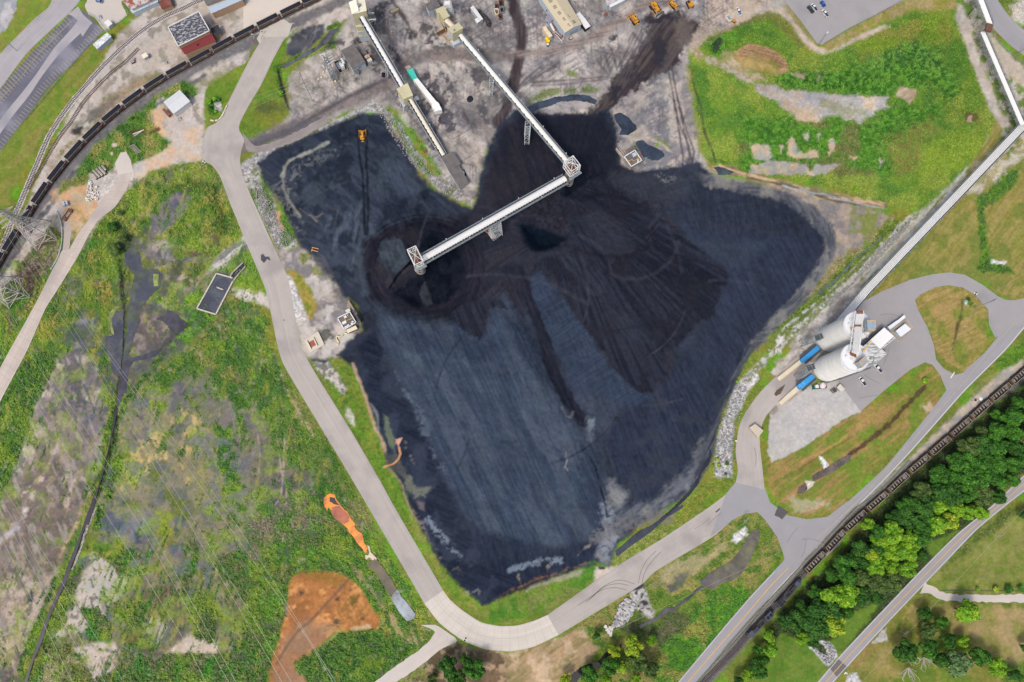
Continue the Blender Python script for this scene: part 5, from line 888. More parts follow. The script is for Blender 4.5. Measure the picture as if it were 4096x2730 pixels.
patch('paved yard', T(0, 0, '760 60 810 -60 1100 -60 1090 40 1140 140 1060 200 950 290 850 160 790 130'), roadmat('grey gravel lot', (194, 186, 178), var=0.1), 0.045, amp=1)
patch('path', Z(2980, 2350, '0 0 1 0 1 1'), GRV, -5) if False else None
# shallow road wear: short dark skid marks in the bend, patches
SK = mat('tyre rubber mark', (120, 114, 112), var=0.2); STN = mat('coal spill on road', (74, 74, 82), var=0.3)
def track(pts, w=0.35, m=SK, z=0.11, name='tyre mark'):
    pts = resample(pts, step=10); a = []; b = []
    for i, p in enumerate(pts):
        q0 = pts[max(0, i-1)]; q1 = pts[min(len(pts)-1, i+1)]; dx, dy = q1[0]-q0[0], q1[1]-q0[1]; L = math.hypot(dx, dy) or 1
        h = w*3.6; a.append((p[0]-dy/L*h, p[1]+dx/L*h)); b.append((p[0]+dy/L*h, p[1]-dx/L*h))
    return strip(name, a, b, m, z)
for s in ('770 850 840 790 920 720 1000 690 1080 685 1150 700', '800 830 880 750 960 690 1040 655 1110 655 1210 690', '1270 690 1290 600 1340 510 1440 400', '1240 680 1260 580 1310 480 1400 390', '700 880 860 770 940 730 1040 720 1130 740'):
    track(T(2, 3, s), 0.28)
for s in ('900 0 1060 20 1140 100', '95 715 135 705 160 740 185 770 150 750 125 790 90 750', ): pass
_q = random.Random(31)
for i in range(26):
    u0, v0 = _q.choice(((3000, 1800), (3020, 1650), (3500, 1560), (3560, 1400), (3700, 1150), (3600, 1250), (2850, 2090), (3200, 2140), (3120, 2040), (1050, 1200), (1300, 1700), (1560, 2150))); u0 += _q.uniform(-25, 25); v0 += _q.uniform(-30, 30); a = _q.uniform(0, 6.28); b = _q.uniform(-0.012, 0.012); pp = []
    for k in range(7): pp.append((u0, v0)); u0 += 13*math.cos(a); v0 += 13*math.sin(a); a += b*13
    if any(max(sdist(pl, np.array([p[0]]), np.array([p[1]]))[0] for pl in SHEETS[:16]) < 3 for p in pp): continue
    track(pp, 0.22)
patch('oil stain', T(1, 1, '95 720 120 705 140 735 170 735 185 770 150 755 125 790 95 760'), STN, 0.1, amp=1.0); patch('oil stain', T(2, 2, '1930 1450 1965 1420 1975 1425 1940 1460'), STN, 0.1, amp=0.6)
patch('oil stain', T(1, 1, '300 1300 312 1296 315 1304 302 1308'), STN, 0.1)
patch('oil stain', T(3, 2, '5 1480 40 1395 130 1450 75 1520 10 1485'), mat('dark tarmac patch', (86, 84, 86), var=0.1), 0.105, amp=0.8)
# painted markings
YL = mat('yellow road paint', (216, 170, 92), var=0.15); YF = mat('faded yellow paint', (186, 176, 140), var=0.2); WL = mat('white road paint', (222, 220, 214), var=0.1)
def offs(pts, d):
    out = []
    for i, p in enumerate(pts):
        q0 = pts[max(0, i-1)]; q1 = pts[min(len(pts)-1, i+1)]; dx, dy = q1[0]-q0[0], q1[1]-q0[1]; L = math.hypot(dx, dy) or 1
        out.append((p[0]-dy/L*d, p[1]+dx/L*d))
    return out
def pline(pts, w, m, z=0.12, name='road marking'): return strip(name, offs(pts, -w/2), offs(pts, w/2), m, z, step=30)
pline([(3154, 2271), (3096, 2329), (3048, 2385), (3000, 2441), (2875, 2586), (2750, 2730), (2690, 2800)], 3.4, YL)
pline([(3620, 1790), (3500, 1930), (3400, 2035), (3262, 2160)], 1.6, YF); pline([(4060, 1290), (3960, 1400), (3880, 1500), (3830, 1560)], 1.4, YF); pline([(3820, 1570), (3700, 1705), (3640, 1775)], 1.4, YF)
pline(offs(hwR, 4), 2.2, WL); pline(offs(hwL[12:], -4), 1.5, WL)
pline([((a[0]+b[0])/2, (a[1]+b[1])/2) for a, b in zip(resample(c2L, 24), resample(c2R, 24))], 2.8, YL); pline(offs(c2L, -4), 1.8, WL); pline(offs(c2R, 4), 1.8, WL)
pline([(3802, 1513), (3818, 1490)], 4.5, WL)
mid = [((a[0]+b[0])/2+1, (a[1]+b[1])/2) for a, b in zip(resample(hl, 60), resample(hr, 60))]
pline(mid[26:], 1.3, mat('worn centre line', (196, 180, 160), var=0.1), 0.1)
# stall lines of the north-west car park
def stalls(a, b, n, dx, dy, w=1.1, m=YF):
    mb = MB()
    for i in range(n+1):
        t = i/n; x = a[0]*(1-t)+b[0]*t; y = a[1]*(1-t)+b[1]*t
        mb.bar(P(x, y, 0.1), P(x+dx, y+dy, 0.1), 0.16, 0.03)
    return mb
mb = MB()
def arc_stalls(curve, n, l, side=1):
    c = resample(curve, n)
    for i in range(n):
        a = c[i]; b = c[i+1]; dx, dy = b[0]-a[0], b[1]-a[1]; L = math.hypot(dx, dy)
        mb.bar(P(a[0], a[1], 0.1), P(a[0]-dy/L*l*side, a[1]+dx/L*l*side, 0.1), 0.17, 0.04)
arc_stalls(T(0, 0, '915 275 800 400 600 610 420 790 230 1050 -30 1400 -100 1500'), 50, -26, -1)
arc_stalls(T(0, 0, '590 150 440 290 290 430 170 560 60 700 -60 860'), 30, 34, -1)
arc_stalls(T(0, 0, '560 330 470 430 330 590 180 740 60 880 -80 1060'), 30, 34, 1)
c = resample(T(0, 0, '640 190 560 270 450 380 300 540 190 690 60 830 -80 980'), 40)
for a, b in zip(c[:-1], c[1:]): mb.bar(P(*a, 0.1), P(*b, 0.1), 0.15, 0.04)
c = resample(T(0, 0, '440 70 310 170 190 290 70 410'), 20)
for a, b in zip(c[:-1], c[1:]): mb.bar(P(*a, 0.1), P(*b, 0.1), 0.17, 0.04)
arc_stalls(T(0, 0, '560 -80 440 60 310 170 190 290 70 410 -60 540'), 30, 26, -1)
tag(mb.build('road marking', YF), kind='structure')
# ------------------------------------------------------------------ water
def water(name, pts, c, amp=1.2, z=0.09, rough=0.12, c2=None):
    m = mat('water %d %d %d' % c, c, rough=rough, var=0.45, scale=0.16, spec=0.5, c2=c2 or tuple(int(v*0.78) for v in c), thr=0.52, scale2=0.09)
    WZ[0] += 0.0045; z = WZ[0]
    return patch(name, pts, m, z, amp=amp)
water('pond', T(1, 0, '785 250 790 270 740 330 700 385 600 450 480 520 300 615 255 605 330 560 400 545 480 470 600 420 680 320 720 270'), (92, 90, 98))
water('pond', T(2, 0, '245 960 300 930 500 870 700 845 800 860 870 900 850 935 720 905 560 910 420 960 300 1000 250 1000'), (62, 72, 86))
water('pond', T(2, 0, '1025 1030 1080 1010 1160 1060 1220 1130 1225 1160 1180 1190 1140 1215 1070 1210 1090 1160 1040 1100'), (50, 60, 74))
water('pond', Z(2450, 540, '500 150 560 130 650 125 720 170 830 240 960 290 1060 350 1110 420 1110 470 1040 510 1000 545 860 555 760 520 740 480 680 480 600 340 500 200', 5.38), (58, 70, 84))
water('pond', T(1, 1, '600 670 680 670 688 720 690 770 720 840 740 880 760 920 740 900 700 860 640 770 600 700'), (66, 66, 78))
water('pond', T(0, 1, '985 1240 1080 1220 1110 1200 1100 1500 1080 1800 1020 1800 960 1568 940 1450 1000 1440 975 1330 965 1260'), (66, 68, 80), c2=(84, 86, 88))
water('pond', T(0, 1, '1150 1200 1180 1000 1200 900 1130 800 1120 700 1180 650 1240 680 1260 760 1280 850 1400 840 1460 900 1440 1000 1380 1060 1300 1150 1230 1240 1260 1300 1200 1450 1150 1640 1120 1900 1060 2080 1050 2000 1100 1700 1140 1400'), (70, 73, 84), amp=1.8, c2=(84, 92, 74))
water('pond', T(0, 1, '1400 1290 1480 1260 1500 1200 1600 1260 1650 1320 1700 1330 1640 1400 1540 1420 1500 1340'), (72, 70, 78), amp=2.2)
water('pond', T(0, 2, '1110 90 1300 40 1460 -20 1400 60 1300 85 1200 105 1155 160 1140 300 1130 380 1070 420 1055 450 1058 330 1085 200'), (68, 68, 80), amp=0.8, z=0.085)
water('drain', T(0, 2, '1030 500 1060 500 1040 620 1000 780 980 880 930 1080 880 1260 850 1380 800 1568 760 1568 830 1330 880 1220 930 1040 970 880 1000 740'), (44, 42, 48), amp=0.8, z=0.1)
water('drain', T(0, 3, '800 0 845 0 740 240 690 400 640 520 600 660 520 820 440 1000 380 1200 300 1380 220 1640 190 1640 270 1400 350 1170 400 1020 480 840 560 660 620 480 680 340 740 180'), (46, 46, 58), amp=0.8, z=0.1)
strip('path', T(0, 3, '850 0 750 240 700 400 640 560'), T(0, 3, '872 0 770 250 720 410 660 560'), mat('pale rubble lining', (176, 166, 164), c2=(120, 110, 108), scale=1.5), 0.08, ragged=0.5)
water('pond', T(1, 2, '660 1330 690 1300 720 1290 760 1300 770 1330 800 1390 860 1440 900 1500 940 1568')+T(1, 3, '930 170 1000 240 1030 320 1050 370 1040 410 1000 370 920 260 870 190 810 130 700 0')+T(1, 2, '700 1480 670 1400'), (228, 142, 40), z=0.09, c2=(206, 110, 42), rough=0.3, amp=1.8)
water('pond', T(1, 2, '730 1410 800 1400 850 1440 890 1500 890 1540 830 1560 770 1520 730 1460'), (170, 92, 62), z=0.12, rough=0.3)
water('pond', T(1, 2, '715 1320 760 1325 780 1370 800 1390 750 1385 715 1360'), (56, 46, 48), z=0.13, amp=0.8)
patch('path', T(1, 3, '1050 340 1070 350 1080 400 1110 430 1135 460 1130 475 1110 460 1120 520 1140 540 1120 535 1100 480 1070 450 1040 470 1030 430 1060 430 1070 400'), mat('pale crust', (216, 196, 184), var=0.15), 0.13, amp=0.6)
water('pond', T(1, 3, '1060 480 1130 470 1180 520 1250 620 1320 740 1280 780 1250 800 1200 700 1120 580 1060 540'), (88, 78, 48), z=0.09, c2=(66, 58, 38), rough=0.5)
water('pond', T(1, 3, '1320 740 1360 800 1440 900 1480 960 1470 1000 1410 1020 1370 980 1300 880 1265 810 1280 780'), (150, 160, 168), z=0.1, rough=0.25)
patch('pond', T(1, 3, '1385 920 1420 905 1430 930 1420 960 1385 960 1375 940'), mat('dark inlet', (66, 52, 48)), 0.13, amp=0.8)
water('drain', T(2, 2, '1860 860 1880 860 1900 940 1860 1040 1800 1100 1780 1200 1700 1300 1560 1440 1400 1568 1380 1568 1560 1400 1700 1260 1750 1180 1800 1040 1870 960'), (40, 44, 52), z=0.1)
water('drain', T(2, 3, '1030 390 1080 350 1180 270 1260 200 1360 160 1420 120 1560 20 1640 -20 1640 0 1500 90 1400 180 1260 290 1140 370 1060 435 1040 430'), (58, 64, 74), z=0.1)
water('pond', T(2, 3, '1790 660 1880 600 1950 540 2080 480 2160 380 2220 270 2280 200 2330 190 2320 280 2240 480 2160 600 2080 660 1960 690 1900 740 1830 720'), (98, 92, 90), z=0.09, c2=(108, 106, 78), amp=2)
water('drain', T(2, 3, '1830 720 1760 760 1680 840 1560 920 1480 950 1420 1010 1300 1060 1260 1090 1240 1060 1300 1030 1400 990 1450 930 1480 900 1560 900 1660 820 1740 750 1800 710'), (84, 82, 88), z=0.09)
water('drain', T(2, 3, '1100 1210 1060 1240 940 1310 880 1380 720 1430 640 1500 600 1640 660 1640 700 1540 820 1460 900 1420 960 1340 1080 1270'), (50, 46, 46), z=0.09)
water('pond', T(3, 2, '340 1130 460 1060 560 1000 660 940 700 940 680 990 560 1080 400 1160 360 1180'), (112, 100, 92), z=0.09); water('pond', T(3, 2, '220 1230 280 1190 300 1240 260 1290 205 1290'), (104, 92, 84), z=0.09)
water('pond', T(2, 0, '1915 1500 1960 1490 2040 1520 2100 1540 2060 1570 1960 1568'), (70, 78, 86), z=0.1)
water('puddle', T(1, 0, '1180 650 1230 660 1220 700 1180 690'), (40, 38, 44), z=0.1)
water('pond', T(0, 1, '1370 890 1420 890 1420 1000 1380 1000'), (140, 156, 76), z=0.115, rough=0.8); water('pond', T(0, 1, '1080 1180 1040 1180 990 1230 970 1290 990 1400 1020 1440 1010 1370 1000 1290 1040 1220'), (146, 160, 84), z=0.12, rough=0.8, amp=1.5)
patch('puddle', T(3, 2, '0 400 20 360 100 310 60 390 20 415'), mat('wet silt', (92, 76, 64)), 0.09, amp=1)
# ------------------------------------------------------------------ railway
STL = mat('rusty rail steel', (112, 88, 74), rough=0.6, metal=0.3); TIE = mat('timber sleepers', (84, 68, 66), var=0.3, scale=2); TIED = mat('dark sleepers', (60, 54, 56), var=0.3, scale=2)
BAL = mat('pale ballast', (206, 202, 200), var=0.25, scale=2.5, c2=(170, 166, 164)); BALD = mat('dark ballast', (104, 102, 104), var=0.3, scale=2.5, c2=(80, 78, 82)); BALG = mat('green-grey ballast', (150, 150, 144), var=0.25, scale=2.5, c2=(120, 126, 112))
def rail_track(pts, label, bal, tie, bw=3.8, ties=True, z=0.12, grp='railway tracks', blen=None):
    c = resample(pts, step=12); w = [P(a, b, 0) for a, b in c]
    t = thing('railway_track', label, 'track', w[0], 0, grp)
    def off(d):
        o = []
        for i, p in enumerate(w):
            q = (w[min(len(w)-1, i+1)]-w[max(0, i-1)]).normalized(); o.append(p+Vector((-q.y, q.x, 0))*d)
        return o
    A, B = off(bw/2), off(-bw/2); mb = MB(); rr = random.Random(3)
    if bal is not None:
        vs = []; fs = []
        A2, B2 = off(bw/2-0.6), off(-bw/2+0.6)
        for i in range(len(w)):
            j = rr.uniform(-0.25, 0.25); d = (A[i]-B[i]).normalized()
            for p, zz in ((A[i]+d*j, 0.05), (A2[i], z), (B2[i], z), (B[i]+d*j, 0.05)): vs.append((p.x, p.y, zz))
        for i in range(len(w)-1):
            for k in range(3): fs.append((i*4+k, (i+1)*4+k, (i+1)*4+k+1, i*4+k+1))
        mb.add(vs, fs); mb.build('ballast', bal, t, world=True)
    for sgn in (1, -1):
        mb = MB(); o = off(0.75*sgn)
        for a, b in zip(o[:-1], o[1:]): mb.bar((a.x, a.y, z+0.22), (b.x, b.y, z+0.22), 0.13, 0.16)
        mb.build('rail', STL, t, world=True)
    if ties:
        mb = MB(); s = 0; nxt = 0; sp = 1.0
        for a, b in zip(w[:-1], w[1:]):
            L = (b-a).length; d = (b-a)/L; nrm = Vector((-d.y, d.x, 0))
            while nxt < s+L:
                p = a+d*(nxt-s); p.z = z+0.08; mb.bar(p-nrm*1.35, p+nrm*1.35, 0.34, 0.14); nxt += sp
            s += L
        mb.build('sleepers', tie, t, world=True, kind='stuff')
    return t
rail_track(T(0, 0, '1830 -10 1740 30 1640 80 1500 140 1350 225 1200 335 1050 470 900 620 760 780 640 920 540 1060 440 1220 370 1380 310 1520')+T(0, 1, '240 120 180 260 100 440 40 600 -60 830'), 'empty railway track on pale ballast with wooden sleepers, nearest the striped car park', BAL, TIE, 3.6)
rail_track(T(0, 0, '1240 440 1120 560 1000 650 860 790 740 930 640 1090 540 1220 440 1380 360 1520')+T(0, 1, '250 130'), 'overgrown rusty siding between the empty track and the loaded coal train', None, TIE, 3, z=0.04)
ltrain = [(1340, -52), (1250, -9), (1163, 33), (1069, 80), (977, 127), (888, 174), (799, 225), (706, 274), (616, 328), (530, 388), (446, 453), (368, 524), (294, 600), (224, 683), (158, 771), (99, 865), (40, 959), (-16, 1053), (-70, 1150)]
def lowered(pts, z):        # track centre under points seen at height z
    out = []
    for u, v in pts:
        w = P(u, v, z); d = _M.T @ np.array([w.x, w.y, -HCAM]); out.append((CX-FPX*d[0]/d[2], CY+FPX*d[1]/d[2]))
    return out
rail_track(lowered(ltrain, 3.6), 'dark ballasted railway track carrying the long loaded coal train', BALD, TIED, 4.6)
gaps = [(4128, 1464), (4047, 1534), (3966, 1603), (3888, 1672), (3806, 1746), (3721, 1820), (3638, 1891), (3554, 1969), (3469, 2043), (3384, 2121), (3306, 2206), (3221, 2293), (3098, 2440), (2991, 2552)]
rail_track(lowered([(4300, 1320), (4210, 1395)]+gaps, 3.8)+[(2940, 2600), (2880, 2660), (2812, 2730), (2740, 2810)], 'main railway track under the empty coal train beside the wood', BALD, TIED, 4.4)
rail_track([(3640, 1845), (3560, 1930), (3480, 2000), (3420, 2040), (3345, 2119), (3280, 2190), (3230, 2240), (3163, 2316), (3096, 2387), (3040, 2445), (3000, 2490), (2930, 2570), (2866, 2650), (2800, 2726), (2740, 2790)], 'unused green-grey track between the highway and the empty coal train', BALG, mat('weathered sleepers', (120, 122, 118), var=0.2), 3.2)
ORD = ['first', 'second', 'third', 'fourth', 'fifth', 'sixth', 'seventh', 'eighth', 'ninth', 'tenth', 'eleventh', 'twelfth', 'thirteenth', 'fourteenth', 'fifteenth', 'sixteenth', 'seventeenth', 'eighteenth', 'nineteenth', 'twentieth']
CB = mat('brown wagon side', (124, 102, 84), var=0.22, scale=1.2, c2=(104, 86, 74)); CRD = mat('red wagon end', (130, 56, 46), var=0.2); COALM = mat('loaded coal', (42, 45, 56), spec=0.05, var=0.35, scale=3, bump=0.6); BLK = mat('black running gear', (44, 42, 44)); ALU = mat('grey end platform', (150, 144, 136), var=0.2); DKI = mat('dark wagon interior', (66, 60, 62), var=0.3, scale=2); PKT = mat('dusty hopper chute', (164, 158, 156), var=0.25, scale=2, c2=(110, 104, 104)); YEL = mat('yellow reflector', (220, 180, 60)); WHT_ = mat('white stencil', (220, 216, 210))
def gon(loaded=True):
    t = thing('coal_wagon', 'x', 'wagon'); b = MB(); L, Wd, z0, z1 = 14.0, 3.05, 1.15, 3.6
    for s in (-1, 1):
        b.box((0, s*Wd/2, (z0+z1)/2), (L, 0.12, z1-z0)); b.box((s*L/2, 0, (z0+z1)/2), (0.12, Wd, z1-z0))
        for i in range(11): b.box((-L/2+0.5+i*1.3, s*(Wd/2+0.1), (z0+z1)/2-0.1), (0.16, 0.14, z1-z0-0.3))
    b.box((0, 0, z0+0.1), (L-0.2, Wd-0.2, 0.2)); b.build('body', CB, t)
    r = MB()
    for s in (-1, 1): r.box((0, s*(Wd/2+0.02), z1+0.05), (L+0.2, 0.16, 0.14)); r.box((s*L/2, 0, z1+0.05), (0.18, Wd, 0.14))
    r.build('top_rim', mat('pale rim', (176, 158, 124), var=0.2) if not loaded else ALU, t)
    for s in (-1, 1):
        e = MB(); e.box((s*(L/2+0.45), 0, 1.15), (0.8, 2.9, 0.2)); e.box((s*(L/2+0.75), 0, 0.95), (0.5, 0.4, 0.3)); e.build('end_platform', ALU if loaded else BLK, t)
        g = MB(); g.box((s*4.9, 0, 0.75), (2.2, 2.2, 0.4))
        for x in (-0.85, 0.85): g.bar((s*4.9+x, -0.95, 0.85), (s*4.9+x, 0.95, 0.85), 0.85, seg=10)
        g.build('bogie', BLK, t)
        w = MB(); w.box((2.6, s*(Wd/2+0.1), 2.6), (0.5, 0.12, 0.4)); w.box((3.5, s*(Wd/2+0.1), 2.6), (0.6, 0.12, 0.4)); w.build('stencil_marks', WHT_, t)
    if loaded:
        m = MB(); nx, ny = 14, 6; vs = []; fs = []; q = random.Random(5)
        for i in range(nx+1):
            for j in range(ny+1):
                x = -1+2*i/nx; y = -1+2*j/ny; h = (1-abs(x)**6)*(1-abs(y)**2.2)*0.75+q.uniform(-0.05, 0.05); vs.append((x*(L/2-0.1), y*(Wd/2-0.1), z1-0.35+h))
        for i in range(nx):
            for j in range(ny): a = i*(ny+1)+j; fs.append((a, a+ny+1, a+ny+2, a+1))
        m.add(vs, fs); m.build('coal_load', COALM, t, smooth=True)
        p = MB(); p.box((L/2+0.1, 0, 2.7), (0.14, 2.6, 1.3)); p.box((L/2-0.9, -Wd/2-0.12, 2.3), (1.7, 0.06, 2.0)); p.build('red_end_panel', CRD, t)
    else:
        f = MB(); f.box((0, 0, 1.5), (L-0.4, Wd-0.3, 0.3)); f.build('floor', DKI, t)
        for i in range(5): k = MB(); k.box((-5.2+i*1.9, 0.15, 2.0), (0.75, 1.5, 0.8)); k.box((-5.2+i*1.9, -0.9, 1.85), (0.75, 0.5, 0.5)); k.build('hopper_chute', PKT, t)
        k = MB()
        for i in range(5): k.box((-4.3+i*1.9, 0, 2.7), (0.16, Wd-0.2, 0.3)); k.box((-4.1+i*1.9, 0.3, 2.1), (0.5, Wd-0.9, 0.1))
        k.build('cross_braces', BLK, t); k = MB(); k.box((5.4, 0, 2.5), (2.9, Wd-0.3, 0.15), tilt=-0.42); k.box((4.1, -0.1, 2.0), (0.7, 2.2, 0.3)); k.build('slope_sheet', PKT, t)
    return t
def place(t, pa, pb, c=None, z=None, zt=0.0):
    a, b = P(*pa, zt), P(*pb, zt); d = b-a; p = P(*c, zt) if c else (a+b)/2; t.location = (p.x, p.y, z if z is not None else 0.2); t.rotation_euler = (0, 0, math.atan2(d.y, d.x))
proto = gon(True); n = 0
for i in range(len(ltrain)):
    if not (-60 < ltrain[i][0] < 1310): continue
    o = proto if n == 0 else copy_tree(proto); a = ltrain[max(0, i-1)]; b = ltrain[min(len(ltrain)-1, i+1)]
    place(o, b, a, ltrain[i], 0.2, 3.6)
    tag(o, 'brown coal wagon heaped with black coal, %s wagon counting from the top edge' % ORD[n], 'wagon', 'loaded coal wagons of the left train'); n += 1
proto = gon(False); n = 0; TEAL = mat('teal wagon end', (70, 140, 150))
for a, b in zip(gaps[:11], gaps[1:12]):
    o = proto if n == 0 else copy_tree(proto); place(o, b, a, None, 0.2, 3.7)
    tag(o, 'empty brown hopper wagon with bare chutes, %s wagon behind the locomotives' % ORD[10-n], 'wagon', 'empty hopper wagons beside the wood'); n += 1
LOCO = mat('black locomotive paint', (52, 54, 64), rough=0.45, var=0.1); LOCD = mat('locomotive dark grille', (26, 26, 32)); LOCG = mat('dusty locomotive roof', (78, 82, 96), var=0.15); GLS = mat('dark glass', (40, 44, 50), rough=0.15, spec=0.6)
def loco(label, fans):
    t = thing('locomotive', label, 'locomotive'); b = MB(); b.box((0, 0, 1.4), (19.5, 3.0, 0.35)); b.box((0, 0, 0.95), (6, 2.6, 0.7)); b.build('frame', LOCO, t)
    b = MB(); b.box((1.2, 0, 3.0), (14.5, 1.9, 2.9)); b.box((1.2, 0, 4.48), (14.2, 1.2, 0.12)); b.build('hood', LOCO, t)
    b = MB(); b.box((-7.0, 0, 3.05), (2.6, 3.0, 3.0)); b.box((-8.9, 0, 2.4), (1.6, 1.8, 1.6)); c = b.build('cab', LOCG, t)
    g = MB(); g.box((-8.32, 0, 3.9), (0.06, 2.6, 0.6)); g.box((-7, 1.52, 3.7), (1.2, 0.05, 0.6)); g.box((-7, -1.52, 3.7), (1.2, 0.05, 0.6)); g.build('cab_windows', GLS, c)
    b = MB(); b.box((6.6, 0, 4.2), (4.8, 3.1, 0.7)); w = b.build('radiator_wings', LOCG, t)
    if fans:
        for x in (5.5, 7.7): f = MB(); f.lathe((x, 0, 4.56), [(0.95, 0), (0.95, 0.1), (0.4, 0.1), (0.4, 0.16)], 20); f.build('cooling_fan', LOCD, w)
    else:
        f = MB()
        for x in (5.3, 6.8, 8.1):
            for y in (-0.75, 0.75): f.box((x, y, 4.57), (1.2, 1.3, 0.06))
        f.build('radiator_grille', LOCD, w)
    for s in (-1, 1):
        b = MB(); b.box((s*6.3, 0, 0.75), (4, 2.4, 0.5))
        for x in (-1.5, 0, 1.5): b.bar((s*6.3+x, -1, 0.7), (s*6.3+x, 1, 0.7), 1.0, seg=10)
        b.build('bogie', BLK, t)
        r = MB(); r.path([(-9.5, s*1.4, 2.5), (9.5, s*1.4, 2.5)], 0.06, 4)
        for i in range(9): r.bar((-9.5+i*2.37, s*1.4, 1.5), (-9.5+i*2.37, s*1.4, 2.5), 0.05)
        r.build('handrail', mat('orange handrail', (200, 150, 90)), t)
        m = MB(); q = random.Random(4)
        for i in range(9): m.box((-1.2+i*0.55, s*0.98, 3.2+0.3*math.sin(i)), (0.42, 0.06, 0.35+q.random()*0.4))
        m.build('white_emblem', WHT_, t)
    b = MB(); b.box((-1.5, 0, 4.6), (1.2, 1.0, 0.35)); b.box((1.0, 0, 4.58), (2.2, 1.1, 0.25)); b.build('exhaust_housing', LOCD, t); return t
l1 = loco('rear black locomotive with square radiator grille, coupled to the first hopper wagon', False); place(l1, (3098, 2440), (3214, 2312), (3157, 2375), 0.2, 4.0); l1.rotation_euler.z += math.pi; l1['group'] = 'pair of black locomotives'
l2 = loco('leading black locomotive with two round roof fans and cab at its lower end', True); place(l2, (2991, 2552), (3096, 2446), (3043, 2500), 0.2, 4.0); l2['group'] = 'pair of black locomotives'
# level crossing signals
for (u, v, l) in ((1016, 152, 'red and white level crossing signal left of the haul road'), (1053, 138, 'second level crossing signal, nearer the haul road mouth')):
    t = thing('crossing_signal', l, 'signal', P(u, v, 0), 0, 'level crossing signals'); b = MB(); b.bar((0, 0, 0), (0, 0, 4.2), 0.25, seg=8); b.build('post', WHT_, t)
    b = MB(); b.bar((-0.7, 0, 3.6), (0.7, 0, 4.4), 0.2); b.bar((0.7, 0, 3.6), (-0.7, 0, 4.4), 0.2); b.build('crossbuck', WHT_, t); b = MB(); b.bar((0, -1.3, 1.2), (0, -5.5, 3.2), 0.18); b.build('barrier_arm', mat('red paint', (200, 60, 50)), t); b = MB(); b.box((0, 0, 2.8), (0.9, 0.3, 0.35)); b.build('lamp', BLK, t)
# ------------------------------------------------------------------ vehicles
def car(label, cat, c, head, paint, pick=True, z=0.1, bed=(50, 52, 60), grp=None):
    """c, head: picture points of centre and of the nose direction"""
    t = thing('pickup_truck' if pick else 'parked_car', label, cat, (0, 0, 0), 0, grp); a = P(*c, 1.2); h = P(*head, 1.2); t.location = (a.x, a.y, z); t.rotation_euler = (0, 0, math.atan2(h.y-a.y, h.x-a.x))
    m = mat('car paint %d %d %d' % paint, paint, rough=0.25, var=0.03, spec=0.6, coat=0.5); L = 5.9 if pick else 4.6; W2 = 1.0
    def loft(secs):
        mb = MB(); vs = []; fs = []
        for x, w, z0, z1 in secs: vs += [(x, -w, z0), (x, w, z0), (x, w*0.94, z1), (x, -w*0.94, z1)]
        for i in range(len(secs)-1):
            for k in range(4): fs.append((i*4+k, i*4+(k+1) % 4, i*4+4+(k+1) % 4, i*4+4+k))
        fs += [(3, 2, 1, 0), tuple(len(vs)-4+i for i in range(4))]; mb.add(vs, fs); return mb
    b = loft([(L/2, 0.85, 0.5, 0.9), (L/2-0.25, 1.0, 0.42, 1.05), (L/2-1.5, W2, 0.42, 1.15), (-L/2+0.2, W2, 0.42, 1.15), (-L/2, 0.95, 0.5, 1.05)]).build('body', m, t)
    cx = 0.55 if pick else -0.15; cl = 2.3 if pick else 2.7
    loft([(cx+cl/2+0.45, 0.92, 1.15, 1.17), (cx+cl/2-0.2, 0.86, 1.15, 1.7), (cx-cl/2+0.25, 0.86, 1.15, 1.72), (cx-cl/2-(0.1 if pick else 0.5), 0.9, 1.15, 1.17)]).build('windows', GLS, t)
    k = MB(); k.box((cx-0.05, 0, 1.75), (cl-0.75, 1.5, 0.07)); k.build('roof', m, t)
    if pick: k = MB(); k.box((-L/2+1.2, 0, 1.17), (2.0, 1.6, 0.1)); k.build('bed', mat('truck bed %d' % bed[0], bed, var=0.2), t)
    for x in (L/2-1.05, -L/2+1.15):
        for s in (-1, 1): w = MB(); w.bar((x, s*0.78, 0.38), (x, s*1.02, 0.38), 0.76, seg=12); w.build('wheel', BLK, t)
    for s in (-1, 1): w = MB(); w.box((L/2-0.02, s*0.68, 0.82), (0.1, 0.35, 0.2)); w.build('headlight', WHT_, t)
    w = MB(); w.box((L/2-1.9, 1.15, 1.25), (0.2, 0.25, 0.18)); w.box((L/2-1.9, -1.15, 1.25), (0.2, 0.25, 0.18)); w.build('mirrors', BLK, t)
    return t
car('white pickup truck with dark bed nearest the silos, nose under the steel stairs', 'pickup truck', (3514, 1475), (3498, 1458), (226, 226, 226))
car('white pickup truck with black bed cover parked alone below the front silo', 'pickup truck', (3451, 1526), (3438, 1508), (226, 226, 226))
car('white pickup truck beside the dark one, back to back with nothing behind', 'pickup truck', (3258, 29), (3246, 12), (222, 224, 226))
car('dark pickup truck side by side with a white pickup in the car park', 'pickup truck', (3243, 37), (3230, 20), (62, 70, 82), bed=(40, 42, 48))
car('white pickup truck with empty black bed, lowest vehicle in the grey car park', 'pickup truck', (3302, 53), (3288, 34), (224, 224, 222))
car('blue car parked uppermost in the grey car park', 'car', (3292, 15), (3282, 0), (40, 100, 180), False)
car('white pickup truck with tools on its bed, on the dirt by the green ditch', 'pickup truck', (2956, 45), (2946, 22), (226, 226, 228), bed=(90, 110, 140))
car('grey-blue car parked at the top edge beside the small white hut', 'car', (395, 3), (385, 0), (120, 150, 190), False)
DZY = mat('worn yellow machine paint', (222, 158, 46), rough=0.5, var=0.15, scale=2, c2=(190, 130, 44)); DZK = mat('black machine track', (44, 40, 40), var=0.3); STB = mat('bright worn blade steel', (120, 124, 128), rough=0.4, metal=0.4, var=0.3)
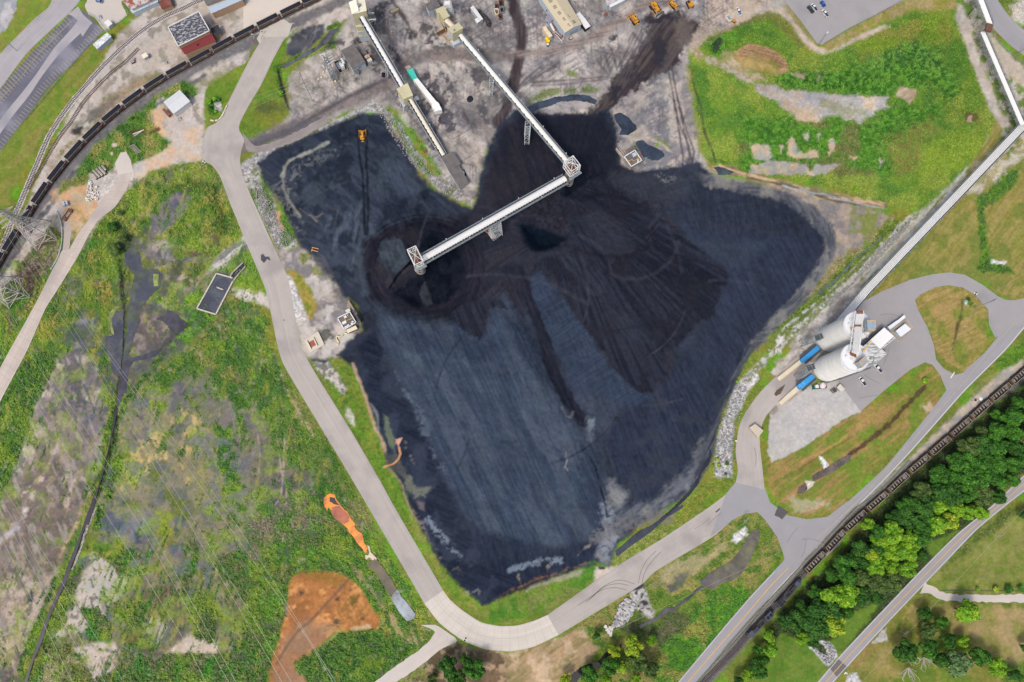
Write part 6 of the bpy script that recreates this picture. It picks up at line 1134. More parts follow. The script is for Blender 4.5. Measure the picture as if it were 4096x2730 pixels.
def dozer(label, c, head, blade=True, bm=None, k=1.0, z=0.0, cat='bulldozer'):
    t = thing('bulldozer' if blade else 'excavator', label, cat, (0, 0, 0)); a = P(*c, 2+z); h = P(*head, 2+z); t.location = (a.x, a.y, z); t.rotation_euler = (0, 0, math.atan2(h.y-a.y, h.x-a.x)); t.scale = (k, k, k)
    for s in (-1, 1):
        b = MB(); pr = [(-2.6, 0.5), (-2.2, 0.1), (2.2, 0.1), (2.6, 0.5), (2.4, 1.0), (-1.0, 1.35), (-2.4, 1.0)]; vs = [(x, s*1.55-0.32, zz) for x, zz in pr]+[(x, s*1.55+0.32, zz) for x, zz in pr]; n = len(pr)
        b.add(vs, [tuple(range(n)), tuple(range(2*n-1, n-1, -1))]+[(i, n+i, n+(i+1) % n, (i+1) % n) for i in range(n)])
        for i in range(9): b.box((-2.2+i*0.55, s*1.55, 1.2-0.03*i), (0.12, 0.7, 0.25))
        b.build('track', DZK, t)
    if blade:
        b = MB(); b.box((1.2, 0, 1.8), (2.6, 1.3, 1.3)); b.box((2.3, 0, 1.6), (0.5, 1.5, 1.5)); b.box((0.6, 0.5, 2.7), (0.2, 0.2, 0.7)); b.build('engine_hood', DZY, t); b = MB(); b.box((-0.9, 0, 1.7), (2.4, 2.4, 0.9)); b.box((-1.9, 0, 2.0), (0.9, 2.0, 0.9)); b.build('body', DZY, t)
        b = MB(); b.box((-0.7, 0, 3.1), (1.5, 1.5, 0.12)); r = b.build('cab_roof', DZY, t); b = MB(); b.box((-0.7, 0, 2.5), (1.4, 1.4, 1.1)); b.build('cab', GLS, t)
        b = MB(); W2 = 2.2
        for i in range(8):
            a0 = -W2+i*W2/4; bend = 0.45 if abs(a0+W2/8) > W2*0.75 else 0; b.box((3.5+bend*0.6, a0+W2/8, 0.95), (0.18, W2/4, 1.5)); b.box((3.7+bend*0.6, a0+W2/8, 0.3), (0.3, W2/4, 0.15))
        b.build('blade', bm or DZY, t)
        for s in (-1, 1): b = MB(); b.bar((0, s*1.98, 0.7), (3.4, s*1.9, 0.6), 0.28); b.bar((1.6, s*0.8, 1.8), (3.4, s*1.0, 1.1), 0.16); b.build('push_arm', DZY, t)
        b = MB(); b.box((-3.2, 0, 1.2), (0.3, 1.8, 0.4)); b.bar((-3.3, -0.6, 1.2), (-3.5, -0.6, 0.3), 0.18); b.bar((-3.3, 0.6, 1.2), (-3.5, 0.6, 0.3), 0.18); b.bar((-2.4, 0, 1.6), (-3.3, 0, 1.4), 0.3); b.build('ripper', DZY, t)
    else:
        b = MB(); b.box((-0.6, 0, 1.9), (3.6, 2.8, 1.1)); b.box((-2.0, 0, 2.1), (0.9, 2.9, 1.3)); b.build('upper_body', DZY, t); b = MB(); b.box((0.9, 0.8, 2.4), (1.6, 1.1, 1.6)); b.build('cab', DZK, t)
        b = MB(); b.bar((0.6, -0.1, 2.0), (3.4, -0.1, 4.2), 0.5, 0.6); b.bar((3.4, -0.1, 4.2), (5.2, -0.1, 2.6), 0.4, 0.5); b.build('boom', DZY, t); b = MB(); b.box((5.2, -0.1, 1.9), (0.9, 1.2, 0.9)); b.build('bucket', DZK, t)
    return t
dozer('yellow bulldozer working alone on the black coal, blade facing up', (1449, 545), (1448, 520), k=1.05, z=ground_z(1449, 545))
dozer('yellow bulldozer standing lowest and leftmost in the row of machines at the top', (2539, 78), (2520, 52), k=1.15)
dozer('largest yellow bulldozer with a bright steel blade pushing downward', (2622, 30), (2646, 62), bm=STB, k=1.35)
dozer('yellow bulldozer between the bright-bladed dozer and the excavator', (2696, 18), (2679, 2), k=1.0)
dozer('yellow tracked excavator with dark cab, rightmost of the yellow machines', (2761, 14), (2752, -8), False, k=1.0, cat='excavator')
dozer('small orange tracked machine beside a white trailer near the green ditch', (2938, 80), (2930, 76), k=0.5)
# ------------------------------------------------------------------ buildings
CRM = mat('cream metal cladding', (204, 196, 160), var=0.06, c2=(190, 184, 152), scale=0.3); CRW = mat('bright cream roof', (226, 220, 196), var=0.06); LBL = mat('pale blue cladding', (176, 190, 204), var=0.06); LGR = mat('light grey steel', (184, 190, 194), var=0.08); WPT = mat('white painted steel', (222, 222, 220), var=0.05); DGR = mat('dark walkway grating', (74, 82, 88), var=0.15); GRF = mat('grey membrane roof', (112, 108, 106), var=0.2, c2=(98, 94, 94), stretch=(1, 1, 1)); CNC = mat('weathered concrete', (176, 168, 156), var=0.15, c2=(150, 142, 132)); RST = mat('rust', (142, 84, 62), var=0.3, scale=2, c2=(112, 70, 56)); GLV = mat('galvanised steel', (150, 160, 166), var=0.12, rough=0.5, metal=0.3); DKM = mat('dark opening', (34, 34, 38)); YEP = mat('yellow safety paint', (224, 178, 84), var=0.15); SKY_ = mat('skylight sheet', (132, 126, 116), var=0.15)
def W2(pts, z): return [(P(u, v, z).x, P(u, v, z).y) for u, v in pts]
def shrink(q, d):
    c = (sum(p[0] for p in q)/len(q), sum(p[1] for p in q)/len(q)); out = []
    for p in q:
        dx, dy = c[0]-p[0], c[1]-p[1]; L = math.hypot(dx, dy) or 1; out.append((p[0]+dx/L*d, p[1]+dy/L*d))
    return out
def house(name, label, cat, pts, h, wm, rm, ridge=0.0, ax=0, over=0.35, z0=0.0, par=None, grp=None, parapet=0, vents=0, doors=(), wins=(), thick=0.22):
    """pts: roof corners as surveyed at eaves height h; ridge raised by ridge along axis ax"""
    q = W2(pts, h); c = Vector((sum(p[0] for p in q)/len(q), sum(p[1] for p in q)/len(q), z0))
    t = par if par is not None else thing(name, label, cat, c, 0, grp)
    wq = shrink(q, over*1.4); nm = 'wall' if par is None else name+'_wall'
    area_ = sum(q[i][0]*q[(i+1) % len(q)][1]-q[(i+1) % len(q)][0]*q[i][1] for i in range(len(q)))
    if ridge and len(q) == 4:
        q2 = [Vector((*p, h)) for p in q]; w2 = [Vector((*p, h-0.02)) for p in wq]
        def gab(v, rz, lo):
            if ax == 1: v = v[1:]+v[:1]
            m0 = (v[0]+v[3])/2; m1 = (v[1]+v[2])/2; m0 = Vector((m0.x, m0.y, h+rz)); m1 = Vector((m1.x, m1.y, h+rz)); return v, m0, m1
        v, m0, m1 = gab(q2, ridge, 0); rb = MB()
        T_ = Vector((0, 0, thick)); vs = [v[0], v[1], m1, m0, v[3], v[2]]; vs = vs+[x+T_ for x in vs]
        rb.add(vs, [(0, 1, 2, 3), (3, 2, 5, 4), (6, 7, 8, 9), (9, 8, 11, 10), (0, 1, 7, 6), (1, 2, 8, 7), (2, 5, 11, 8), (5, 4, 10, 11), (4, 3, 9, 10), (3, 0, 6, 9)])
        r = rb.build('roof', rm, t, world=True)
        cp = MB(); cp.bar(m0+T_*1.3, m1+T_*1.3, 0.35, 0.12); cp.build('ridge_cap', WPT, r) if par is None else None
        if par is None and r: pass
        v, m0, m1 = gab(w2, ridge-0.05, 0); wb = MB(); vs = [Vector((*p.xy, z0)) for p in (v[0], v[1], v[2], v[3])]+[v[0], v[1], v[2], v[3], m0, m1]
        wb.add(vs, [(0, 1, 5, 4), (2, 3, 7, 6), (1, 2, 6, 9, 5), (3, 0, 4, 8, 7)]); wb.build(nm, wm, t, world=True)
    else:
        MB().prism(wq, z0, h-0.01).build(nm, wm, t, world=True); r = MB().prism(q, h, h+thick).build('roof', rm, t, world=True)
        if parapet:
            pb = MB(); n = len(q)
            for i in range(n): a, b = Vector((*q[i], h+thick+parapet/2)), Vector((*q[(i+1) % n], h+thick+parapet/2)); pb.bar(a, b, 0.5, parapet)
            pb.build('parapet', WPT, r if par is None else t, world=False if par is None else True) if False else pb.build('parapet', WPT, t, world=True)
    def wallpt(i, f, zz): 
        a, b = wq[i % len(wq)], wq[(i+1) % len(wq)]; nx, ny = (b[1]-a[1]), -(b[0]-a[0]); L = math.hypot(nx, ny); s = 1 if area_ > 0 else -1
        return Vector((a[0]+(b[0]-a[0])*f+nx/L*0.06*s, a[1]+(b[1]-a[1])*f+ny/L*0.06*s, zz)), math.atan2(b[1]-a[1], b[0]-a[0])
    for i, f, w_, h_, zc, m_, nme in doors:
        p, r_ = wallpt(i, f, zc); MB().box(p, (w_, 0.12, h_), r_).build(nme, m_, t, world=True)
    if vents:
        rr = random.Random(vents)
        for k in range(vents):
            f, g = rr.uniform(0.2, 0.8), rr.uniform(0.2, 0.8); x = (q[0][0]*(1-f)+q[1][0]*f)*(1-g)+(q[3][0]*(1-f)+q[2][0]*f)*g; y = (q[0][1]*(1-f)+q[1][1]*f)*(1-g)+(q[3][1]*(1-f)+q[2][1]*f)*g
            MB().lathe((x, y, h+thick), [(0.45, 0), (0.45, 0.7), (0.65, 0.75), (0.65, 1.0)], 10).build('roof_vent', GLV, t, world=True)
    return t, q, wq
WB = mat('white-blotched black roof', (70, 70, 80), c2=(190, 190, 194), thr=0.55, scale=0.8, scale2=0.55, var=0.3, stretch=(1, 2.2, 1, 0.3)); MAR = mat('maroon standing-seam roof', (122, 50, 52), var=0.1, stretch=(3, 0.3, 1, 0.5)); BRK = mat('tan brick', (182, 150, 122), var=0.1); RMX = mat('rust-streaked tin roof', (196, 192, 190), c2=(150, 84, 62), scale=0.6, thr=0.5)
# top-left group
t, q, wq = house('brick_workshop', 'brick workshop with white-blotched black roof and maroon lean-to beside the coal train', 'building', T(0, 0, '1508 248 1782 110 1880 280 1600 420'), 8.5, BRK, WB, parapet=0.5)
house('lean_to', None, None, T(0, 0, '1604 418 1884 282 1936 372 1656 490'), 5.5, BRK, MAR, par=t); MB().box((P(790, 180, 6.2)), (0.7, 0.7, 0.9)).build('chimney', DKM, t, world=True)
house('office', None, None, T(0, 0, '1885 262 1955 222 1985 290 1920 335'), 4, BRK, mat('black felt roof', (56, 56, 62), var=0.2), par=t)
t, q, wq = house('tin_warehouse', 'long tin warehouse with rust-streaked roof at the top edge', 'building', T(0, 0, '1095 10 1060 -60 1400 -200 1460 -40 1180 90'), 6, LBL, RMX)
house('canopy', None, None, T(0, 0, '1165 95 1340 10 1400 -30 1420 20 1350 50 1190 122'), 3.6, LBL, mat('pale tin canopy', (190, 200, 206), c2=(170, 110, 80), thr=0.62, scale=0.7), par=t)
house('brick_store', 'small store with weathered dark red roof between the warehouses', 'building', T(0, 0, '1420 30 1500 -50 1545 42 1455 88'), 4, BRK, mat('dull red roof', (134, 84, 76), c2=(110, 60, 50), var=0.2))
t, q, wq = house('office_block', 'tan building with grey and pale blue roof at the top beside the red-roofed workshop', 'building', T(0, 0, '1820 -10 1780 -80 2100 -180 2140 -60 1850 52'), 8, BRK, GRF)
house('lower_roof', None, None, T(0, 0, '1852 58 2140 -55 2180 0 1895 125'), 6, BRK, LBL, par=t)
house('metal_shed', 'long blue-grey tin shed by the corner of the striped car park', 'shed', T(0, 0, '832 400 960 295 1000 330 872 445'), 3.5, LBL, mat('ribbed tin', (186, 198, 206), c2=(232, 232, 230), scale=1, thr=0.5), ridge=0.8)
house('small_hut', 'tiny white flat-roofed hut inside the fenced gravel lot', 'hut', T(0, 0, '932 205 970 178 1010 212 972 246'), 3, WPT, WPT)
house('pump_hut', 'white hut with pale roof on open gravel between track and train', 'hut', T(0, 0, '1264 498 1306 472 1330 505 1288 530'), 3, LBL, CRW)
t, q, wq = house('gabled_shed', 'white gabled metal building on the weedy plot inside the curve of the train', 'building', T(0, 0, '1465 918 1610 808 1705 910 1555 1025'), 5, WPT, mat('pale grey metal roof', (206, 210, 212), var=0.04), ridge=1.3, ax=0)
house('porch', None, None, T(0, 0, '1455 985 1475 970 1530 1030 1505 1045'), 2.6, RST, RST, par=t)
# top centre: coal houses
def conv(name, label, a, b, za, zb, w=3.2, cover=WPT, walk=(1, 1), side=GLV, belt_r=1.25, hatch=True, lamps=True, cat='conveyor', hstep=2.9):
    A, B = P(*a, za), P(*b, zb); t = thing(name, label, cat, (A.x, A.y, 0)); d = (B-A); L = d.length; d.normalize(); n = Vector((-d.y, d.x, 0)).normalized(); up = n.cross(d); up = up if up.z > 0 else -up
    MB().halfpipe(A, B, belt_r, 0.75, 10).build('belt_cover', cover, t, world=True, smooth=False)
    k = MB(); k.bar(A-up*0.45, B-up*0.45, w, 0.12); k.build('walkway_deck', DGR, t, world=True)
    for s in (1, -1):
        k = MB(); o = n*(w/2)*s; k.bar(A+o-up*1.6, B+o-up*1.6, 0.3); k.bar(A+o-up*0.3, B+o-up*0.3, 0.3)
        m = int(L/3); 
        for i in range(m):
            p = A+d*(L*i/m)+o; q_ = A+d*(L*(i+1)/m)+o; k.bar(p-up*1.6, q_-up*0.3, 0.14) if i % 2 else k.bar(p-up*0.3, q_-up*1.6, 0.14)
        k.build('truss', side, t, world=True)
        k = MB(); k.bar(A+o+up*0.75, B+o+up*0.75, 0.1); k.bar(A+o+up*0.3, B+o+up*0.3, 0.08)
        for i in range(int(L/2.4)+1): p = A+d*min(L, i*2.4)+o; k.bar(p-up*0.3, p+up*0.75, 0.1)
        k.build('handrail', side, t, world=True)
    if hatch:
        k = MB()
        for i in range(int(L/hstep)):
            p = A+d*(1.2+i*hstep)-n*(belt_r*1.08)*hatch+up*0.42; k.box(p, (0.95, 0.55, 0.4), math.atan2(d.y, d.x))
        k.build('inspection_hatches', DKM, t, world=True, kind='stuff' if L/hstep > 100 else None)
    if lamps:
        m = max(2, int(L/11))
        for i in range(m):
            p = A+d*(L*(i+0.5)/m)+n*(w/2)*(1 if i % 2 else -1); k = MB(); k.bar(p, p+up*1.8, 0.1); k.lathe(p+up*1.8, [(0.1, -.1), (0.26, 0), (0.26, 0.2), (0.05, 0.3)], 8); k.build('lamp', WPT, t, world=True)
    return t, A, B, d, n, up
def trestle(t, ftpx, toppx, zt, legs=None, w=(7, 3.4), name='trestle', m=None, n=5, rz=0.0, wt=(2.4, 2.6)):
    """braced steel bent: feet on the ground, narrower at the top"""
    f = P(*ftpx, 0); p = P(*toppx, zt); m = m or LGR; k = MB(); c, s = math.cos(rz), math.sin(rz)
    def cn(ctr, ww, z, i): sx, sy = ((-1, -1), (1, -1), (1, 1), (-1, 1))[i]; x, y = sx*ww[0]/2, sy*ww[1]/2; return Vector((ctr.x+x*c-y*s, ctr.y+x*s+y*c, z))
    lv = []
    for j in range(n+1): g = j/n; ww = (w[0]*(1-g)+wt[0]*g, w[1]*(1-g)+wt[1]*g); lv.append([cn(f.lerp(p, g), ww, zt*g, i) for i in range(4)])
    for j in range(n):
        for i in range(4):
            k.bar(lv[j][i], lv[j+1][i], 0.32); i2 = (i+1) % 4; k.bar(lv[j+1][i], lv[j+1][i2], 0.15)
            k.bar(lv[j][i], lv[j+1][i2], 0.12); k.bar(lv[j][i2], lv[j+1][i], 0.12) if j % 2 else None
    return k.build(name, m, t, world=True)
t, q, wq = house('coal_house', 'tall cream gabled coal house where the left conveyor starts at the top edge', 'building', Z(1360, 0, '196 65 330 -60 480 -80 600 250 270 335', 5.6)[0:1]+Z(1360, 0, '330 -110 540 -110 600 250 270 335', 5.6)[1:], 26, CRM, CRW, over=0.3)
MB().prism([(x, y) for x, y in W2(Z(1360, 0, '196 65 355 -5 420 262 270 335', 5.6), 26.3)], 26.3, 26.75).build('roof_slope', mat('sunlit cream roof', (238, 234, 216), var=0.04), t, world=True)  # sunlight on the west slope is painted as a paler cream
MB().prism(W2(Z(1360, 0, '410 250 360 -60 372 -60 422 258', 5.6), 26.8), 26.5, 27.2).build('ridge_cap', WPT, t, world=True)
MB().lathe(P(1436, 26, 26.3), [(0.8, 0), (0.8, 1.4), (1.0, 1.5), (1.0, 2.0)], 12).build('roof_vent', GLV, t, world=True)
house('annexe', None, None, Z(1360, 0, '340 500 560 420 620 560 600 650 560 600 355 620', 5.6), 14, CRM, CRM, par=t); house('lower_annexe', None, None, Z(1360, 0, '360 615 590 560 640 690 400 735', 5.6), 9, LBL, LBL, par=t); house('store', None, None, Z(1360, 0, '405 745 640 690 660 800 430 835', 5.6), 5.5, LBL, mat('stained cream roof', (180, 172, 140), c2=(140, 132, 108), scale=0.8), par=t)
for s in ('590 180 680 180', '620 300 760 295', '640 450 800 435'):
    a, b = Z(1360, 0, s, 5.6); k = MB()
    for dz in (0, 6): k.bar(P(*a, 20-dz), P(*b, 18-dz), 0.5); k.bar(P(a[0]+6, a[1]+12, 12-dz), P(*b, 18-dz), 0.4)
    k.bar(P(*b, 18), P(b[0]-4, b[1]+22, 0), 0.4); k.build('raking_brace', WPT, t, world=True)
# conveyors
tv1 = conv('covered_conveyor', 'white covered conveyor running down from the tall cream coal house to the transfer tower', (1447, 68), (1612, 350), 21, 11, 4.6, belt_r=1.3, hatch=1)
trestle(tv1[0], (1548, 305), (1546, 255), 15, w=(1.2, 4), wt=(1, 3.5), n=3)
t, q, wq = house('transfer_tower', 'cream-roofed transfer tower joining the two sections of the left conveyor', 'tower', T(1, 0, '1312 800 1412 746 1462 858 1375 895'), 13, CRM, CRM, z0=4)
trestle(t, (1622, 430), (1620, 385), 6, w=(4.5, 4.5), wt=(6, 6), n=2, rz=0.5); house('base', None, None, T(1, 0, '1335 895 1400 870 1425 930 1380 960'), 4, LBL, LGR, par=t)
k = MB(); k.box(P(1656, 398, 8), (6, 3, 0.2), 0.5); [k.bar(P(1648+i*6, 408-i*3, 0), P(1648+i*6, 400-i*3, 9), 0.2) for i in range(4)]; k.build('stair_platform', GLV, t, world=True)
tv2 = conv('covered_conveyor', 'cream covered conveyor from the transfer tower down to the long grey building', (1640, 396), (1775, 622), 9, 3, 4.2, belt_r=1.2, hatch=1, cover=mat('cream belt cover', (222, 214, 196), var=0.08))
t, q, wq = house('conveyor_building', 'long grey flat-roofed building at the foot of the lower left conveyor', 'building', T(1, 0, '1710 1412 1810 1362 1832 1390')[:2]+T(1, 0, '1830 1400 1960 1640 1880 1700'), 3.6, LGR, GRF); house('side_room', None, None, T(1, 0, '1775 1380 1820 1360 1890 1470 1840 1500'), 4.6, LGR, GRF, par=t)
tv3 = conv('covered_conveyor', 'long white covered conveyor climbing from the beige tower out over the coal', (1842, 142), (2276, 655), 9, 24, 4.2, belt_r=1.45, hatch=1, hstep=4.6, cover=mat('warm white cover', (232, 230, 222), var=0.05))  # cover colour slightly paler and warmer than the white painted steel
trestle(tv3[0], (2105, 573), (2112, 497), 21, w=(2.5, 9), wt=(3, 3.6), n=6, rz=0.0); trestle(tv3[0], (1963, 366), (1966, 322), 14, w=(2, 6), wt=(2.4, 3.2), n=4)
tv4 = conv('covered_conveyor', 'white covered stacking conveyor with black hatches crossing the middle of the coal', (2262, 715), (1686, 1040), 25, 25, 6.0, belt_r=1.9, hatch=-1, hstep=1.75, cover=WPT)
trestle(tv4[0], (1986, 957), (1978, 896), 23.5, w=(6, 5), wt=(7, 3), n=8, rz=0.55, name='centre_support')
k = MB(); base = [P(u, v, 1.5) for u, v in Z(1850, 620, '370 1330 650 1230 720 1480 540 1565', 4.48)]
for a, b in zip(base, base[1:]+base[:1]): k.bar(a, b, 0.5, 5)
k.build('pit_wall', mat('stained concrete wall', (150, 128, 110), var=0.2), tv4[0], world=True); MB().box(P(1957, 918, 5), (4, 3, 3.5), 0.5).build('drive_house', RST, tv4[0], world=True); MB().box(P(1969, 946, 4.5), (3, 6, 3), 0.5).build('chute_box', mat('pale rusted box', (190, 176, 160), var=0.2), tv4[0], world=True)
def stacker(label, c, zt, pedpx, sx, sy, rz, h=6.5):
    p = P(*c, zt); t = thing('stacker_tower', label, 'tower', (p.x, p.y, 0)); pd = P(*pedpx, 0); k = MB(); k.lathe((pd.x, pd.y, -3), [(3.1, 0), (3.1, 17), (2.6, zt-2)], 20); k.build('concrete_pedestal', CNC, t, world=True)
    k = MB(); k.box((pd.x, pd.y-3.0, 11), (1.2, 0.4, 1.4)); k.box((pd.x, pd.y-3.0, 7), (1.2, 0.4, 1.4)); k.build('pedestal_openings', DKM, t, world=True)
    cr, sr = math.cos(rz), math.sin(rz)
    def q_(x, y, z): return Vector((p.x+x*cr-y*sr, p.y+x*sr+y*cr, z))
    k = MB()
    for z in (zt, zt+h/2, zt+h):
        cs = [q_(-sx, -sy, z), q_(sx, -sy, z), q_(sx, sy, z), q_(-sx, sy, z)]
        for a, b in zip(cs, cs[1:]+cs[:1]): k.bar(a, b, 0.36)
    for x, y in ((-sx, -sy), (sx, -sy), (sx, sy), (-sx, sy)): k.bar(q_(x, y, zt), q_(x, y, zt+h), 0.4); k.bar(q_(x, y, zt+h), q_(0, 0, zt+h+.4), 0.26); k.bar(q_(x, 0, zt+h), q_(0, 0, zt+h+.4), 0.2); k.bar(q_(0, y, zt+h), q_(0, 0, zt+h+.4), 0.2)
    for (a, b) in (((-sx, -sy), (sx, -sy)), ((sx, -sy), (sx, sy)), ((sx, sy), (-sx, sy)), ((-sx, sy), (-sx, -sy))): k.bar(q_(*a, zt), q_(*b, zt+h), 0.2); k.bar(q_(*b, zt), q_(*a, zt+h), 0.2)
    k.build('head_frame', WPT, t, world=True); MB().box(q_(0, 0, zt-0.2), (sx*2, sy*2, 0.25), rz).build('deck', mat('rusty deck', (120, 104, 88), var=0.3), t, world=True)
    k = MB(); k.box(q_(0, -sy*0.4, zt+1.0), (2.2, 3.0, 1.8), rz); k.box(q_(0.6, 1.2, zt+0.8), (1.4, 1.6, 1.3), rz); k.build('drive_unit', RST, t, world=True)
    k = MB(); [k.bar(q_(-sx-1+i*0.9, -sy-1.2, zt-1), q_(-sx-1+i*0.9, -sy-1.2, zt+0.8), 0.1) for i in range(8)]; k.box(q_(0, -sy-0.8, zt-1), (sx*2+2, 1.6, 0.2), rz); k.build('side_walkway', GLV, t, world=True); return t
stacker('open steel head tower on a round concrete pedestal in the dark coal cone', (1665, 1036), 25, (1684, 1084), 2.6, 4.9, 0.45)
stacker('open steel head tower where the climbing conveyor meets the stacking conveyor', (2284, 678), 25, (2270, 741), 3.2, 3.6, 0.6, 8)
# beige tower, belt house, stair tower at the top
t, q, wq = house('beige_tower', 'square beige transfer house at the start of the climbing conveyor', 'tower', Z(1700, 0, '508 648 755 513 860 636 612 768', 5.6), 13, CRM, mat('khaki roof', (190, 184, 150), var=0.06), vents=1, doors=((3, 0.5, 3.2, 5, 7.5, LBL, 'window_panel'),))
house('lower_storey', None, None, Z(1700, 0, '560 930 800 850 850 920 640 1030', 5.6), 3.5, LBL, LGR, par=t)
tv5 = conv('covered_conveyor', 'short round-topped conveyor joining the khaki-roofed gallery to the beige transfer house', (1785, 82), (1812, 108), 9, 9, 3.6, belt_r=1.7, hatch=0, lamps=False, cover=mat('peach belt cover', (222, 204, 180), var=0.1))
t, q, wq = house('gallery', 'khaki-roofed gallery building above the short conveyor at the top', 'building', Z(1700, 0, '232 225 440 125 490 205 465 225 560 370 420 442 325 305 290 310', 5.6), 10, CRM, mat('khaki roof', (190, 184, 150)))
t, q, wq = house('belt_house', 'long grey-roofed building behind the gallery running off the top edge', 'building', Z(1700, 0, '60 -60 210 -90 350 150 205 200', 5.6), 6, LGR, GRF); house('flat_roofed_hut', 'pale blue hut with grey roof left of the gallery', 'hut', Z(1700, 0, '5 105 120 40 205 190 80 250', 5.6), 6, LBL, GRF)
t = thing('stair_tower', 'white open steel stair tower beside the gallery', 'stairs', P(1803, 58, 0)); trestle(t, (1803, 58), (1789, 12), 12, w=(4.5, 4), wt=(4.2, 3.6), n=6, m=WPT, name='frame'); k = MB(); [k.box(P(1801-i*2.4, 50-i*7.5, 1.5+i*2), (3.4, 2.6, 0.15)) for i in range(6)]; k.build('landings', WPT, t, world=True)
t = thing('hopper_pit', 'dark rectangular truck pit with orange-yellow railings beside the beige house', 'pit', P(1765, 135, 0)); MB().prism(W2(Z(1700, 0, '330 440 430 430 500 700 470 740', 5.6), 0.3), 0.05, 0.3).build('floor', mat('wet dark slab', (60, 52, 48)), t, world=True); MB().prism(W2(Z(1700, 0, '245 750 430 650 490 715 310 820', 5.6), 0.3), 0.05, 0.33).build('side_slab', mat('brown slab', (84, 66, 56)), t, world=True)
for s in ('320 440 430 600 480 710', '245 735 430 640', '300 820 480 720', '400 790 480 920 540 910', '580 370 700 520'):
    pp = Z(1700, 0, s, 5.6); k = MB()
    for a, b in zip(pp[:-1], pp[1:]): k.bar(P(*a, 1.2), P(*b, 1.2), 0.25); k.bar(P(*a, 0.6), P(*b, 0.6), 0.15)
    k.build('railing', mat('orange-yellow railing', (206, 160, 90)), t, world=True)
# warehouse with skylights
t, q, wq = house('warehouse', 'large warehouse with beige roof, white ridge and rows of skylights at the top', 'building', Z(2100, 0, '890 750 340 -60 900 -60 1275 555', 5.6)[0:1]+Z(2100, 0, '300 -110 880 -110 1275 555', 5.6), 7, LBL, mat('beige metal roof', (196, 184, 156), var=0.04), ridge=1.6, ax=0, doors=((3, 0.4, 6, 4, 2.4, mat('grey roller door', (150, 158, 166)), 'roller_door'), (0, 0.05, 1.2, 2.2, 1.3, RST, 'door'), (0, 0.5, 1.2, 1.2, 3.2, DKM, 'window'), (0, 0.68, 1.2, 1.2, 3.2, DKM, 'window')))
a0, a1 = Z(2100, 0, '1095 610 630 -30', 5.6)
for i in range(5):
    for s in (-1, 1):
        for j in (0, 1):
            f = 0.10+i*0.215+j*0.055; bx, by = a0[0]+(a1[0]-a0[0])*f, a0[1]+(a1[1]-a0[1])*f; x0, y0 = (-7, 4) if s < 0 else (6, -4); L_ = 13 if s < 0 else 13; dx, dy = (-0.82*L_, 0.6*L_) if s < 0 else (0.86*L_, -0.45*L_)
            zA, zB = 8.6, 7.6; MB().bar(P(bx+x0, by+y0, zA), P(bx+x0+dx, by+y0+dy, zB+0.25), 0.9, 0.1).build('skylight', SKY_, t, world=True)
house('lean_to_roof', None, None, Z(2100, 0, '455 385 548 325 638 448 545 512', 5.6), 3.6, LBL, mat('mauve-grey roof', (140, 136, 146)), par=t)
house('open_shelter', 'white gabled open-sided shelter along the right of the beige warehouse', 'shelter', Z(2100, 0, '1120 335 1222 280 1468 590 1358 660', 5.6), 4, DKM, WPT, ridge=0.6, ax=0)
house('white_trailer_building', 'pale blue and white flat building at the top edge with pipes along it', 'building', Z(2100, 0, '1790 -10 2060 -130 2140 -30 1845 130', 5.6), 4.5, LBL, mat('pink-grey roof', (176, 166, 172), c2=(196, 190, 190)))
house('box_trailer', 'white box trailer parked beside the pale blue building', 'trailer', Z(2100, 0, '1868 115 2140 -20 2260 -60 2280 -10 1915 175', 5.6), 3.6, LBL, WPT)
house('box_trailer', 'beige box trailer with rusted frame standing left of the warehouse', 'trailer', Z(2100, 0, '376 625 455 585 622 812 545 848', 5.6), 3.8, mat('beige trailer side', (214, 196, 168)), mat('peeling beige roof', (222, 206, 176), c2=(150, 130, 104), thr=0.62, scale=1.2))
for i, (x, y) in enumerate(((490, 880), (525, 930))):
    t = thing('yellow_tank', ('upper' if i == 0 else 'lower')+' round yellow plastic tank of the two by the beige trailer', 'tank', P(*Z(2100, 0, '%d %d' % (x, y), 5.6)[0], 1), 0, 'yellow plastic tanks'); t.location.z = 0; MB().lathe((0, 0, 0), [(1.15, 0), (1.15, 2.0), (0.9, 2.3), (0.35, 2.5)], 20).build('shell', mat('yellow plastic', (240, 200, 20), rough=0.5, var=0.05), t, smooth=False); MB().lathe((0, 0, 2.5), [(0.3, 0), (0.3, 0.15)], 10).build('lid', YEL, t)
def loo(px, rz=0.3, lab='green portable toilet with white roof below the yellow tanks'):
    t = thing('portable_toilet', lab, 'toilet', P(*px, 0), rz); MB().box((0, 0, 1.1), (1.1, 1.1, 2.2)).build('cabin', mat('green plastic', (30, 96, 88)), t); MB().prism([(-.6, -.6), (.6, -.6), (.6, .6), (-.6, .6)], 2.21, 2.4).build('roof', WPT, t); MB().box((0.56, 0, 1.0), (0.05, 0.7, 1.8)).build('door', mat('green door', (40, 120, 108)), t)
loo((2190, 186)); 
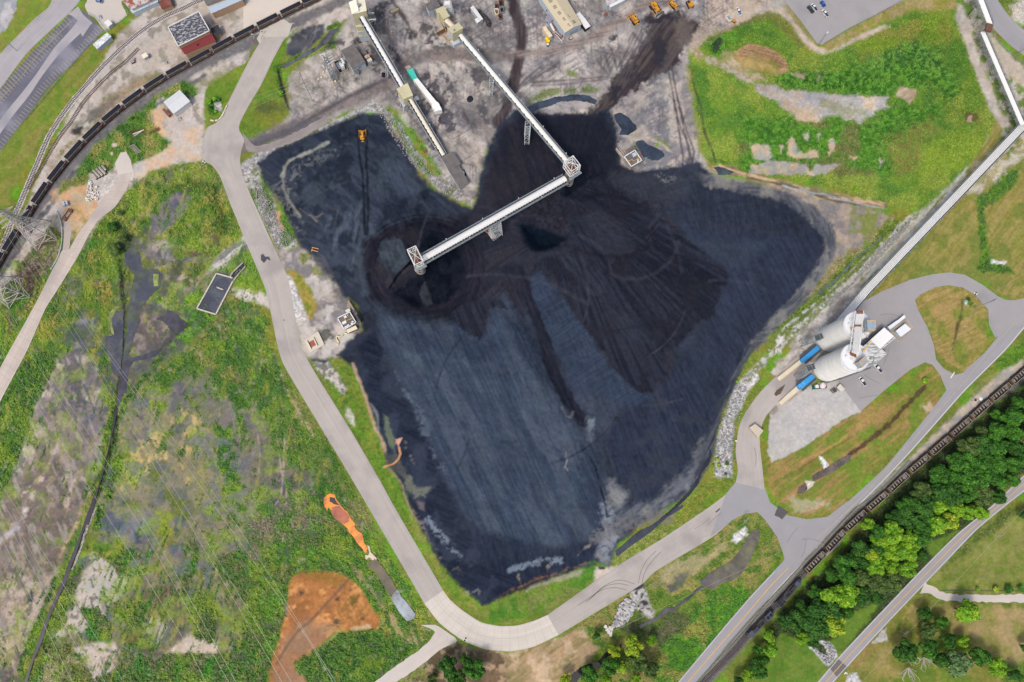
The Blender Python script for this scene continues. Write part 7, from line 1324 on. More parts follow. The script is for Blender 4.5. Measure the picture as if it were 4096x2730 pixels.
# white building/ tanker row near (1900,80)
t, q, wq = house('container_store', 'white metal container building with narrow annexe by the dark scrap tanks', 'building', Z(1700, 0, '1012 180 1085 130 1305 440 1235 470', 5.6), 3.6, LBL, mat('white roof with dirt', (216, 216, 214), c2=(150, 140, 130), thr=0.64, scale=1)); house('annexe', None, None, Z(1700, 0, '1108 440 1175 408 1240 480 1170 530', 5.6), 3, LBL, WPT, par=t)
t = thing('scrap_tank', 'row of dark steel tank sections lying beside the white container building', 'tank', P(1938, 75, 0)); k = MB(); pp = Z(1700, 0, '1205 230 1240 280 1290 330 1345 390 1400 470 1440 570 1430 600', 5.6)
for a, b, r in zip(pp[:-1], pp[1:], (1.6, 1.2, 1.8, 2.0, 2.6, 1.6)): k.bar(P(*a, 1.2), P(a[0]+(b[0]-a[0])*0.85, a[1]+(b[1]-a[1])*0.85, 1.2), r*1.2, seg=12)
k.build('shell', mat('blackened steel', (62, 60, 62), var=0.3), t, world=True)
for i, (s, c_) in enumerate((('1545 215 1640 210 1655 320 1590 340', 'white-edged open skip with rusty floor, left of the pair'), ('1680 170 1760 165 1770 290 1690 290', 'green-edged open skip with black load, right of the pair'), ('1570 110 1635 105 1630 200 1570 200', 'rusty open crate above the white-edged skip'), ('1640 340 1720 330 1725 430 1670 435', 'dark round drum rack with red base, lowest of the scrap rows'), ('1655 20 1745 10 1745 150 1670 150', 'tall stack of red steel frames at the top'))):
    p = W2(Z(1700, 0, s, 5.6), 1); cx = sum(a[0] for a in p)/4; cy = sum(a[1] for a in p)/4; t = thing('scrap_skip', c_, 'skip', (cx, cy, 0), 0, 'open steel skips on the scrap patch'); MB().prism(p, 0.1, 0.3).build('floor', DKM if i != 0 else mat('rusty floor', (120, 90, 72)), t, world=True); k = MB()
    for a, b in zip(p, p[1:]+p[:1]): k.bar((*a, 1), (*b, 1), 0.25, 1.6)
    k.build('side', (CRW, GLV, RST, RST, RST)[i], t, world=True)
# teal and white long trailer
t = thing('conveyor_shed', 'long white shed with teal end beside the left conveyor', 'shed', P(1695, 370, 0)); MB().prism(W2(T(1, 0, '1405 630 1455 610 1500 700 1462 715'), 4.2), 0, 4.2).build('teal_section', mat('teal sheet', (72, 196, 176), var=0.08), t, world=True); MB().prism(W2(T(1, 0, '1462 716 1501 701 1665 905 1690 925 1720 985 1660 1000 1625 950 1632 938'), 4.4), 0, 4.4).build('white_section', mat('bright white sheet', (236, 236, 232), var=0.03), t, world=True); MB().prism(W2(T(1, 0, '1385 600 1425 585 1450 605 1405 628'), 1.5), 0, 1.5).build('end_ramp', mat('tan ramp', (180, 160, 144), var=0.2), t, world=True)
k = MB(); [k.bar(P(1670+i*13, 372+i*17, 0), P(1670+i*13, 372+i*17, 1.8), 0.15) for i in range(5)]; k.build('guard_posts', YEP, t, world=True)
# substation
t, q, wq = house('switch_house', 'grey-roofed switch house of the substation', 'building', Z(1250, 150, '850 400 1235 200 1590 750 1200 965', 7.467), 6, LBL, GRF, doors=((2, 0.4, 0.7, 0.7, 3.5, DKM, 'window'), (2, 0.52, 0.7, 0.7, 3.5, DKM, 'window'))); house('porch', None, None, Z(1250, 150, '1225 1005 1340 950 1400 1065 1295 1110', 7.467), 3.4, LBL, GRF, par=t)
for i, (s, m_, l) in enumerate((('1435 405 1540 350 1620 455 1495 520', GRF, 'grey-topped'), ('1535 575 1670 495 1720 590 1590 640', mat('rusty cabinet top', (196, 184, 160), c2=(190, 120, 80), thr=0.5, scale=1.5), 'rusty-topped'), ('1612 680 1740 605 1790 690 1650 745', mat('cream cabinet top', (206, 196, 172)), 'cream-topped'))): house('switch_cabinet', '%s switch cabinet on the right of the substation building, %s of three' % (l, ('uppermost', 'middle', 'lowest')[i]), 'cabinet', Z(1250, 150, s, 7.467), 2.8, LBL, m_, grp='switch cabinets', over=0.1)
t = thing('transformer', 'large white transformer in a concrete bund beside the switch house', 'transformer', P(1365, 270, 0)); k = MB(); bb = W2(Z(1250, 150, '630 740 830 650 1060 950 820 1080', 7.467), 0.5)
for a, b in zip(bb, bb[1:]+bb[:1]): k.bar((*a, 0.4), (*b, 0.4), 0.35, 0.9)
k.build('bund', CNC, t, world=True); MB().prism(W2(Z(1250, 150, '780 740 880 690 950 860 850 910', 7.467), 4), 0.3, 4).build('tank', WPT, t, world=True); MB().bar(P(*Z(1250, 150, '860 640', 7.467)[0], 5), P(*Z(1250, 150, '950 780', 7.467)[0], 5), 1.4, seg=12).build('conservator', WPT, t, world=True); k = MB()
for i in range(6): p = P(*Z(1250, 150, '%d %d' % (740+i*14, 800+i*22), 7.467)[0], 2); k.box(p, (1.6, 0.25, 2.6), 0.5)
k.build('radiator_fins', LBL, t, world=True); k = MB()
for x, y in ((790, 690), (820, 720), (850, 745)): p = P(*Z(1250, 150, '%d %d' % (x, y), 7.467)[0], 5); k.lathe(p, [(0.25, -1), (0.3, 0), (0.15, 0.2), (0.15, 1)], 8)
k.build('bushings', GLV, t, world=True); MB().prism(bb, 0.05, 0.25).build('floor', DKM, t, world=True)
t = thing('substation_gantry', 'tall lattice gantry with white insulators in the gravel yard', 'gantry', P(1340, 300, 0)); trestle(t, (1340, 318), (1300, 232), 17, w=(4, 3), wt=(1.6, 1.6), n=7, m=GLV, name='lattice_mast', rz=0.4); k = MB()
for a, b in (((1292, 215), (1318, 246)), ((1300, 212), (1280, 222)), ((1300, 240), (1330, 224)), ((1306, 248), (1336, 232)), ((1312, 258), (1340, 242)), ((1296, 220), (1322, 206)), ((1280, 248), (1292, 246)), ((1292, 265), (1298, 272))): k.bar(P(*a, 15), P(*b, 14), 0.35)
k.build('cross_arms', WPT, t, world=True); k = MB()
for u, v in ((1282, 222), (1290, 230), (1296, 240), (1306, 250), (1330, 265), (1294, 265), (1308, 284)): k.lathe(P(u, v, 12), [(0.3, -1.2), (0.5, -0.6), (0.3, 0), (0.5, 0.6), (0.2, 1.2)], 8)
k.build('insulators', WPT, t, world=True); k = MB(); [k.box(P(*p_, 0.4), (1.2, 0.9, 0.8), 0.4) for p_ in ((1286, 311), (1274, 318), (1341, 327), (1330, 328), (1293, 290), (1300, 303), (1306, 307))]; k.build('footings', mat('cream footing', (214, 200, 168)), t, world=True)
# pump houses
def pumphouse(label, roofpx, h, sides, wall=CNC):
    t, q, wq = house('pump_house', label, 'building', roofpx, h, wall, GRF, parapet=0.6); return t, q
t, q = pumphouse('concrete pump house with yellow pipe zigzag on its roof between the two dark ponds', Z(2450, 540, '248 478 480 342 625 560 402 690', 5.38), 6, 0)
house('lower_deck', None, None, Z(2450, 540, '285 335 455 230 520 320 345 430', 5.38), 3.5, CNC, GRF, par=t); house('side_deck', None, None, Z(2450, 540, '525 345 590 360 695 545 640 560', 5.38), 4.5, mat('ribbed concrete', (150, 142, 136), var=0.2, stretch=(3, 3, 0.2)), GRF, par=t)
k = MB(); zz = [P(*p, 6.5) for p in Z(2450, 540, '340 570 420 530 455 570 570 500', 5.38)]; k.path(zz, 0.3); k.build('yellow_pipe', YEP, t, world=True); MB().box(P(*Z(2450, 540, '470 430', 5.38)[0], 6.9), (2.4, 2.2, 1.2), 0.5).build('roof_plant', LGR, t, world=True); k = MB(); k.box(P(*Z(2450, 540, '550 545', 5.38)[0], 6.4), (0.8, 0.8, 0.2)); k.box(P(*Z(2450, 540, '545 575', 5.38)[0], 6.4), (0.8, 0.8, 0.2)); k.build('hatches', WPT, t, world=True)
k = MB(); k.path([P(*p, 2) for p in Z(2450, 540, '305 295 270 280 235 290 225 330 245 360 265 375', 5.38)], 0.3); k.build('hose_loop', YEP, t, world=True); MB().box(P(*Z(2450, 540, '595 430', 5.38)[0], 4.8), (1.6, 1.2, 0.2), 1.0).build('red_cover', mat('red cover', (150, 70, 62)), t, world=True)
k = MB(); k.bar(P(*Z(2450, 540, '80 310', 5.38)[0], 0.6), P(*Z(2450, 540, '300 590', 5.38)[0], 2.0), 1.0, 2.0); k.bar(P(*Z(2450, 540, '130 290', 5.38)[0], 0.6), P(*Z(2450, 540, '255 450', 5.38)[0], 2.0), 0.6, 1.6); k.build('wing_wall', CNC, t, world=True)
t, q = pumphouse('concrete pump house with white hatches on its roof at the left edge of the coal', Z(1180, 1180, '638 350 820 262 912 415 740 522', 3.733), 5.5, 0); house('side_deck', None, None, Z(1180, 1180, '830 245 880 230 988 410 915 440 865 330', 3.733), 4, CNC, mat('coal-blackened deck', (84, 82, 84), c2=(150, 146, 144), thr=0.6, scale=1), par=t); house('cream_platform', None, None, Z(1180, 1180, '765 525 905 458 935 510 790 572', 3.733), 3, RST, mat('cream deck', (226, 218, 192), var=0.05), par=t); house('cream_annexe', None, None, Z(1180, 1180, '750 235 812 202 832 245 770 272', 3.733), 3, CNC, CRW, par=t)
k = MB()
for x, y, w_, d_ in ((735, 415, 2.6, 1.6), (860, 405, 1.2, 1.0), (850, 430, 1.2, 1.0), (750, 330, 1.6, 1.4), (760, 480, 2.0, 0.8), (795, 455, 1.2, 0.8)): k.box(P(*Z(1180, 1180, '%d %d' % (x, y), 3.733)[0], 6.1), (w_, d_, 0.5), 0.5)
k.build('hatches', WPT, t, world=True); MB().lathe(P(1392, 1262, 5.6), [(0.7, 0), (0.7, 0.9), (0.3, 1.2)], 12).build('roof_fan', GLV, t, world=True); k = MB(); k.path([P(*p, 6.2) for p in Z(1180, 1180, '725 310 760 390 855 350', 3.733)], 0.35); k.build('yellow_pipe', YEP, t, world=True); k = MB(); k.bar(P(*Z(1180, 1180, '800 100', 3.733)[0], 1), P(*Z(1180, 1180, '925 300', 3.733)[0], 3), 0.9, 2); k.build('wing_wall', mat('rust-stained concrete', (164, 140, 122), var=0.2), t, world=True)
tag(MB().path([P(*p, 0.7) for p in Z(1180, 1180, '780 580 745 570 720 575 700 610 670 630 630 615 615 640 625 670 650 700 645 735 620 742', 3.733)], 0.75, 8).build('discharge_hose', mat('cream hose', (222, 212, 170))), 'cream winding discharge hose trailing from the lower pump house', 'hose')
t = thing('concrete_basin', 'square pale concrete pad with a rusty red sunken pit beside the haul road', 'basin', P(1255, 1365, 0)); MB().prism(W2(Z(1180, 1180, '135 685 345 545 440 745 235 858', 3.733), 0.8), 0.05, 0.8).build('slab', mat('pale concrete', (206, 196, 180), var=0.1), t, world=True); MB().prism(W2(Z(1180, 1180, '203 712 275 668 315 750 240 788', 3.733), 0.9), 0.8, 0.86).build('pit_floor', mat('rusty red sediment', (160, 92, 74), var=0.1), t, world=True)
k = MB(); k.bar(P(*Z(1180, 1180, '175 685', 3.733)[0], 1.3), P(*Z(1180, 1180, '240 815', 3.733)[0], 1.3), 0.5, 1); k.bar(P(*Z(1180, 1180, '275 640', 3.733)[0], 1.3), P(*Z(1180, 1180, '335 765', 3.733)[0], 1.3), 0.4, 1); k.build('kerb_wall', CRW, t, world=True)
t = thing('settling_basin', 'long walled settling basin full of dark water west of the haul road', 'basin', P(850, 1165, 0)); bas = T(0, 1, '1940 885 2085 925 2085 960 1935 1252 1765 1200'); MB().prism(W2(bas, 0.2), 0.05, 0.35).build('water', mat('basin water', (66, 68, 80), rough=0.12, spec=0.5, c2=(84, 90, 98), scale=0.06), t, world=True)
k = MB(); bs = [P(*p, 0.6) for p in bas]; [k.bar(bs[i], bs[(i+1) % 5], 0.7, 1.0) for i in (0, 2, 3, 4)]; k.bar(P(*T(0, 1, '1945 1010')[0], 0.6), P(*T(0, 1, '2000 1030')[0], 0.6), 0.6, 0.6); k.build('wall', mat('pale kerb concrete', (206, 196, 180), var=0.15), t, world=True)
k = MB(); k.path([P(*p, 0.7) for p in T(0, 1, '2060 915 2090 870 2180 785')], 0.7, 4); k.path([P(*p, 0.7) for p in T(0, 1, '2085 960 2130 900 2200 820')], 0.7, 4); k.build('inlet_wall', CNC, t, world=True); MB().prism(W2(T(0, 1, '2070 905 2165 790 2195 822 2090 925'), 0.1), 0.05, 0.2).build('inlet_water', mat('inlet water', (56, 58, 66), rough=0.15), t, world=True)
tag(MB().add([], []).path([P(*p, 0.5) for p in T(1, 1, '555 650 615 665')], 0.5).path([P(*p, 0.5) for p in T(1, 1, '550 672 610 690')], 0.5).path([P(*p, 0.5) for p in T(1, 1, '560 650 552 690')], 0.3).build('pond_frame', mat('orange-tan timber', (220, 160, 96))), 'small orange timber frame at the head of the narrow pond', 'frame')
# ------------------------------------------------------------------ silos and pipe bridges
SC_ = mat('ribbed silo concrete', (234, 235, 234), var=0.1, stretch=(0.05, 0.05, 1.6), scale=1.4, c2=(216, 215, 210), scale2=1.2); TOPM = mat('silo top steel', (226, 230, 234), var=0.06); BLU = mat('blue tarpaulin cover', (54, 148, 214), var=0.12, c2=(104, 172, 212), thr=0.6, scale=0.8); BPN = mat('blue filter panels', (140, 170, 200), var=0.1)
def K(s): return Z(3150, 1200, s, 3.733)
def Kp(x, y, z): return P(3150+x/3.733, 1200+y/3.733, z)
def silo(label, x, y, H=38, r=7.5):
    c = Kp(x, y, H); t = thing('silo', label, 'silo', (c.x, c.y, 0), 0, 'pair of concrete silos'); k = MB(); pr = [(r, 0)]
    for i in range(1, 36): pr += [(r, i*H/36-0.12), (r+0.09, i*H/36), (r, i*H/36+0.12)]
    k.lathe((0, 0, 0), pr+[(r, H)], 48); k.build('wall', SC_, t); k = MB(); k.lathe((0, 0, H), [(r+0.3, 0), (r+0.3, 0.25), (r, 0.3), (0.5, 0.9)], 48); k.build('roof', TOPM, t); k = MB()
    for zz in (0.7, 1.2): k.path([(r*math.cos(a)*1.02, r*math.sin(a)*1.02, H+zz) for a in np.linspace(0, 2*math.pi, 33)], 0.09, 4)
    for a in np.linspace(0, 2*math.pi, 33): k.bar((r*math.cos(a)*1.02, r*math.sin(a)*1.02, H), (r*math.cos(a)*1.02, r*math.sin(a)*1.02, H+1.2), 0.08)
    k.build('railing', WPT, t); return t, c, H
s1, c1, _ = silo('rear concrete silo, the upper of the two, at the end of the white pipe bridge', 1040, 385); s2, c2_, _ = silo('front concrete silo, the lower of the two, nearer the pickup trucks', 1000, 865)
for t, bx, yx in ((s1, '1190 310 1310 310 1310 455 1200 455', (960, 430)), (s2, '1060 930 1150 850 1215 920 1120 1005', (1130, 760))):
    k = MB(); q = W2(K(bx), 45); k.prism(q, 39.5, 45); k.build('filter_house', BPN, t, world=True); k = MB()
    for z in (40, 42.5, 45.1):
        for a, b in zip(q, q[1:]+q[:1]): k.bar((*a, z), (*b, z), 0.22)
    for i in range(1, 4):
        f = i/4
        for (a, b, c, d) in ((q[0], q[1], q[3], q[2]), (q[1], q[2], q[0], q[3])): k.bar((a[0]*(1-f)+b[0]*f, a[1]*(1-f)+b[1]*f, 45.12), (c[0]*(1-f)+d[0]*f, c[1]*(1-f)+d[1]*f, 45.12), 0.12)
    for a in q: k.bar((*a, 38.3), (*a, 46), 0.25)
    k.build('filter_frame', YEP, t, world=True); k = MB(); a = Kp(yx[0], yx[1], 39); k.bar(a, a+Vector((0, 0, 2.5)), 0.5, seg=8); k.bar(a+Vector((0, 0, 2.5)), a+Vector((3.0, 5.0, 4)), 0.4); k.box(a+Vector((-0.8, -0.6, 2)), (1.2, 1.0, 0.9)); k.build('hoist', YEP, t, world=True)
    for i, (dx, dy) in enumerate(((-3.5, 3.2), (-5, 0.8), (-2.2, -1.0))): k = MB(); k.lathe((dx, dy, 38.5), [(0.5, 0), (0.5, 1), (0.3, 1.2)], 10) if i else k.box((dx, dy, 39), (1.4, 1.2, 0.9)); k.build('hatch_box' if not i else 'roof_vent', WPT, t)
t = thing('pipe_bundle', 'white pipes with rust-brown couplings crossing the tops of both silos', 'pipes', P(3429, 1300, 0)); pa = (1080, 165, 46); pb = (1055, 400, 43.5); pc = (1020, 760, 43.5); pd_ = (985, 840, 40.5)
for i in range(6):
    o = (i-2.5)*17; e = o*0.25; k = MB(); k.path([Kp(pa[0]+o, pa[1], pa[2]), Kp(pb[0]+o, pb[1], pb[2]), Kp(pc[0]+o*1.0, pc[1]+e, pc[2]), Kp(pd_[0]+o*0.95, pd_[1]+o*0.4, pd_[2])], 0.5, 6); k.build('pipe', WPT, t, world=True)
    k = MB(); k.bar(Kp(pa[0]+o, pa[1]-5, 46.1), Kp(pa[0]+o, pa[1]+45, 45.7), 0.55, seg=6); k.bar(Kp(1052+o, 370, 44), Kp(1050+o, 400, 43.8), 0.6, seg=6); k.bar(Kp(pd_[0]+o*.95-8, pd_[1]+o*0.4-45, 42), Kp(pd_[0]+o*0.95, pd_[1]+o*0.4+5, 40.6), 0.6, seg=6); k.build('coupling', RST, t, world=True)
k = MB()
for yy, z in ((200, 45.6), (260, 45), (320, 44.3), (430, 43.2), (500, 43.2), (560, 43.2), (620, 43.2), (690, 43.2)): k.bar(Kp(1020-(yy-200)*0.14, yy, z-0.5), Kp(1140-(yy-200)*0.11, yy, z-0.5), 0.35)
for x0, x1 in ((1012, 930), (1138, 1075)): k.bar(Kp(x0, 160, 45.6), Kp(x1-5, 780, 43), 0.35); k.bar(Kp(x0, 420, 41), Kp(x1, 700, 41), 0.25)
for x, y in ((940, 540), (1200, 560), (925, 740), (1075, 660)): k.bar(Kp(x, y, 38.4), Kp(x+60*(1 if x < 1000 else -1), y-60, 43), 0.3)
k.build('support_frame', WPT, t, world=True)
for lab, f, p_, i in (('steel stair tower against the rear silo, beside the upper blue cover', (3209, 1374), (3271, 1352), 0), ('steel stair tower against the front silo, beside the lower blue cover', (3190, 1510), (3240, 1476), 1)):
    t = thing('stair_tower', lab, 'stairs', P(*f, 0), 0, 'stair towers on the silos'); trestle(t, f, p_, 19 if not i else 17, w=(3.4, 3.2), wt=(3.2, 3.0), n=6, m=GLV, name='frame', rz=0.3); MB().box(P(*(3276, 1348) if not i else (3243, 1470), 18 if not i else 16.5), (4.6, 3.2, 0.3), 0.3).build('platform', DGR, t, world=True)
t = thing('stair_gantry', 'long zigzag steel stair hugging the lower side of the front silo', 'stairs', P(*K('760 1200')[0], 0)); k = MB(); A = Kp(770, 1195, 1); B = Kp(1255, 1015, 36)
n_ = 16
for i in range(n_):
    a, b = A.lerp(B, i/n_), A.lerp(B, (i+1)/n_); o = Vector((1.6, 1.0, 0))
    k.bar(a, b, 0.3); k.bar(a+o, b+o, 0.3); k.bar(a, b+o, 0.14); k.bar(a+o, b, 0.14); k.bar(a, a+o, 0.2); k.bar((a.x, a.y, a.z-1.5), (b.x, b.y, b.z-1.5), 0.16); k.bar((a.x, a.y, a.z-1.5), b, 0.14)
k.bar(B, Kp(1300, 860, 36), 0.4); k.bar(Kp(1300, 860, 36), Kp(1180, 840, 38), 0.4); k.bar(B, Kp(1170, 900, 38), 0.3); k.bar(Kp(1250, 940, 37), Kp(1100, 1060, 37), 0.3); k.bar(A, Kp(570, 1250, 0.5), 0.3); k.build('frame', GLV, t, world=True)
for lab, bl, wh in (('upper blue-covered truck chute with cream apron, below the rear silo', '200 885 440 682 492 730 247 936', '198 886 246 937 0 1130 -110 1215 -155 1165 -20 1045'), ('lower blue-covered truck chute with cream apron, below the front silo', '150 1275 360 1110 412 1160 205 1338', '148 1276 204 1339 0 1508 -80 1580 -130 1530 0 1400')):
    t = thing('truck_chute', lab, 'chute', P(*K(bl)[0], 0), 0, 'truck loading chutes'); MB().prism(W2(K(bl), 4), 0.1, 4).build('blue_cover', BLU, t, world=True); MB().prism(W2(K(wh), 0.8), 0.05, 0.8).build('apron', mat('cream ramp', (214, 206, 188), var=0.1), t, world=True); k = MB(); pp = K(wh)
    k.bar(P(*pp[0], 1.6), P(*pp[-2], 1.6), 0.18); k.bar(P(*pp[1], 1.6), P(*pp[3], 1.6), 0.18); k.build('yellow_rail', YEP, t, world=True); k = MB(); q = K(bl); k.bar(P(q[0][0]-4, q[0][1]-4, 3), P(q[1][0]-4, q[1][1]-4, 3), 1.2, 0.3); k.bar(P(q[3][0]+4, q[3][1]+4, 3), P(q[2][0]+4, q[2][1]+4, 3), 1.2, 0.3); k.build('catwalk', DGR, t, world=True)
COR = mat('corrugated roof', (214, 216, 214), var=0.02, c2=(130, 134, 136), thr=0.52, scale=0.9, scale2=0.8, stretch=(0.25, 2.2, 1, -0.85))
t, q, wq = house('unloading_building', 'long building with bright white and corrugated grey roof behind the silos', 'building', K('1440 415 1590 545 1385 735 1235 600'), 8, LGR, mat('bright white roof', (236, 236, 234), var=0.02)); house('corrugated_wing', None, None, K('1235 602 1383 737 1255 870 1100 720'), 7.8, LGR, COR, par=t); house('lower_wing', None, None, K('1395 730 1484 805 1265 1000 1180 900 1260 870'), 5.5, LGR, COR, par=t); house('white_lean_to', None, None, K('1598 550 1610 575 1405 740 1392 735'), 5, LGR, COR, par=t)
k = MB(); [k.bar(P(*K('%d %d' % (1130+o, 680-o))[0], 6), P(*K('%d %d' % (1420+o, 410-o))[0], 6), 0.35) for o in (-18, -6, 6)]; k.build('pipe_run', mat('brown pipe run', (120, 104, 92)), t, world=True)
house('equipment_box', 'stepped pale blue equipment cabins on a concrete pad right of the silos', 'cabin', K('1492 405 1545 370 1600 330 1650 300 1740 225 1765 262 1660 345 1600 390 1530 445'), 3, LBL, TOPM); house('equipment_box', 'ribbed pale metal box on the outer half of the concrete pad', 'cabin', K('1615 465 1755 355 1845 440 1690 555'), 3.2, LBL, TOPM)
tag(patch('paving slab', K('1470 430 1740 200 1885 430 1655 635'), CNC, 0.09), kind='structure')
t = thing('dumpster', 'open dark dumpster on the gravel below the front silo', 'dumpster', Kp(705, 1355, 0)); MB().prism(W2(K('648 1350 705 1312 748 1360 695 1395'), 1.6), 0.1, 1.6).build('bin', mat('tan dumpster', (128, 118, 104)), t, world=True); MB().prism(W2(K('668 1345 705 1318 743 1360 705 1385'), 1.65), 1.6, 1.7).build('load', mat('dark blue load', (62, 70, 84)), t, world=True)
house('block_store', 'tapered pale concrete enclosure beside the dark dumpster', 'enclosure', K('735 1310 785 1255 860 1335 800 1372'), 2.4, CNC, mat('pale slab', (206, 202, 192)))
t = thing('tank_unit', 'green skid with white box and pinkish round tank below the front silo', 'tank', Kp(470, 1300, 0)); MB().box((0, 0, 0.5), (8.5, 2.4, 0.6), 0.1).build('skid', mat('dark green', (24, 84, 74)), t); k = MB(); k.lathe((1.6, 0.6, 0.6), [(1.7, 0), (1.7, 1.8), (1.2, 2.4), (0.2, 2.6)], 18); k.build('round_tank', mat('pinkish white tank', (226, 208, 214)), t); MB().box((-1.9, 0, 1.5), (1.8, 1.8, 1.4)).build('white_box', WPT, t)
def pipe_bridge(label, pts, w, n, heights, pipes=True, roof=None, step=5.0, side=1, deck=True, legs=()):
    t = thing('pipe_bridge', label, 'pipe bridge', P(*pts[0], 0)); q = [P(p[0], p[1], h) for p, h in zip(pts, heights)]
    for a, b in zip(q[:-1], q[1:]):
        d = (b-a).normalized(); nn = Vector((-d.y, d.x, 0)).normalized()
        if pipes:
            for i in range(n): o = nn*((i-(n-1)/2)*w/n*0.8); MB().bar(a+o+Vector((0, 0, 0.3)), b+o+Vector((0, 0, 0.3)), 0.8, seg=6).build('pipe', WPT, t, world=True)
        if roof: MB().bar(a, b, w*0.62, 0.4).build('roof_sheet', roof, t, world=True)
        k = MB(); L = (b-a).length
        for s in (1, -1):
            o = nn*w/2*s
            for up in (-1.2, 0.1, 0.9): k.bar(a+o+Vector((0, 0, up)), b+o+Vector((0, 0, up)), 0.16)
            m = int(L/2.5)
            for i in range(m): p = a+d*(L*i/m)+o; k.bar(p+Vector((0, 0, -1.2)), a+d*(L*(i+1)/m)+o+Vector((0, 0, 0.1)), 0.1); k.bar(p+Vector((0, 0, -1.2)), p+Vector((0, 0, 0.9)), 0.1)
        k.build('side_truss', GLV, t, world=True); k = MB()
        for i in range(int(L/step)+1): p = a+d*min(L, i*step); k.bar(p-nn*(w/2)+Vector((0, 0, -0.4)), p+nn*(w/2)+Vector((0, 0, -0.4)), 0.22); k.bar(p+nn*(w/2)*side+Vector((0, 0, 0)), p+nn*(w/2+0.9)*side+Vector((0, 0, 0)), 0.3)
        k.build('cross_beams', GLV, t, world=True); MB().bar(a+nn*w*0.42*side+Vector((0, 0, -.5)), b+nn*w*0.42*side+Vector((0, 0, -.5)), w*0.18, 0.1).build('walkway', DGR, t, world=True)
    for f, p_, z in legs: trestle(t, f, p_, z, w=(3.4, 2.6), wt=(3, 1.6), n=4, m=mat('cream steel', (206, 202, 188)), name='trestle', rz=0.4)
    return t
WRF = mat('ribbed white roof sheet', (232, 232, 228), var=0.06, stretch=(1, 3, 1), scale=1.4)
pipe_bridge('white-roofed pipe bridge entering at the top right corner above the road', [(3908, -40), (3960, 98)], 5.2, 5, [18, 16], False, WRF, legs=[((3885, 72), (3910, 38), 14), ((3900, 105), (3928, 80), 12)]); pipe_bridge('long white-roofed pipe bridge down the right side beside the gravel track', [(3930, 128), (4090, 500)], 4.6, 5, [12, 12], False, WRF, legs=[((3915, 145), (3935, 125), 10), ((3925, 178), (3945, 165), 9), ((3945, 222), (3956, 214), 8), ((3970, 290), (3982, 282), 9), ((4006, 362), (4018, 352), 9), ((4044, 440), (4054, 434), 8), ((4068, 480), (4078, 474), 8)])
pipe_bridge('long open rack of five white pipes slanting down to the rear silo', [(4125, 470), (3468, 1160), (3350, 1300)], 5.4, 5, [9, 8, 6], legs=[])
tag(MB().box(P(3955, 112, 17), (5, 4, 1.5), 1.2).build('transfer_platform', mat('brown hood', (112, 78, 66))), 'small brown hooded platform joining the two white-roofed pipe bridges', 'platform')
# ------------------------------------------------------------------ lattice towers, wires, poles
TWR = mat('weathered tower steel', (204, 196, 190), var=0.15); INS = mat('brown insulator', (150, 92, 74))
def pylon(label, feet, H=44):
    w0 = [P(*f, 0) for f in feet]; c = sum(w0, Vector())/4; t = thing('transmission_tower', label, 'pylon', c, 0, 'lattice transmission towers'); k = MB(); lv = []
    for z, s in ((0, 1), (9, 0.8), (18, 0.55), (26, 0.3), (31, 0.2), (36, 0.17), (41, 0.15), (H, 0.02)): lv.append([Vector(((p.x-c.x)*s, (p.y-c.y)*s, z)) for p in w0])
    for j in range(len(lv)-1):
        for i in range(4):
            i2 = (i+1) % 4; k.bar(lv[j][i], lv[j+1][i], 0.45 if j < 3 else 0.3); k.bar(lv[j+1][i], lv[j+1][i2], 0.24); k.bar(lv[j][i], lv[j+1][i2], 0.24); k.bar(lv[j][i2], lv[j+1][i], 0.24)
            if j < 3: m = (lv[j][i]+lv[j+1][i2])/2; k.bar(m, (lv[j][i]+lv[j+1][i])/2, 0.18); k.bar(m, (lv[j][i2]+lv[j+1][i2])/2, 0.18)
    k.build('lattice_body', TWR, t); d = Vector((0.75, 0.66, 0)); n = Vector((-0.66, 0.75, 0))
    for z, L in ((29, 9), (34, 7.5), (39, 6)):
        k = MB()
        for s in (-1, 1):
            for o in (-0.9, 0.9): k.bar(n*o+Vector((0, 0, z)), d*L*s+Vector((0, 0, z)), 0.18); k.bar(n*o+Vector((0, 0, z+2)), d*L*s+Vector((0, 0, z)), 0.18)
            for f in (0.3, 0.55, 0.8): k.bar(d*L*s*f+n*0.9*(1-f)+Vector((0, 0, z)), d*L*s*f-n*0.9*(1-f)+Vector((0, 0, z)), 0.12); k.bar(d*L*s*f+Vector((0, 0, z+2*(1-f))), d*L*s*(f-0.2)+Vector((0, 0, z)), 0.12)
        k.build('cross_arm', TWR, t)
        for s in (-1, 1): k = MB(); k.lathe(d*L*s+Vector((0, 0, z-2.4)), [(0.1, 0), (0.28, .3), (0.15, .8), (0.28, 1.3), (0.12, 2.4)], 8); k.build('insulator', INS, t)
pylon('upper lattice transmission tower leaning over the loaded coal train', [(231, 961), (150, 1003), (120, 928), (202, 886)]); pylon('lower lattice transmission tower cut by the left edge, above the concrete road', [(122, 1190), (38, 1233), (8, 1152), (95, 1112)])
WIR = mat('bare wire', (186, 184, 178), rough=0.4, metal=0.3)
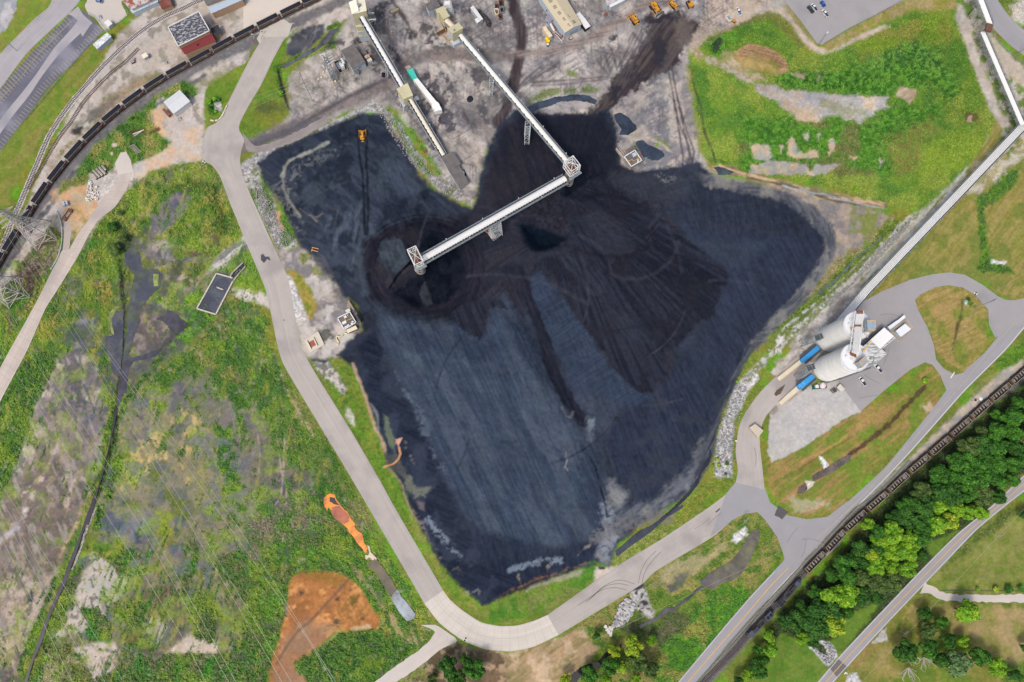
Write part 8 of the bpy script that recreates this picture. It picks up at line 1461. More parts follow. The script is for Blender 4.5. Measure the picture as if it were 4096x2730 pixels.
wires = [([(20, 930), (330, 1400), (759, 2100), (1129, 2730), (1200, 2850)], 0), ([(50, 920), (348, 1400), (786, 2100), (1166, 2730), (1230, 2850)], 0), ([(40, 900), (415, 1400), (925, 2120), (1220, 2540), (1400, 2850)], 1), ([(80, 890), (435, 1410), (960, 2120), (1300, 2660), (1400, 2820)], 1),
         ([(-60, 1130), (112, 1400), (558, 2100), (915, 2730), (970, 2840)], 2), ([(-30, 1130), (134, 1400), (590, 2100), (945, 2730), (1000, 2840)], 2), ([(-60, 1260), (0, 1400), (160, 1640), (700, 2500), (850, 2780)], 2), ([(-80, 1890), (0, 2040), (388, 2730), (440, 2820)], 3), ([(-80, 1830), (30, 2040), (420, 2730), (470, 2820)], 3), ([(-60, 1840), (50, 2010), (495, 2730), (540, 2810)], 3), ([(-80, 2000), (0, 2140), (290, 2730)], 3)]
for i, (w, g) in enumerate(wires):
    q = resample(w, 28); k = MB(); k.path([P(*p, 26) for p in q], 0.075, 4); tag(k.build('power_line', WIR), 'thin wire over the marsh, %s from the right along the bottom edge' % ORD[(3, 2, 0, 1, 5, 4, 6, 9, 8, 7, 10)[i]], 'power line', 'overhead wires over the marsh')
for i, (a, b, l) in enumerate((((940, 415), (1270, 298), 'thin wire crossing the haul road to the substation, upper of three'), ((930, 440), (1275, 305), 'thin wire crossing the haul road to the substation, middle of three'), ((900, 480), (1280, 315), 'thin wire crossing the haul road to the substation, lowest of three'), ((3160, 2190), (2380, 2560), 'thin wire along the verge beside the curve of the haul road'), ((2990, 2085), (2560, 2370), 'thin wire over the grass strip left of the road junction'), ((3905, 1220), (4150, 1060), 'thin wire from the tall pole to the right edge'), ((3905, 1225), (3790, 1420), 'thin wire from the tall pole down over the mown island'), ((3400, 2780), (4140, 1990), 'long thin wire over the fields right of the county road'))):
    tag(MB().path([P(*p, 10) for p in resample([a, b], 8)], 0.07, 4).build('power_line', WIR), l, 'power line')
def pole(label, base, H, arms=2, m=TWR, head=None, d=(0.8, 0.6), cat='utility pole', r=0.4):
    b = P(*base, 0); t = thing('utility_pole' if not head else 'street_lamp', label, cat, b); k = MB(); k.bar((0, 0, 0), (0, 0, H), r, seg=8); k.build('post', m, t); k = MB(); D = Vector((*d, 0))
    for i in range(arms): k.bar(D*-1.7+Vector((0, 0, H-0.6-i*1.8)), D*1.7+Vector((0, 0, H-0.6-i*1.8)), 0.22)
    if arms: k.build('cross_arm', m, t)
    if head == 'lamp': k = MB(); k.bar((0, 0, H), (D*1.2+Vector((0, 0, H+0.2)))[:], 0.16); k.box(D*1.4+Vector((0, 0, H+0.2)), (1.0, 0.6, 0.3)); k.build('lamp_head', WPT, t)
    return t
pole('tall grey pole leaning over the loop road with three cross arms', (3896, 1233), 22, 3, GLV); pole('twin-armed pole standing in the grass beside the road junction', (2968, 2079), 10, 2, GLV); pole('tall lamp post at the lower corner of the grey car park', (3272, 183), 13, 0, GLV, 'lamp', (0.6, 0.7), 'lamp post'); pole('utility pole in the field right of the county road with bare crossbar', (3590, 2524), 9, 1, CNC); pole('utility pole among shrubs by the upper stretch of the county road', (3975, 2137), 9, 1, CNC)
pole('slender tall lightning mast in the gravel yard below the substation', (1250, 404), 34, 0, GLV, r=0.3, cat='mast'); pole('short lightning mast beside the substation building roof', (1368, 228), 14, 0, GLV, r=0.35, cat='mast'); pole('light pole between parking stalls at the far left', (68, 205), 9, 1, GLV, cat='lamp post'); pole('leaning utility pole by the top right road', (4072, 217), 12, 2, CNC)
t = thing('solar_lamp', 'white-headed solar street lamp on bare ground between highway and coal train', 'lamp post', P(3884, 1604, 0)); k = MB(); k.bar((0, 0, 0), (0, 0, 9), 0.25, seg=8); k.build('post', GLV, t); MB().box((0, 0, 4.5), (1.2, 1.6, 0.15), 0, 0.4).build('solar_panel', GLS, t); k = MB(); k.lathe((0.3, 0, 9), [(0.2, 0), (1.0, 0.1), (1.0, 0.3), (0.2, 0.6)], 16); k.build('lamp_head', WPT, t)
# ------------------------------------------------------------------ fences, barriers, small things
def fence(label, pts, h=1.8, m=GLV, step=3.0, mesh=True):
    t = thing('fence', label, 'fence', P(*pts[0], 0)); q = [P(*p, 0) for p in resample(pts, step=22)]; k = MB()
    for a, b in zip(q[:-1], q[1:]):
        for z in ((h, h*0.5, 0.2) if mesh else (h,)): k.bar((a.x, a.y, z), (b.x, b.y, z), 0.08 if mesh else 0.35)
    k.build('rails', m, t, world=True); k = MB(); [k.bar((a.x, a.y, 0), (a.x, a.y, h+0.1), 0.12) for a in q]; k.build('posts', m, t, world=True, kind='stuff'); return t
fence('wire fence along the grass verge between striped car park and railway', T(0, 0, '990 260 925 300 800 410 560 690 400 880 200 1110')); fence('wire fence round the small gravel lot above the striped car park', T(0, 0, '800 130 870 170 960 280 1060 210 1160 130 1100 40')); fence('chain fence along the lower right side of the grey car park', T(9, 0, '660 400 820 310 1380 0')); fence('chain fence beside the road under the top right pipe bridge', [(3950, 100), (4000, 180), (4060, 235), (4130, 290)])
fence('pale green guard rail curving along the old concrete road', T(0, 1, '512 330 545 400 562 500 560 600 540 700 500 790 460 850'), 0.9, mat('pale green rail', (170, 200, 196)), mesh=False); fence('green-railed fence along the hedge by the gravel drive', T(3, 3, '1505 748 1700 750 2240 755'), 1.2, mat('green rail', (110, 150, 120)))
for i, s in enumerate(('2035 945 2015 990', '2010 1000 1990 1045', '1985 1050 1960 1075', '1950 1078 1925 1085', '1915 1085 1885 1078')):
    a, b = T(0, 0, s); t = thing('road_barrier', 'cream concrete barrier on the grass corner, %s from the top of the curve' % ORD[i], 'barrier', P(*a, 0), 0, 'cream barriers by the haul road'); MB().bar(P(*a, 0.2), P(*b, 0.2), 0.8, 0.4).build('base', CRW, t, world=True); MB().bar(P(*a, 0.65), P(*b, 0.65), 0.35, 0.5).build('upper', CRW, t, world=True)
for i in range(8):
    r_, c_ = divmod(i, 4); x, y = 840+c_*26-r_*6, 1528+c_*-14+r_*34; a, b = T(0, 0, '%d %d %d %d' % (x, y, x+36, y+44)); k = MB(); A, B = P(*a, 0.9), P(*b, 0.9); k.bar(A, B, 1.7, seg=12); k2 = MB(); d = (B-A).normalized(); k2.bar(B-d*0.1, B+d*0.06, 1.25, seg=12); t = thing('concrete_pipe', 'grey concrete pipe stacked by the concrete road, %s of the %s row' % (ORD[c_], ('upper', 'lower')[r_]), 'pipe', A, 0, 'stacked concrete pipes'); k.build('pipe', CNC, t, world=True); k2.build('bore', DKM, t, world=True)
for i in range(8): a, b = T(0, 0, '%d %d %d %d' % (1155+i*9, 1315+i*9, 1205+i*9, 1295+i*9)); tag(MB().bar(P(*a, 0.4), P(*b, 0.4), 0.3).build('timber_beam', mat('grey timber', (170, 160, 150))), 'grey timber beam lying in the weeds, %s from the top of the row' % ORD[i], 'beam', 'timber beams in the weeds')
for i in range(9): a, b = T(2, 0, '%d %d %d %d' % (1885+i*5, 420+i*10, 1965+i*8, 335+i*5)); tag(MB().bar(P(*a, 1.2), P(*b, 1.2), 0.45, seg=8).build('black_pipe', mat('black plastic pipe', (44, 46, 56), rough=0.4)), 'long black pipe stacked in the green weeds, %s from the top' % ORD[i], 'pipe', 'black pipes in the weeds')
tag(MB().bar(P(*T(0, 0, '1190 1205')[0], 0.4), P(*T(0, 0, '1290 1165')[0], 0.4), 0.4).build('white_pipe', WPT), 'long white pipe lying on the rusty patch in the weeds', 'pipe'); tag(MB().bar(P(*T(0, 0, '1200 1222')[0], 0.4), P(*T(0, 0, '1265 1180')[0], 0.4), 0.3).build('white_pipe', WPT), 'shorter white pipe below the long one on the rusty patch', 'pipe')
t = thing('wagon_frame', 'rusty brown wagon frame standing beside the old concrete path', 'wagon frame', P(272, 863, 0), 1.05); k = MB(); [k.box((0, s*1.2, 1), (7.6, 0.35, 0.6)) for s in (-1, 1)]; k.box((3, 0, 1.3), (1.9, 2.8, 0.5)); k.box((-3, 0, 1.3), (1.9, 2.8, 0.5)); k.build('frame', RST, t); k = MB(); [k.bar((x, -1.1, 0.6), (x, 1.1, 0.6), 1.0, seg=10) for x in (3, -3)]; k.build('wheelsets', BLK, t)
t = thing('metal_cabinet', 'pair of pale blue metal cabinets joined in an H on the grass', 'cabinet', P(266, 818, 0), 0.3); [MB().box((x, 0, 0.9), (1.2, 2.6, 1.8)).build('cabinet_half', LBL, t) for x in (-0.9, 0.9)]; MB().box((0, 0, 0.9), (0.8, 0.6, 1.2)).build('link', GLV, t)
def rocks(name, label, poly, n, m, smin=0.5, smax=1.4, seed=1, flat=0.6):
    rr = random.Random(seed); k = MB(); us = [p[0] for p in poly]; vs = [p[1] for p in poly]; c = 0
    while c < n:
        u, v = rr.uniform(min(us), max(us)), rr.uniform(min(vs), max(vs))
        if sdist(poly, np.array([u]), np.array([v]))[0] < 1: continue
        w = P(u, v, 0.3+rr.random()*0.5); s = rr.uniform(smin, smax); k.box(w, (s, s*rr.uniform(0.5, 0.9), s*flat), rr.uniform(0, 3.14), rr.uniform(-0.5, 0.5)); c += 1
    return tag(k.build(name, m), label, 'rubble', None, 'stuff')
RKM = mat('pale broken stone', (200, 198, 196), var=0.2, c2=(150, 148, 150), scale=1); rocks('rubble', 'heap of grey concrete blocks tipped below the haul road', T(2, 3, '1080 860 1140 810 1220 880 1190 960 1100 1060 1000 1080 1010 1000 1060 940'), 190, RKM, 0.8, 2.0, 1); rocks('rubble', 'white boulders beside the stream mouth under the block heap', T(2, 3, '940 1060 1010 1080 1000 1150 950 1120'), 22, WHT_, 0.8, 2.0, 2); rocks('rubble', 'white broken rocks round a pale patch on the orange soil', T(0, 1, '800 40 860 80 900 190 860 240 770 240 770 140'), 80, WHT_, 0.5, 1.2, 3); rocks('rubble', 'white riprap at the two heads of the gravel fork by the county road', T(3, 3, '330 1260 480 1330 430 1190 500 1210 570 1320 490 1430'), 160, RKM, 0.4, 0.9, 4)
for i, pl in enumerate((T(2, 2, '2240 200 2100 330 2040 480 1960 700 1930 900 1920 1140 2080 1150 2090 850 2200 420'), T(3, 1, '440 1160 700 960 900 700 1240 380 1200 480 900 800 500 1180'), bund[:14], T(1, 1, '0 0 100 90 200 260 240 380 420 600 240 660 100 380'))): rocks('riprap', ('white riprap bank between the coal and the loop road', 'grey riprap along the drain beside the pipe rack', 'grey riprap bund above the bulldozer', 'pale riprap bank between the haul road and the coal')[i], pl, 600, mat('riprap stone', (168, 166, 164), var=0.25, scale=1.5, c2=(140, 140, 138)), 0.3, 0.75, 10+i)
for u, v, w_, d_, m_, l in ((534, 250, 2.4, 2.0, RST, 'small rust-red machine on gravel left of the white hut'), (536, 240, 1.6, 1.4, LBL, 'small pale box touching the rust-red machine'), (664, 255, 1.6, 1.2, WPT, 'small white box on the gravel above the coal train'), (401, 72, 1.6, 2.6, WPT, 'little white box beside the flat-roofed hut'), (2914, 76, 2.0, 4.4, WPT, 'white flat trailer beside the small orange machine'), (717, 478, 2.2, 1.2, WPT, 'white debris below the gabled white building'), (1580, 45, 5, 0.8, YEP, 'long yellow-brown beam right of the tall coal house')):
    t = thing('site_box' if w_ < 5 else 'beam', l, 'box' if w_ < 5 else 'beam', P(u, v, 0), 0.5); MB().prism([(-w_/2, -d_/2), (w_/2, -d_/2), (w_/2, d_/2), (-w_/2, d_/2)], 0, 1.1).build('body', m_, t); MB().box((0, 0, 1.15), (w_*0.8, d_*0.8, 0.12)).build('top', GLV, t)
CK = mat('marker black', (24, 24, 26)); 
for (u, v, l) in ((815, 649, 'at the mouth of the dirt track'), (1861, 2558, 'on the concrete bend'), (3903, 1175, 'on the loop road'), (3015, 2702, 'beside')):
    if v > 2600: continue
    t = thing('survey_marker', 'small black and white square survey marker '+l, 'marker', P(u, v, 0.15), 0.3); MB().box((0, 0, 0), (1.7, 1.7, 0.04)).build('white_square', WHT_, t); k = MB(); k.box((0.42, 0.42, 0.03), (0.84, 0.84, 0.03)); k.box((-0.42, -0.42, 0.03), (0.84, 0.84, 0.03)); k.build('black_squares', CK, t)
tag(patch('painted arrow', T(3, 3, '628 1490 640 1475 655 1482 662 1500 650 1492 645 1488 632 1500'), WL, 0.1), kind='structure')
house('gate_hut', 'small pale concrete hut beside the loop road below the gravel lot', 'hut', [(2996, 1712), (3020, 1696), (3054, 1724), (3032, 1752)], 2.6, CNC, mat('pale hut roof', (196, 186, 166), var=0.1))
t = thing('road_sign', 'small white and red sign on a post beside the riprap bank', 'sign', P(2940, 1766, 0)); MB().bar((0, 0, 0), (0, 0, 2.4), 0.12).build('post', GLV, t); MB().box((0, 0, 2.4), (1.0, 0.9, 0.15), 0.4, 0.5).build('panel', mat('pink-white sign', (236, 200, 190)), t)
for g, (lab, pts) in enumerate((('on the dark patch under the arch of tracks', '1375 450 1390 480 1380 490 1400 465'), ('on the upper oil patch right of the coal house', '1222 190 1245 190 1225 205 1250 205'), ('on the lower oil patch right of the coal house', '1268 285 1290 285 1270 305 1295 300'), ('on the round green patch in the north yard', '1670 610 1672 650'))):
    for i, (u, v) in enumerate(T(1 if g < 3 else 2, 0, pts if g < 3 else '672 610 640 660')): tag(MB().bar(P(u, v, 0), P(u, v, 1.6), 0.35, seg=8).build('bollard', mat('yellow bollard', (226, 200, 110))), 'yellow bollard %s, %s of its cluster' % (lab, ORD[i]), 'bollard', 'yellow bollards')
for u, v, l in ((2424, 60, 'rusty square plate lying on the yard near the pale blue building'), (2282, 155, 'rusty bin with a white lid at the corner of the beige warehouse'), (1700, 606, 'small rust-red box beside the grey riprap bund')): t = thing('steel_plate', l, 'steel plate', P(u, v, 0.3), 0.5); MB().box((0, 0, 0), (2.2, 1.8, 0.5)).build('plate', RST, t); MB().box((0.3, 0, 0.3), (1.3, 0.7, 0.1)).build('lid', RST if u != 2282 else WPT, t)
t = thing('pipe_rack', 'long white and rusty pipes lying along the left wall of the beige warehouse', 'pipes', P(2220, 120, 0)); [MB().bar(P(*Z(2100, 0, '%d %d' % (a, b), 5.6)[0], 0.6), P(*Z(2100, 0, '%d %d' % (c, d), 5.6)[0], 0.6), w_).build('pipe', m_, t, world=True) for a, b, c, d, w_, m_ in ((555, 520, 650, 700, 1.2, WPT), (660, 690, 860, 890, 0.3, WPT), (640, 720, 830, 930, 0.3, WPT), (590, 520, 690, 680, 0.8, RST), (680, 750, 820, 870, 0.8, RST))]
tag(MB().lathe(P(2191, 92, 0), [(0.7, 0), (0.7, 1.3), (0.3, 1.4)], 12).build('drum', mat('blue plastic', (30, 110, 190))), 'blue drum by the mauve lean-to of the beige warehouse', 'drum'); tag(MB().lathe(P(1880, 398, 0), [(2.0, 0), (1.9, 0.8), (1.0, 1.0)], 14).build('coal_heap', COALM), 'small round black coal heap on the grey yard', 'heap')
t = thing('storage_tank', 'round white tank on a dark square base at the tip of the yard', 'tank', P(1849, 696, 0)); MB().lathe((0, 0, 0.3), [(1.5, 0), (1.5, 1.4), (0.3, 1.8)], 18).build('shell', WPT, t); MB().box((0, 0, 0.15), (4.4, 4.0, 0.3), 0.4).build('base', DKM, t); tag(MB().lathe(P(1836, 676, 0), [(1.3, 0), (1.3, 1.2), (0.5, 1.3)], 16).build('open_tank', mat('grey open tank', (120, 104, 96), c2=(60, 56, 54), thr=0.5)), 'round grey open tank beside the long grey building', 'tank')
# ------------------------------------------------------------------ trees and undergrowth
def leafmat(name, c, c2):
    m = mat(name, c, rough=0.75, var=0.38, scale=0.5, c2=c2, scale2=0.22, thr=0.5, k=0.76, spec=0.2); b = m.node_tree.nodes['Principled BSDF']
    try: b.inputs['Transmission Weight'].default_value = 0; b.inputs['Subsurface Weight'].default_value = 0
    except Exception: pass
    return m
LM = {'dark': leafmat('dark foliage', (46, 88, 34), (62, 104, 34)), 'mid': leafmat('mid green foliage', (70, 122, 36), (52, 96, 32)), 'bright': leafmat('bright foliage', (128, 168, 40), (96, 146, 34)), 'yellow': leafmat('yellow-green foliage', (158, 174, 48), (122, 156, 40)), 'olive': leafmat('olive foliage', (88, 110, 52), (66, 90, 42)), 'pale': leafmat('grey-green foliage', (104, 132, 82), (78, 108, 60)), 'weed': leafmat('weed foliage', (96, 146, 34), (66, 116, 30))}
BRKM = mat('bark', (104, 90, 76), var=0.2, scale=2)
def crown_mesh(kind, var, R=1.0, H=1.0, n=2400, leaf=0.085):
    """leaf clumps spread over a handful of overlapping boughs; unit radius, base at 0"""
    rs = np.random.RandomState(100+var*7); nb = 11+var % 3*3; ctr = []; rad = []
    for i in range(nb):
        a = rs.rand()*6.283; r = math.sqrt(rs.rand())*0.68; z = 0.55+0.55*(1-r*r)*rs.uniform(0.6, 1.0); ctr.append((r*math.cos(a), r*math.sin(a), z)); rad.append(rs.uniform(0.24, 0.42)*(1.1-r*0.35))
    ctr = np.array(ctr); rad = np.array(rad); w = rad**2; pick = rs.choice(nb, n, p=w/w.sum()); d = rs.randn(n, 3); d /= np.linalg.norm(d, axis=1)[:, None]; d[:, 2] = np.where(d[:, 2] < -0.3, -d[:, 2], d[:, 2])
    p = ctr[pick]+d*(rad[pick]*rs.uniform(0.72, 1.08, n))[:, None]
    nrm = d+rs.randn(n, 3)*0.55; nrm[:, 2] += 0.3; nrm /= np.linalg.norm(nrm, axis=1)[:, None]; t = np.cross(nrm, rs.randn(n, 3)); t /= np.linalg.norm(t, axis=1)[:, None]; b = np.cross(nrm, t); s = leaf*rs.uniform(0.6, 1.25, n)[:, None]
    v = np.stack([p-t*s, p+b*s*0.8, p+t*s, p-b*s*0.8], 1).reshape(-1, 3); v[:, 2] *= H
    f = np.arange(n*4).reshape(n, 4); me = bpy.data.meshes.new('crown'); me.from_pydata(v.tolist(), [], f.tolist()); me.materials.append(LM[kind]); return me
CM = {}
def tree(label, u, v, rpx, kind, name='tree', cat='tree', grp=None, h=None, seed=0, zc=None):
    R = rpx*0.145; h = h if h is not None else min(15, 4+R*1.45); zc = h*0.75 if zc is None else zc; w = P(u, v, zc); key = (kind, seed % 4)
    small = R < 2.6
    if (key, small) not in CM: CM[(key, small)] = crown_mesh(kind, seed % 4+(10 if small else 0), n=700 if small else 3600, leaf=0.15 if small else 0.075)
    z0 = ground_z(u, v); t = thing(name, label, cat, (w.x, w.y, z0), (seed*1.7) % 6.28, grp); o = bpy.data.objects.new('crown', CM[(key, small)]); COL.objects.link(o); o.parent = t; o.scale = (R, R*(0.9+0.2*((seed*37) % 10)/10), h*0.8); o.location.z = 0.08*h if small else h*0.05
    if not small or h > 3:
        k = MB(); k.lathe((0, 0, 0), [(0.045*h*0.6, 0), (0.03*h*0.6, h*0.3), (0.015*h, h*0.75)], 8)
        for a in (0.3, 2.2, 4.4): k.bar((0, 0, h*0.35), (math.cos(a)*R*0.45, math.sin(a)*R*0.45, h*0.62), 0.25)
        k.build('trunk', BRKM, t)
    return t
woodv = [(4200, 1460), (4080, 1566), (3942, 1682), (3782, 1830), (3602, 1990), (3432, 2150), (3312, 2272), (3222, 2380), (3124, 2490), (3150, 2570), (3260, 2580), (3370, 2530), (3410, 2450), (3500, 2420), (3600, 2350), (3690, 2260), (3740, 2200), (3700, 2180), (3800, 2120), (3940, 2070), (4020, 1980), (4060, 1930), (4200, 1810)]
rr = random.Random(11); ORD += ['twenty-first', 'twenty-second', 'twenty-third', 'twenty-fourth', 'twenty-fifth', 'twenty-sixth', 'twenty-seventh', 'twenty-eighth', 'twenty-ninth', 'thirtieth', 'thirty-first', 'thirty-second']
def wood_kind(u, v):
    if u < 3500 and v > 2330: return rr.choice(['mid', 'dark', 'dark', 'bright'])
    if abs(u-3560) < 110 and abs(v-2200) < 80: return rr.choice(['bright', 'bright', 'mid'])
    if 3560 < u < 3740 and v > 2180: return rr.choice(['olive', 'olive', 'dark'])
    if 3440 < u < 3600 and v > 2270: return rr.choice(['olive', 'dark', 'olive'])
    if u > 3700 and v > 2010: return rr.choice(['bright', 'mid', 'olive'])
    return rr.choice(['dark', 'mid', 'mid', 'olive', 'mid', 'dark'])
TONE = {'dark': 'dark green', 'mid': 'mid green', 'bright': 'bright green', 'yellow': 'yellow-green', 'olive': 'olive', 'pale': 'grey-green'}
for r in range(8):
    c = 0
    for i in range(38):
        s = i/37; u = 4180-s*1130+r*31*0.95+rr.uniform(-9, 9); v = 1490+s*1080+r*34+4+rr.uniform(-9, 9)
        if i % 1: continue
        d = sdist(woodv, np.array([u]), np.array([v]))[0]
        if d < 6 or (i+r) % 2 or c > 31: continue
        k = wood_kind(u, v); tree('%s wood tree, %s from upper right, %s row from the train' % (TONE[k], ORD[c], ORD[r]), u, v, rr.uniform(36, 54) if d > 30 else rr.uniform(26, 34), k, grp='trees of the wood beside the railway', seed=rr.randrange(40)); c += 1
for u, v, R, k, l in ((3335, 2500, 50, 'yellow', 'large pale yellow-green tree at the lower tip of the wood'), (3255, 2500, 62, 'dark', 'very broad dark green tree at the lower tip of the wood'), (3400, 2310, 34, 'yellow', 'yellow-green tree above the broad dark tree'), (3480, 2220, 40, 'yellow', 'yellow-green tree on the train side of the wood middle'), (3520, 2170, 40, 'bright', 'bright spreading tree in the middle of the wood'), (3790, 2090, 45, 'yellow', 'pale yellow tree by the county road in the upper wood'), (3470, 2100, 30, 'bright', 'bright small-crowned tree at the train edge of the wood'),
    (3864, 2445, 56, 'bright', 'bright rounded tree standing alone below the gravel drive'), (3699, 2459, 32, 'dark', 'dark tree left of the tree by the gravel drive'), (3708, 2520, 42, 'olive', 'olive tree in the copse below the drive'), (3766, 2490, 30, 'mid', 'mid green tree on the right of the small copse'), (3623, 2610, 52, 'dark', 'dark tree with dead bare branches at its foot'), (3712, 2595, 45, 'mid', 'broad mid green tree in the lower copse'), (3792, 2566, 38, 'dark', 'dark tree at the top of the lower copse'), (3850, 2563, 28, 'bright', 'bright small tree at the top right of the lower copse'), (3828, 2655, 62, 'pale', 'large grey-green tree in the middle of the lower copse'), (3922, 2625, 42, 'mid', 'mid green tree right of the grey-green tree'), (3989, 2668, 38, 'bright', 'bright tree second from the corner at the lower right'), (3760, 2640, 40, 'dark', 'dark tree left of the grey-green tree'), (4060, 2700, 32, 'dark', 'dark tree in the bottom right corner'), (4110, 2590, 26, 'dark', 'dark tree cut by the right edge above the corner'), (4100, 2060, 28, 'dark', 'dark tree cut by the right edge beside the field'),
    (3076, 2548, 30, 'bright', 'bright tree beside the leading locomotive'), (3084, 2600, 34, 'bright', 'bright tree below the leading locomotive, nearer the bottom'), (3033, 2600, 22, 'mid', 'small mid green tree hugging the track below the locomotives'), (2531, 2584, 44, 'yellow', 'yellow-green tree at the top of the bottom-edge copse'), (2455, 2606, 30, 'yellow', 'smaller yellow tree left of the copse top'), (2446, 2660, 40, 'mid', 'mid green tree low in the bottom-edge copse'), (2484, 2668, 30, 'yellow', 'yellow-green tree in the centre of the bottom-edge copse'), (2553, 2646, 44, 'olive', 'olive tree right in the bottom-edge copse'), (2607, 2561, 22, 'bright', 'small bright tree beside the stream bend'), (2603, 2680, 36, 'olive', 'olive tree lowest right in the bottom-edge copse'), (2263, 2717, 25, 'yellow', 'small yellow-green tree alone at the bottom edge'), (2357, 2700, 34, 'mid', 'mid green tree at the bottom edge left of the copse'), (2424, 2722, 26, 'bright', 'bright tree at the bottom edge under the copse'), (2545, 2716, 20, 'bright', 'little bright tree at the very bottom of the copse'), (2384, 2545, 20, 'mid', 'small green tree above the stream left of the copse'),
    (1795, 2668, 44, 'dark', 'dark tree left in the clump on the brown field'), (1862, 2640, 27, 'mid', 'small tree at the top of the clump on the brown field'), (1897, 2676, 42, 'mid', 'broad tree right in the clump on the brown field'), (1826, 2715, 38, 'dark', 'dark tree lowest in the clump on the brown field'), (1730, 2712, 24, 'olive', 'olive bush at the left of the clump on the brown field')):
    tree(l, u, v, R, k, seed=int(u) % 40)
for i, (u, v) in enumerate(((3058, 2640), (3020, 2660), (2990, 2700), (3040, 2690), (2950, 2725))): tree('bushy green tree beside the track at the bottom, %s below the locomotives' % ORD[i], u, v, 24+i % 2*5, ('mid', 'dark', 'bright', 'mid', 'dark')[i], seed=i*7)
k = MB(); q = random.Random(8); o = P(3630, 2665, 3)
for (u, v, s) in ((3630, 2670, 1), (3690, 2630, 0.9), (3640, 2625, .6)):
    o = P(u, v, 2)
    t = thing('dead_branches', ('bare grey dead branches below the dark tree', 'bare grey dead branches at the right of the dark tree', 'small bare branch poking from the dark tree')[int(s < 1)+int(s < 0.8)], 'branch', (o.x, o.y, 0)); k = MB()
    for i in range(12): a = q.uniform(3.4, 6.2); L = q.uniform(3, 7)*s; e = Vector((math.cos(a)*L, math.sin(a)*L, q.uniform(3, 6))); k.bar((0, 0, 3), e, 0.22); k.bar(e, e+Vector((q.uniform(-2, 2), q.uniform(-2, 1), 0.5)), 0.13)
    k.build('branches', mat('dead wood', (190, 182, 170)), t)
for u, v, R, kd, l in ((2870, 1840, 10, 'yellow', 'upper yellow-green shrub on the white riprap'), (2874, 1862, 10, 'yellow', 'second yellow-green shrub on the white riprap'), (2853, 1863, 7, 'bright', 'small shrub left of the pair on the riprap'), (2908, 1856, 9, 'mid', 'green shrub on the right side of the riprap'), (2949, 1529, 7, 'bright', 'small bright shrub at the head of the riprap'), (2902, 1898, 7, 'mid', 'green shrub near the foot of the riprap'), (3980, 2356, 14, 'yellow', 'yellowish round bush in the hedge by the drive'), (4029, 2358, 18, 'mid', 'largest bush in the hedge by the drive'), (4078, 2356, 15, 'mid', 'bush at the right end of the hedge by the drive'), (3908, 2358, 10, 'bright', 'small bush at the left end of the hedge'), (455, 914, 24, 'dark', 'dark green shrub in the upper marsh'), (482, 856, 16, 'olive', 'olive shrub above the dark one in the upper marsh'), (470, 1005, 30, 'olive', 'broad olive shrub at the head of the drain'), (500, 960, 24, 'olive', 'olive shrub between the two in the marsh'), (840, 412, 10, 'bright', 'left bush of the ring on the grass corner'), (858, 396, 11, 'bright', 'top bush of the ring on the grass corner'), (876, 400, 9, 'mid', 'upper right bush of the ring on the grass corner'), (842, 434, 10, 'mid', 'lower left bush of the ring on the grass corner'), (862, 446, 9, 'bright', 'lowest bush of the ring on the grass corner'), (528, 474, 9, 'dark', 'dark little conifer in the weeds by the train'), (1122, 372, 14, 'bright', 'bright bush on the ditch below the substation'), (3700, 1525, 14, 'bright', 'bright bush at the top of the mown plot'), (3870, 1198, 10, 'mid', 'little bush beside stones on the mown island'), (2900, 640, 12, 'bright', 'bright bush at the lower left of the green hill'), (3420, 762, 14, 'bright', 'bright bush low on the green hill'), (2200, 2535, 8, 'mid', 'x'), (2560, 630, 7, 'mid', 'bush left of the pump house between the ponds'), (2626, 582, 8, 'bright', 'bush right of the pond behind the pump house')):
    if l == 'x': continue
    tree(l, u, v, R, kd, 'shrub', 'shrub', seed=int(u+v) % 40, h=max(1.2, R*0.145*1.3), zc=0.8)
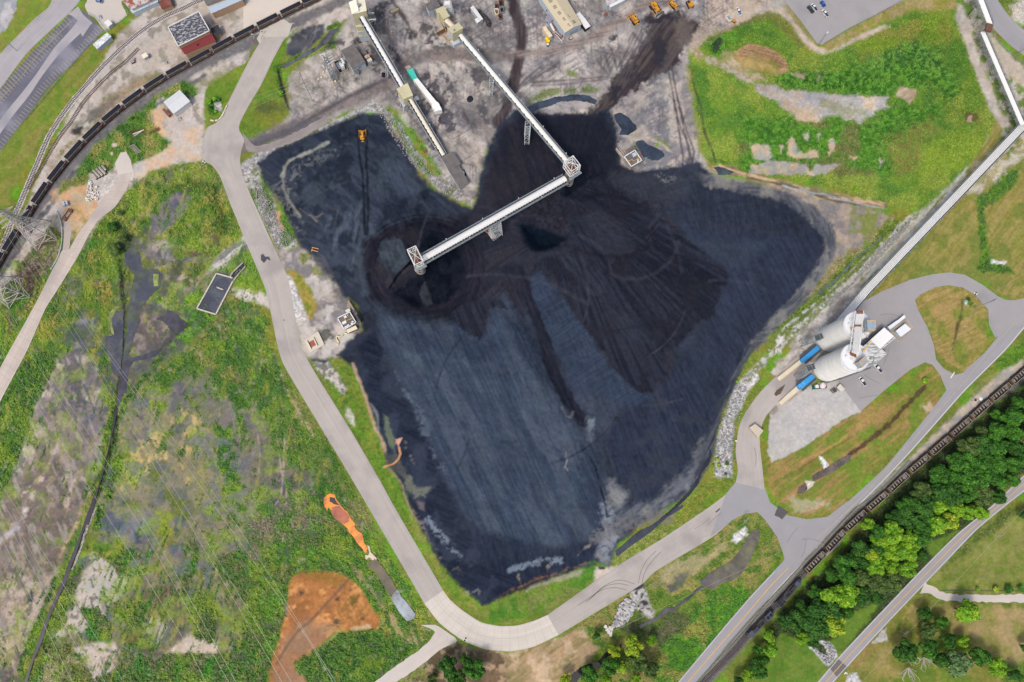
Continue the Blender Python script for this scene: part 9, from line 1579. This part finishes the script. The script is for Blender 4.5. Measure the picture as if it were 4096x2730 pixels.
# undergrowth: leaf tufts wherever the ground cover is weedy
def tufts(name, label, n, thr, size, mats, seed, cond=None, hz=0.5):
    rs = np.random.RandomState(seed); w = np.clip((VEG-thr)/(1.01-thr), 0, 1)*np.clip(0.55+n12*0.9+0.4*n30, 0.03, 1.6)
    if cond is not None: w = w*cond
    w = w*((GU > -30) & (GU < 4130) & (GV_ > -30) & (GV_ < 2760)); p = w.ravel().astype(float); p /= p.sum(); idx = rs.choice(p.size, n, p=p); u = GU.ravel()[idx]+rs.uniform(-2.2, 2.2, n); v = GV_.ravel()[idx]+rs.uniform(-2.2, 2.2, n); h = HT.ravel()[idx]
    x, y = PN(u, v, h); s = size*rs.uniform(0.5, 1.3, n); a = rs.rand(n)*6.283; tilt = rs.uniform(0.0, 0.9, n)
    ax = np.stack([np.cos(a), np.sin(a), np.zeros(n)], 1); bx = np.stack([-np.sin(a)*np.cos(tilt), np.cos(a)*np.cos(tilt), np.sin(tilt)], 1); c = np.stack([x, y, h+s*hz*rs.uniform(0.3, 1.6, n)], 1); S = s[:, None]
    V = np.stack([c-ax*S*0.5, c-bx*S*0.35+ax*S*0.1, c+ax*S*0.5, c+bx*S*0.55], 1).reshape(-1, 3).astype(np.float32); me = bpy.data.meshes.new(name); me.vertices.add(4*n); me.vertices.foreach_set('co', V.ravel()); me.loops.add(4*n); me.loops.foreach_set('vertex_index', np.arange(4*n, dtype=np.int32)); me.polygons.add(n); me.polygons.foreach_set('loop_start', np.arange(0, 4*n, 4, dtype=np.int32)); me.polygons.foreach_set('loop_total', np.full(n, 4, np.int32))
    me.update(calc_edges=True); [me.materials.append(m) for m in mats]; ca = np.ones((n, 4), np.float32); ca[:, :3] = GC.reshape(-1, 3)[idx]*(rs.uniform(0.7, 1.5, n)**1.0)[:, None]; ca[:, 0] *= rs.uniform(0.75, 1.15, n); at = me.attributes.new('leaf', 'FLOAT_COLOR', 'FACE'); at.data.foreach_set('color', ca.ravel()); o = bpy.data.objects.new(name, me); COL.objects.link(o); return tag(o, label, 'weeds', None, 'stuff')
for pl in SHEETS:                            # nothing grows on roads or water
    sl_ = box_of(pl, 8); d = sdist(pl, GU[sl_], GV_[sl_]); VEG[sl_] *= np.clip(-(d+3)/4, 0, 1)
WM = bpy.data.materials.new('weed leaves'); WM.use_nodes = True; _n = WM.node_tree.nodes; _a = _n.new('ShaderNodeAttribute'); _a.attribute_name = 'leaf'; WM.node_tree.links.new(_a.outputs['Color'], _n['Principled BSDF'].inputs['Base Color']); _n['Principled BSDF'].inputs['Roughness'].default_value = 0.8
EAST = (GU > 2760) & (GU < 4050) & (GV_ < 900); WEST = (GU < 1700) & (GV_ > 650)
tufts('weeds', 'dense knee-high weeds over the green hill and its slopes', 70000, 0.5, 0.7, [WM], 1, EAST); tufts('weeds', 'dark weeds and reeds scattered over the western marsh', 100000, 0.65, 0.75, [WM], 2, WEST); tufts('undergrowth', 'low rough undergrowth along verges and ditches of the site', 60000, 0.6, 0.7, [WM], 3, ~(EAST | WEST))
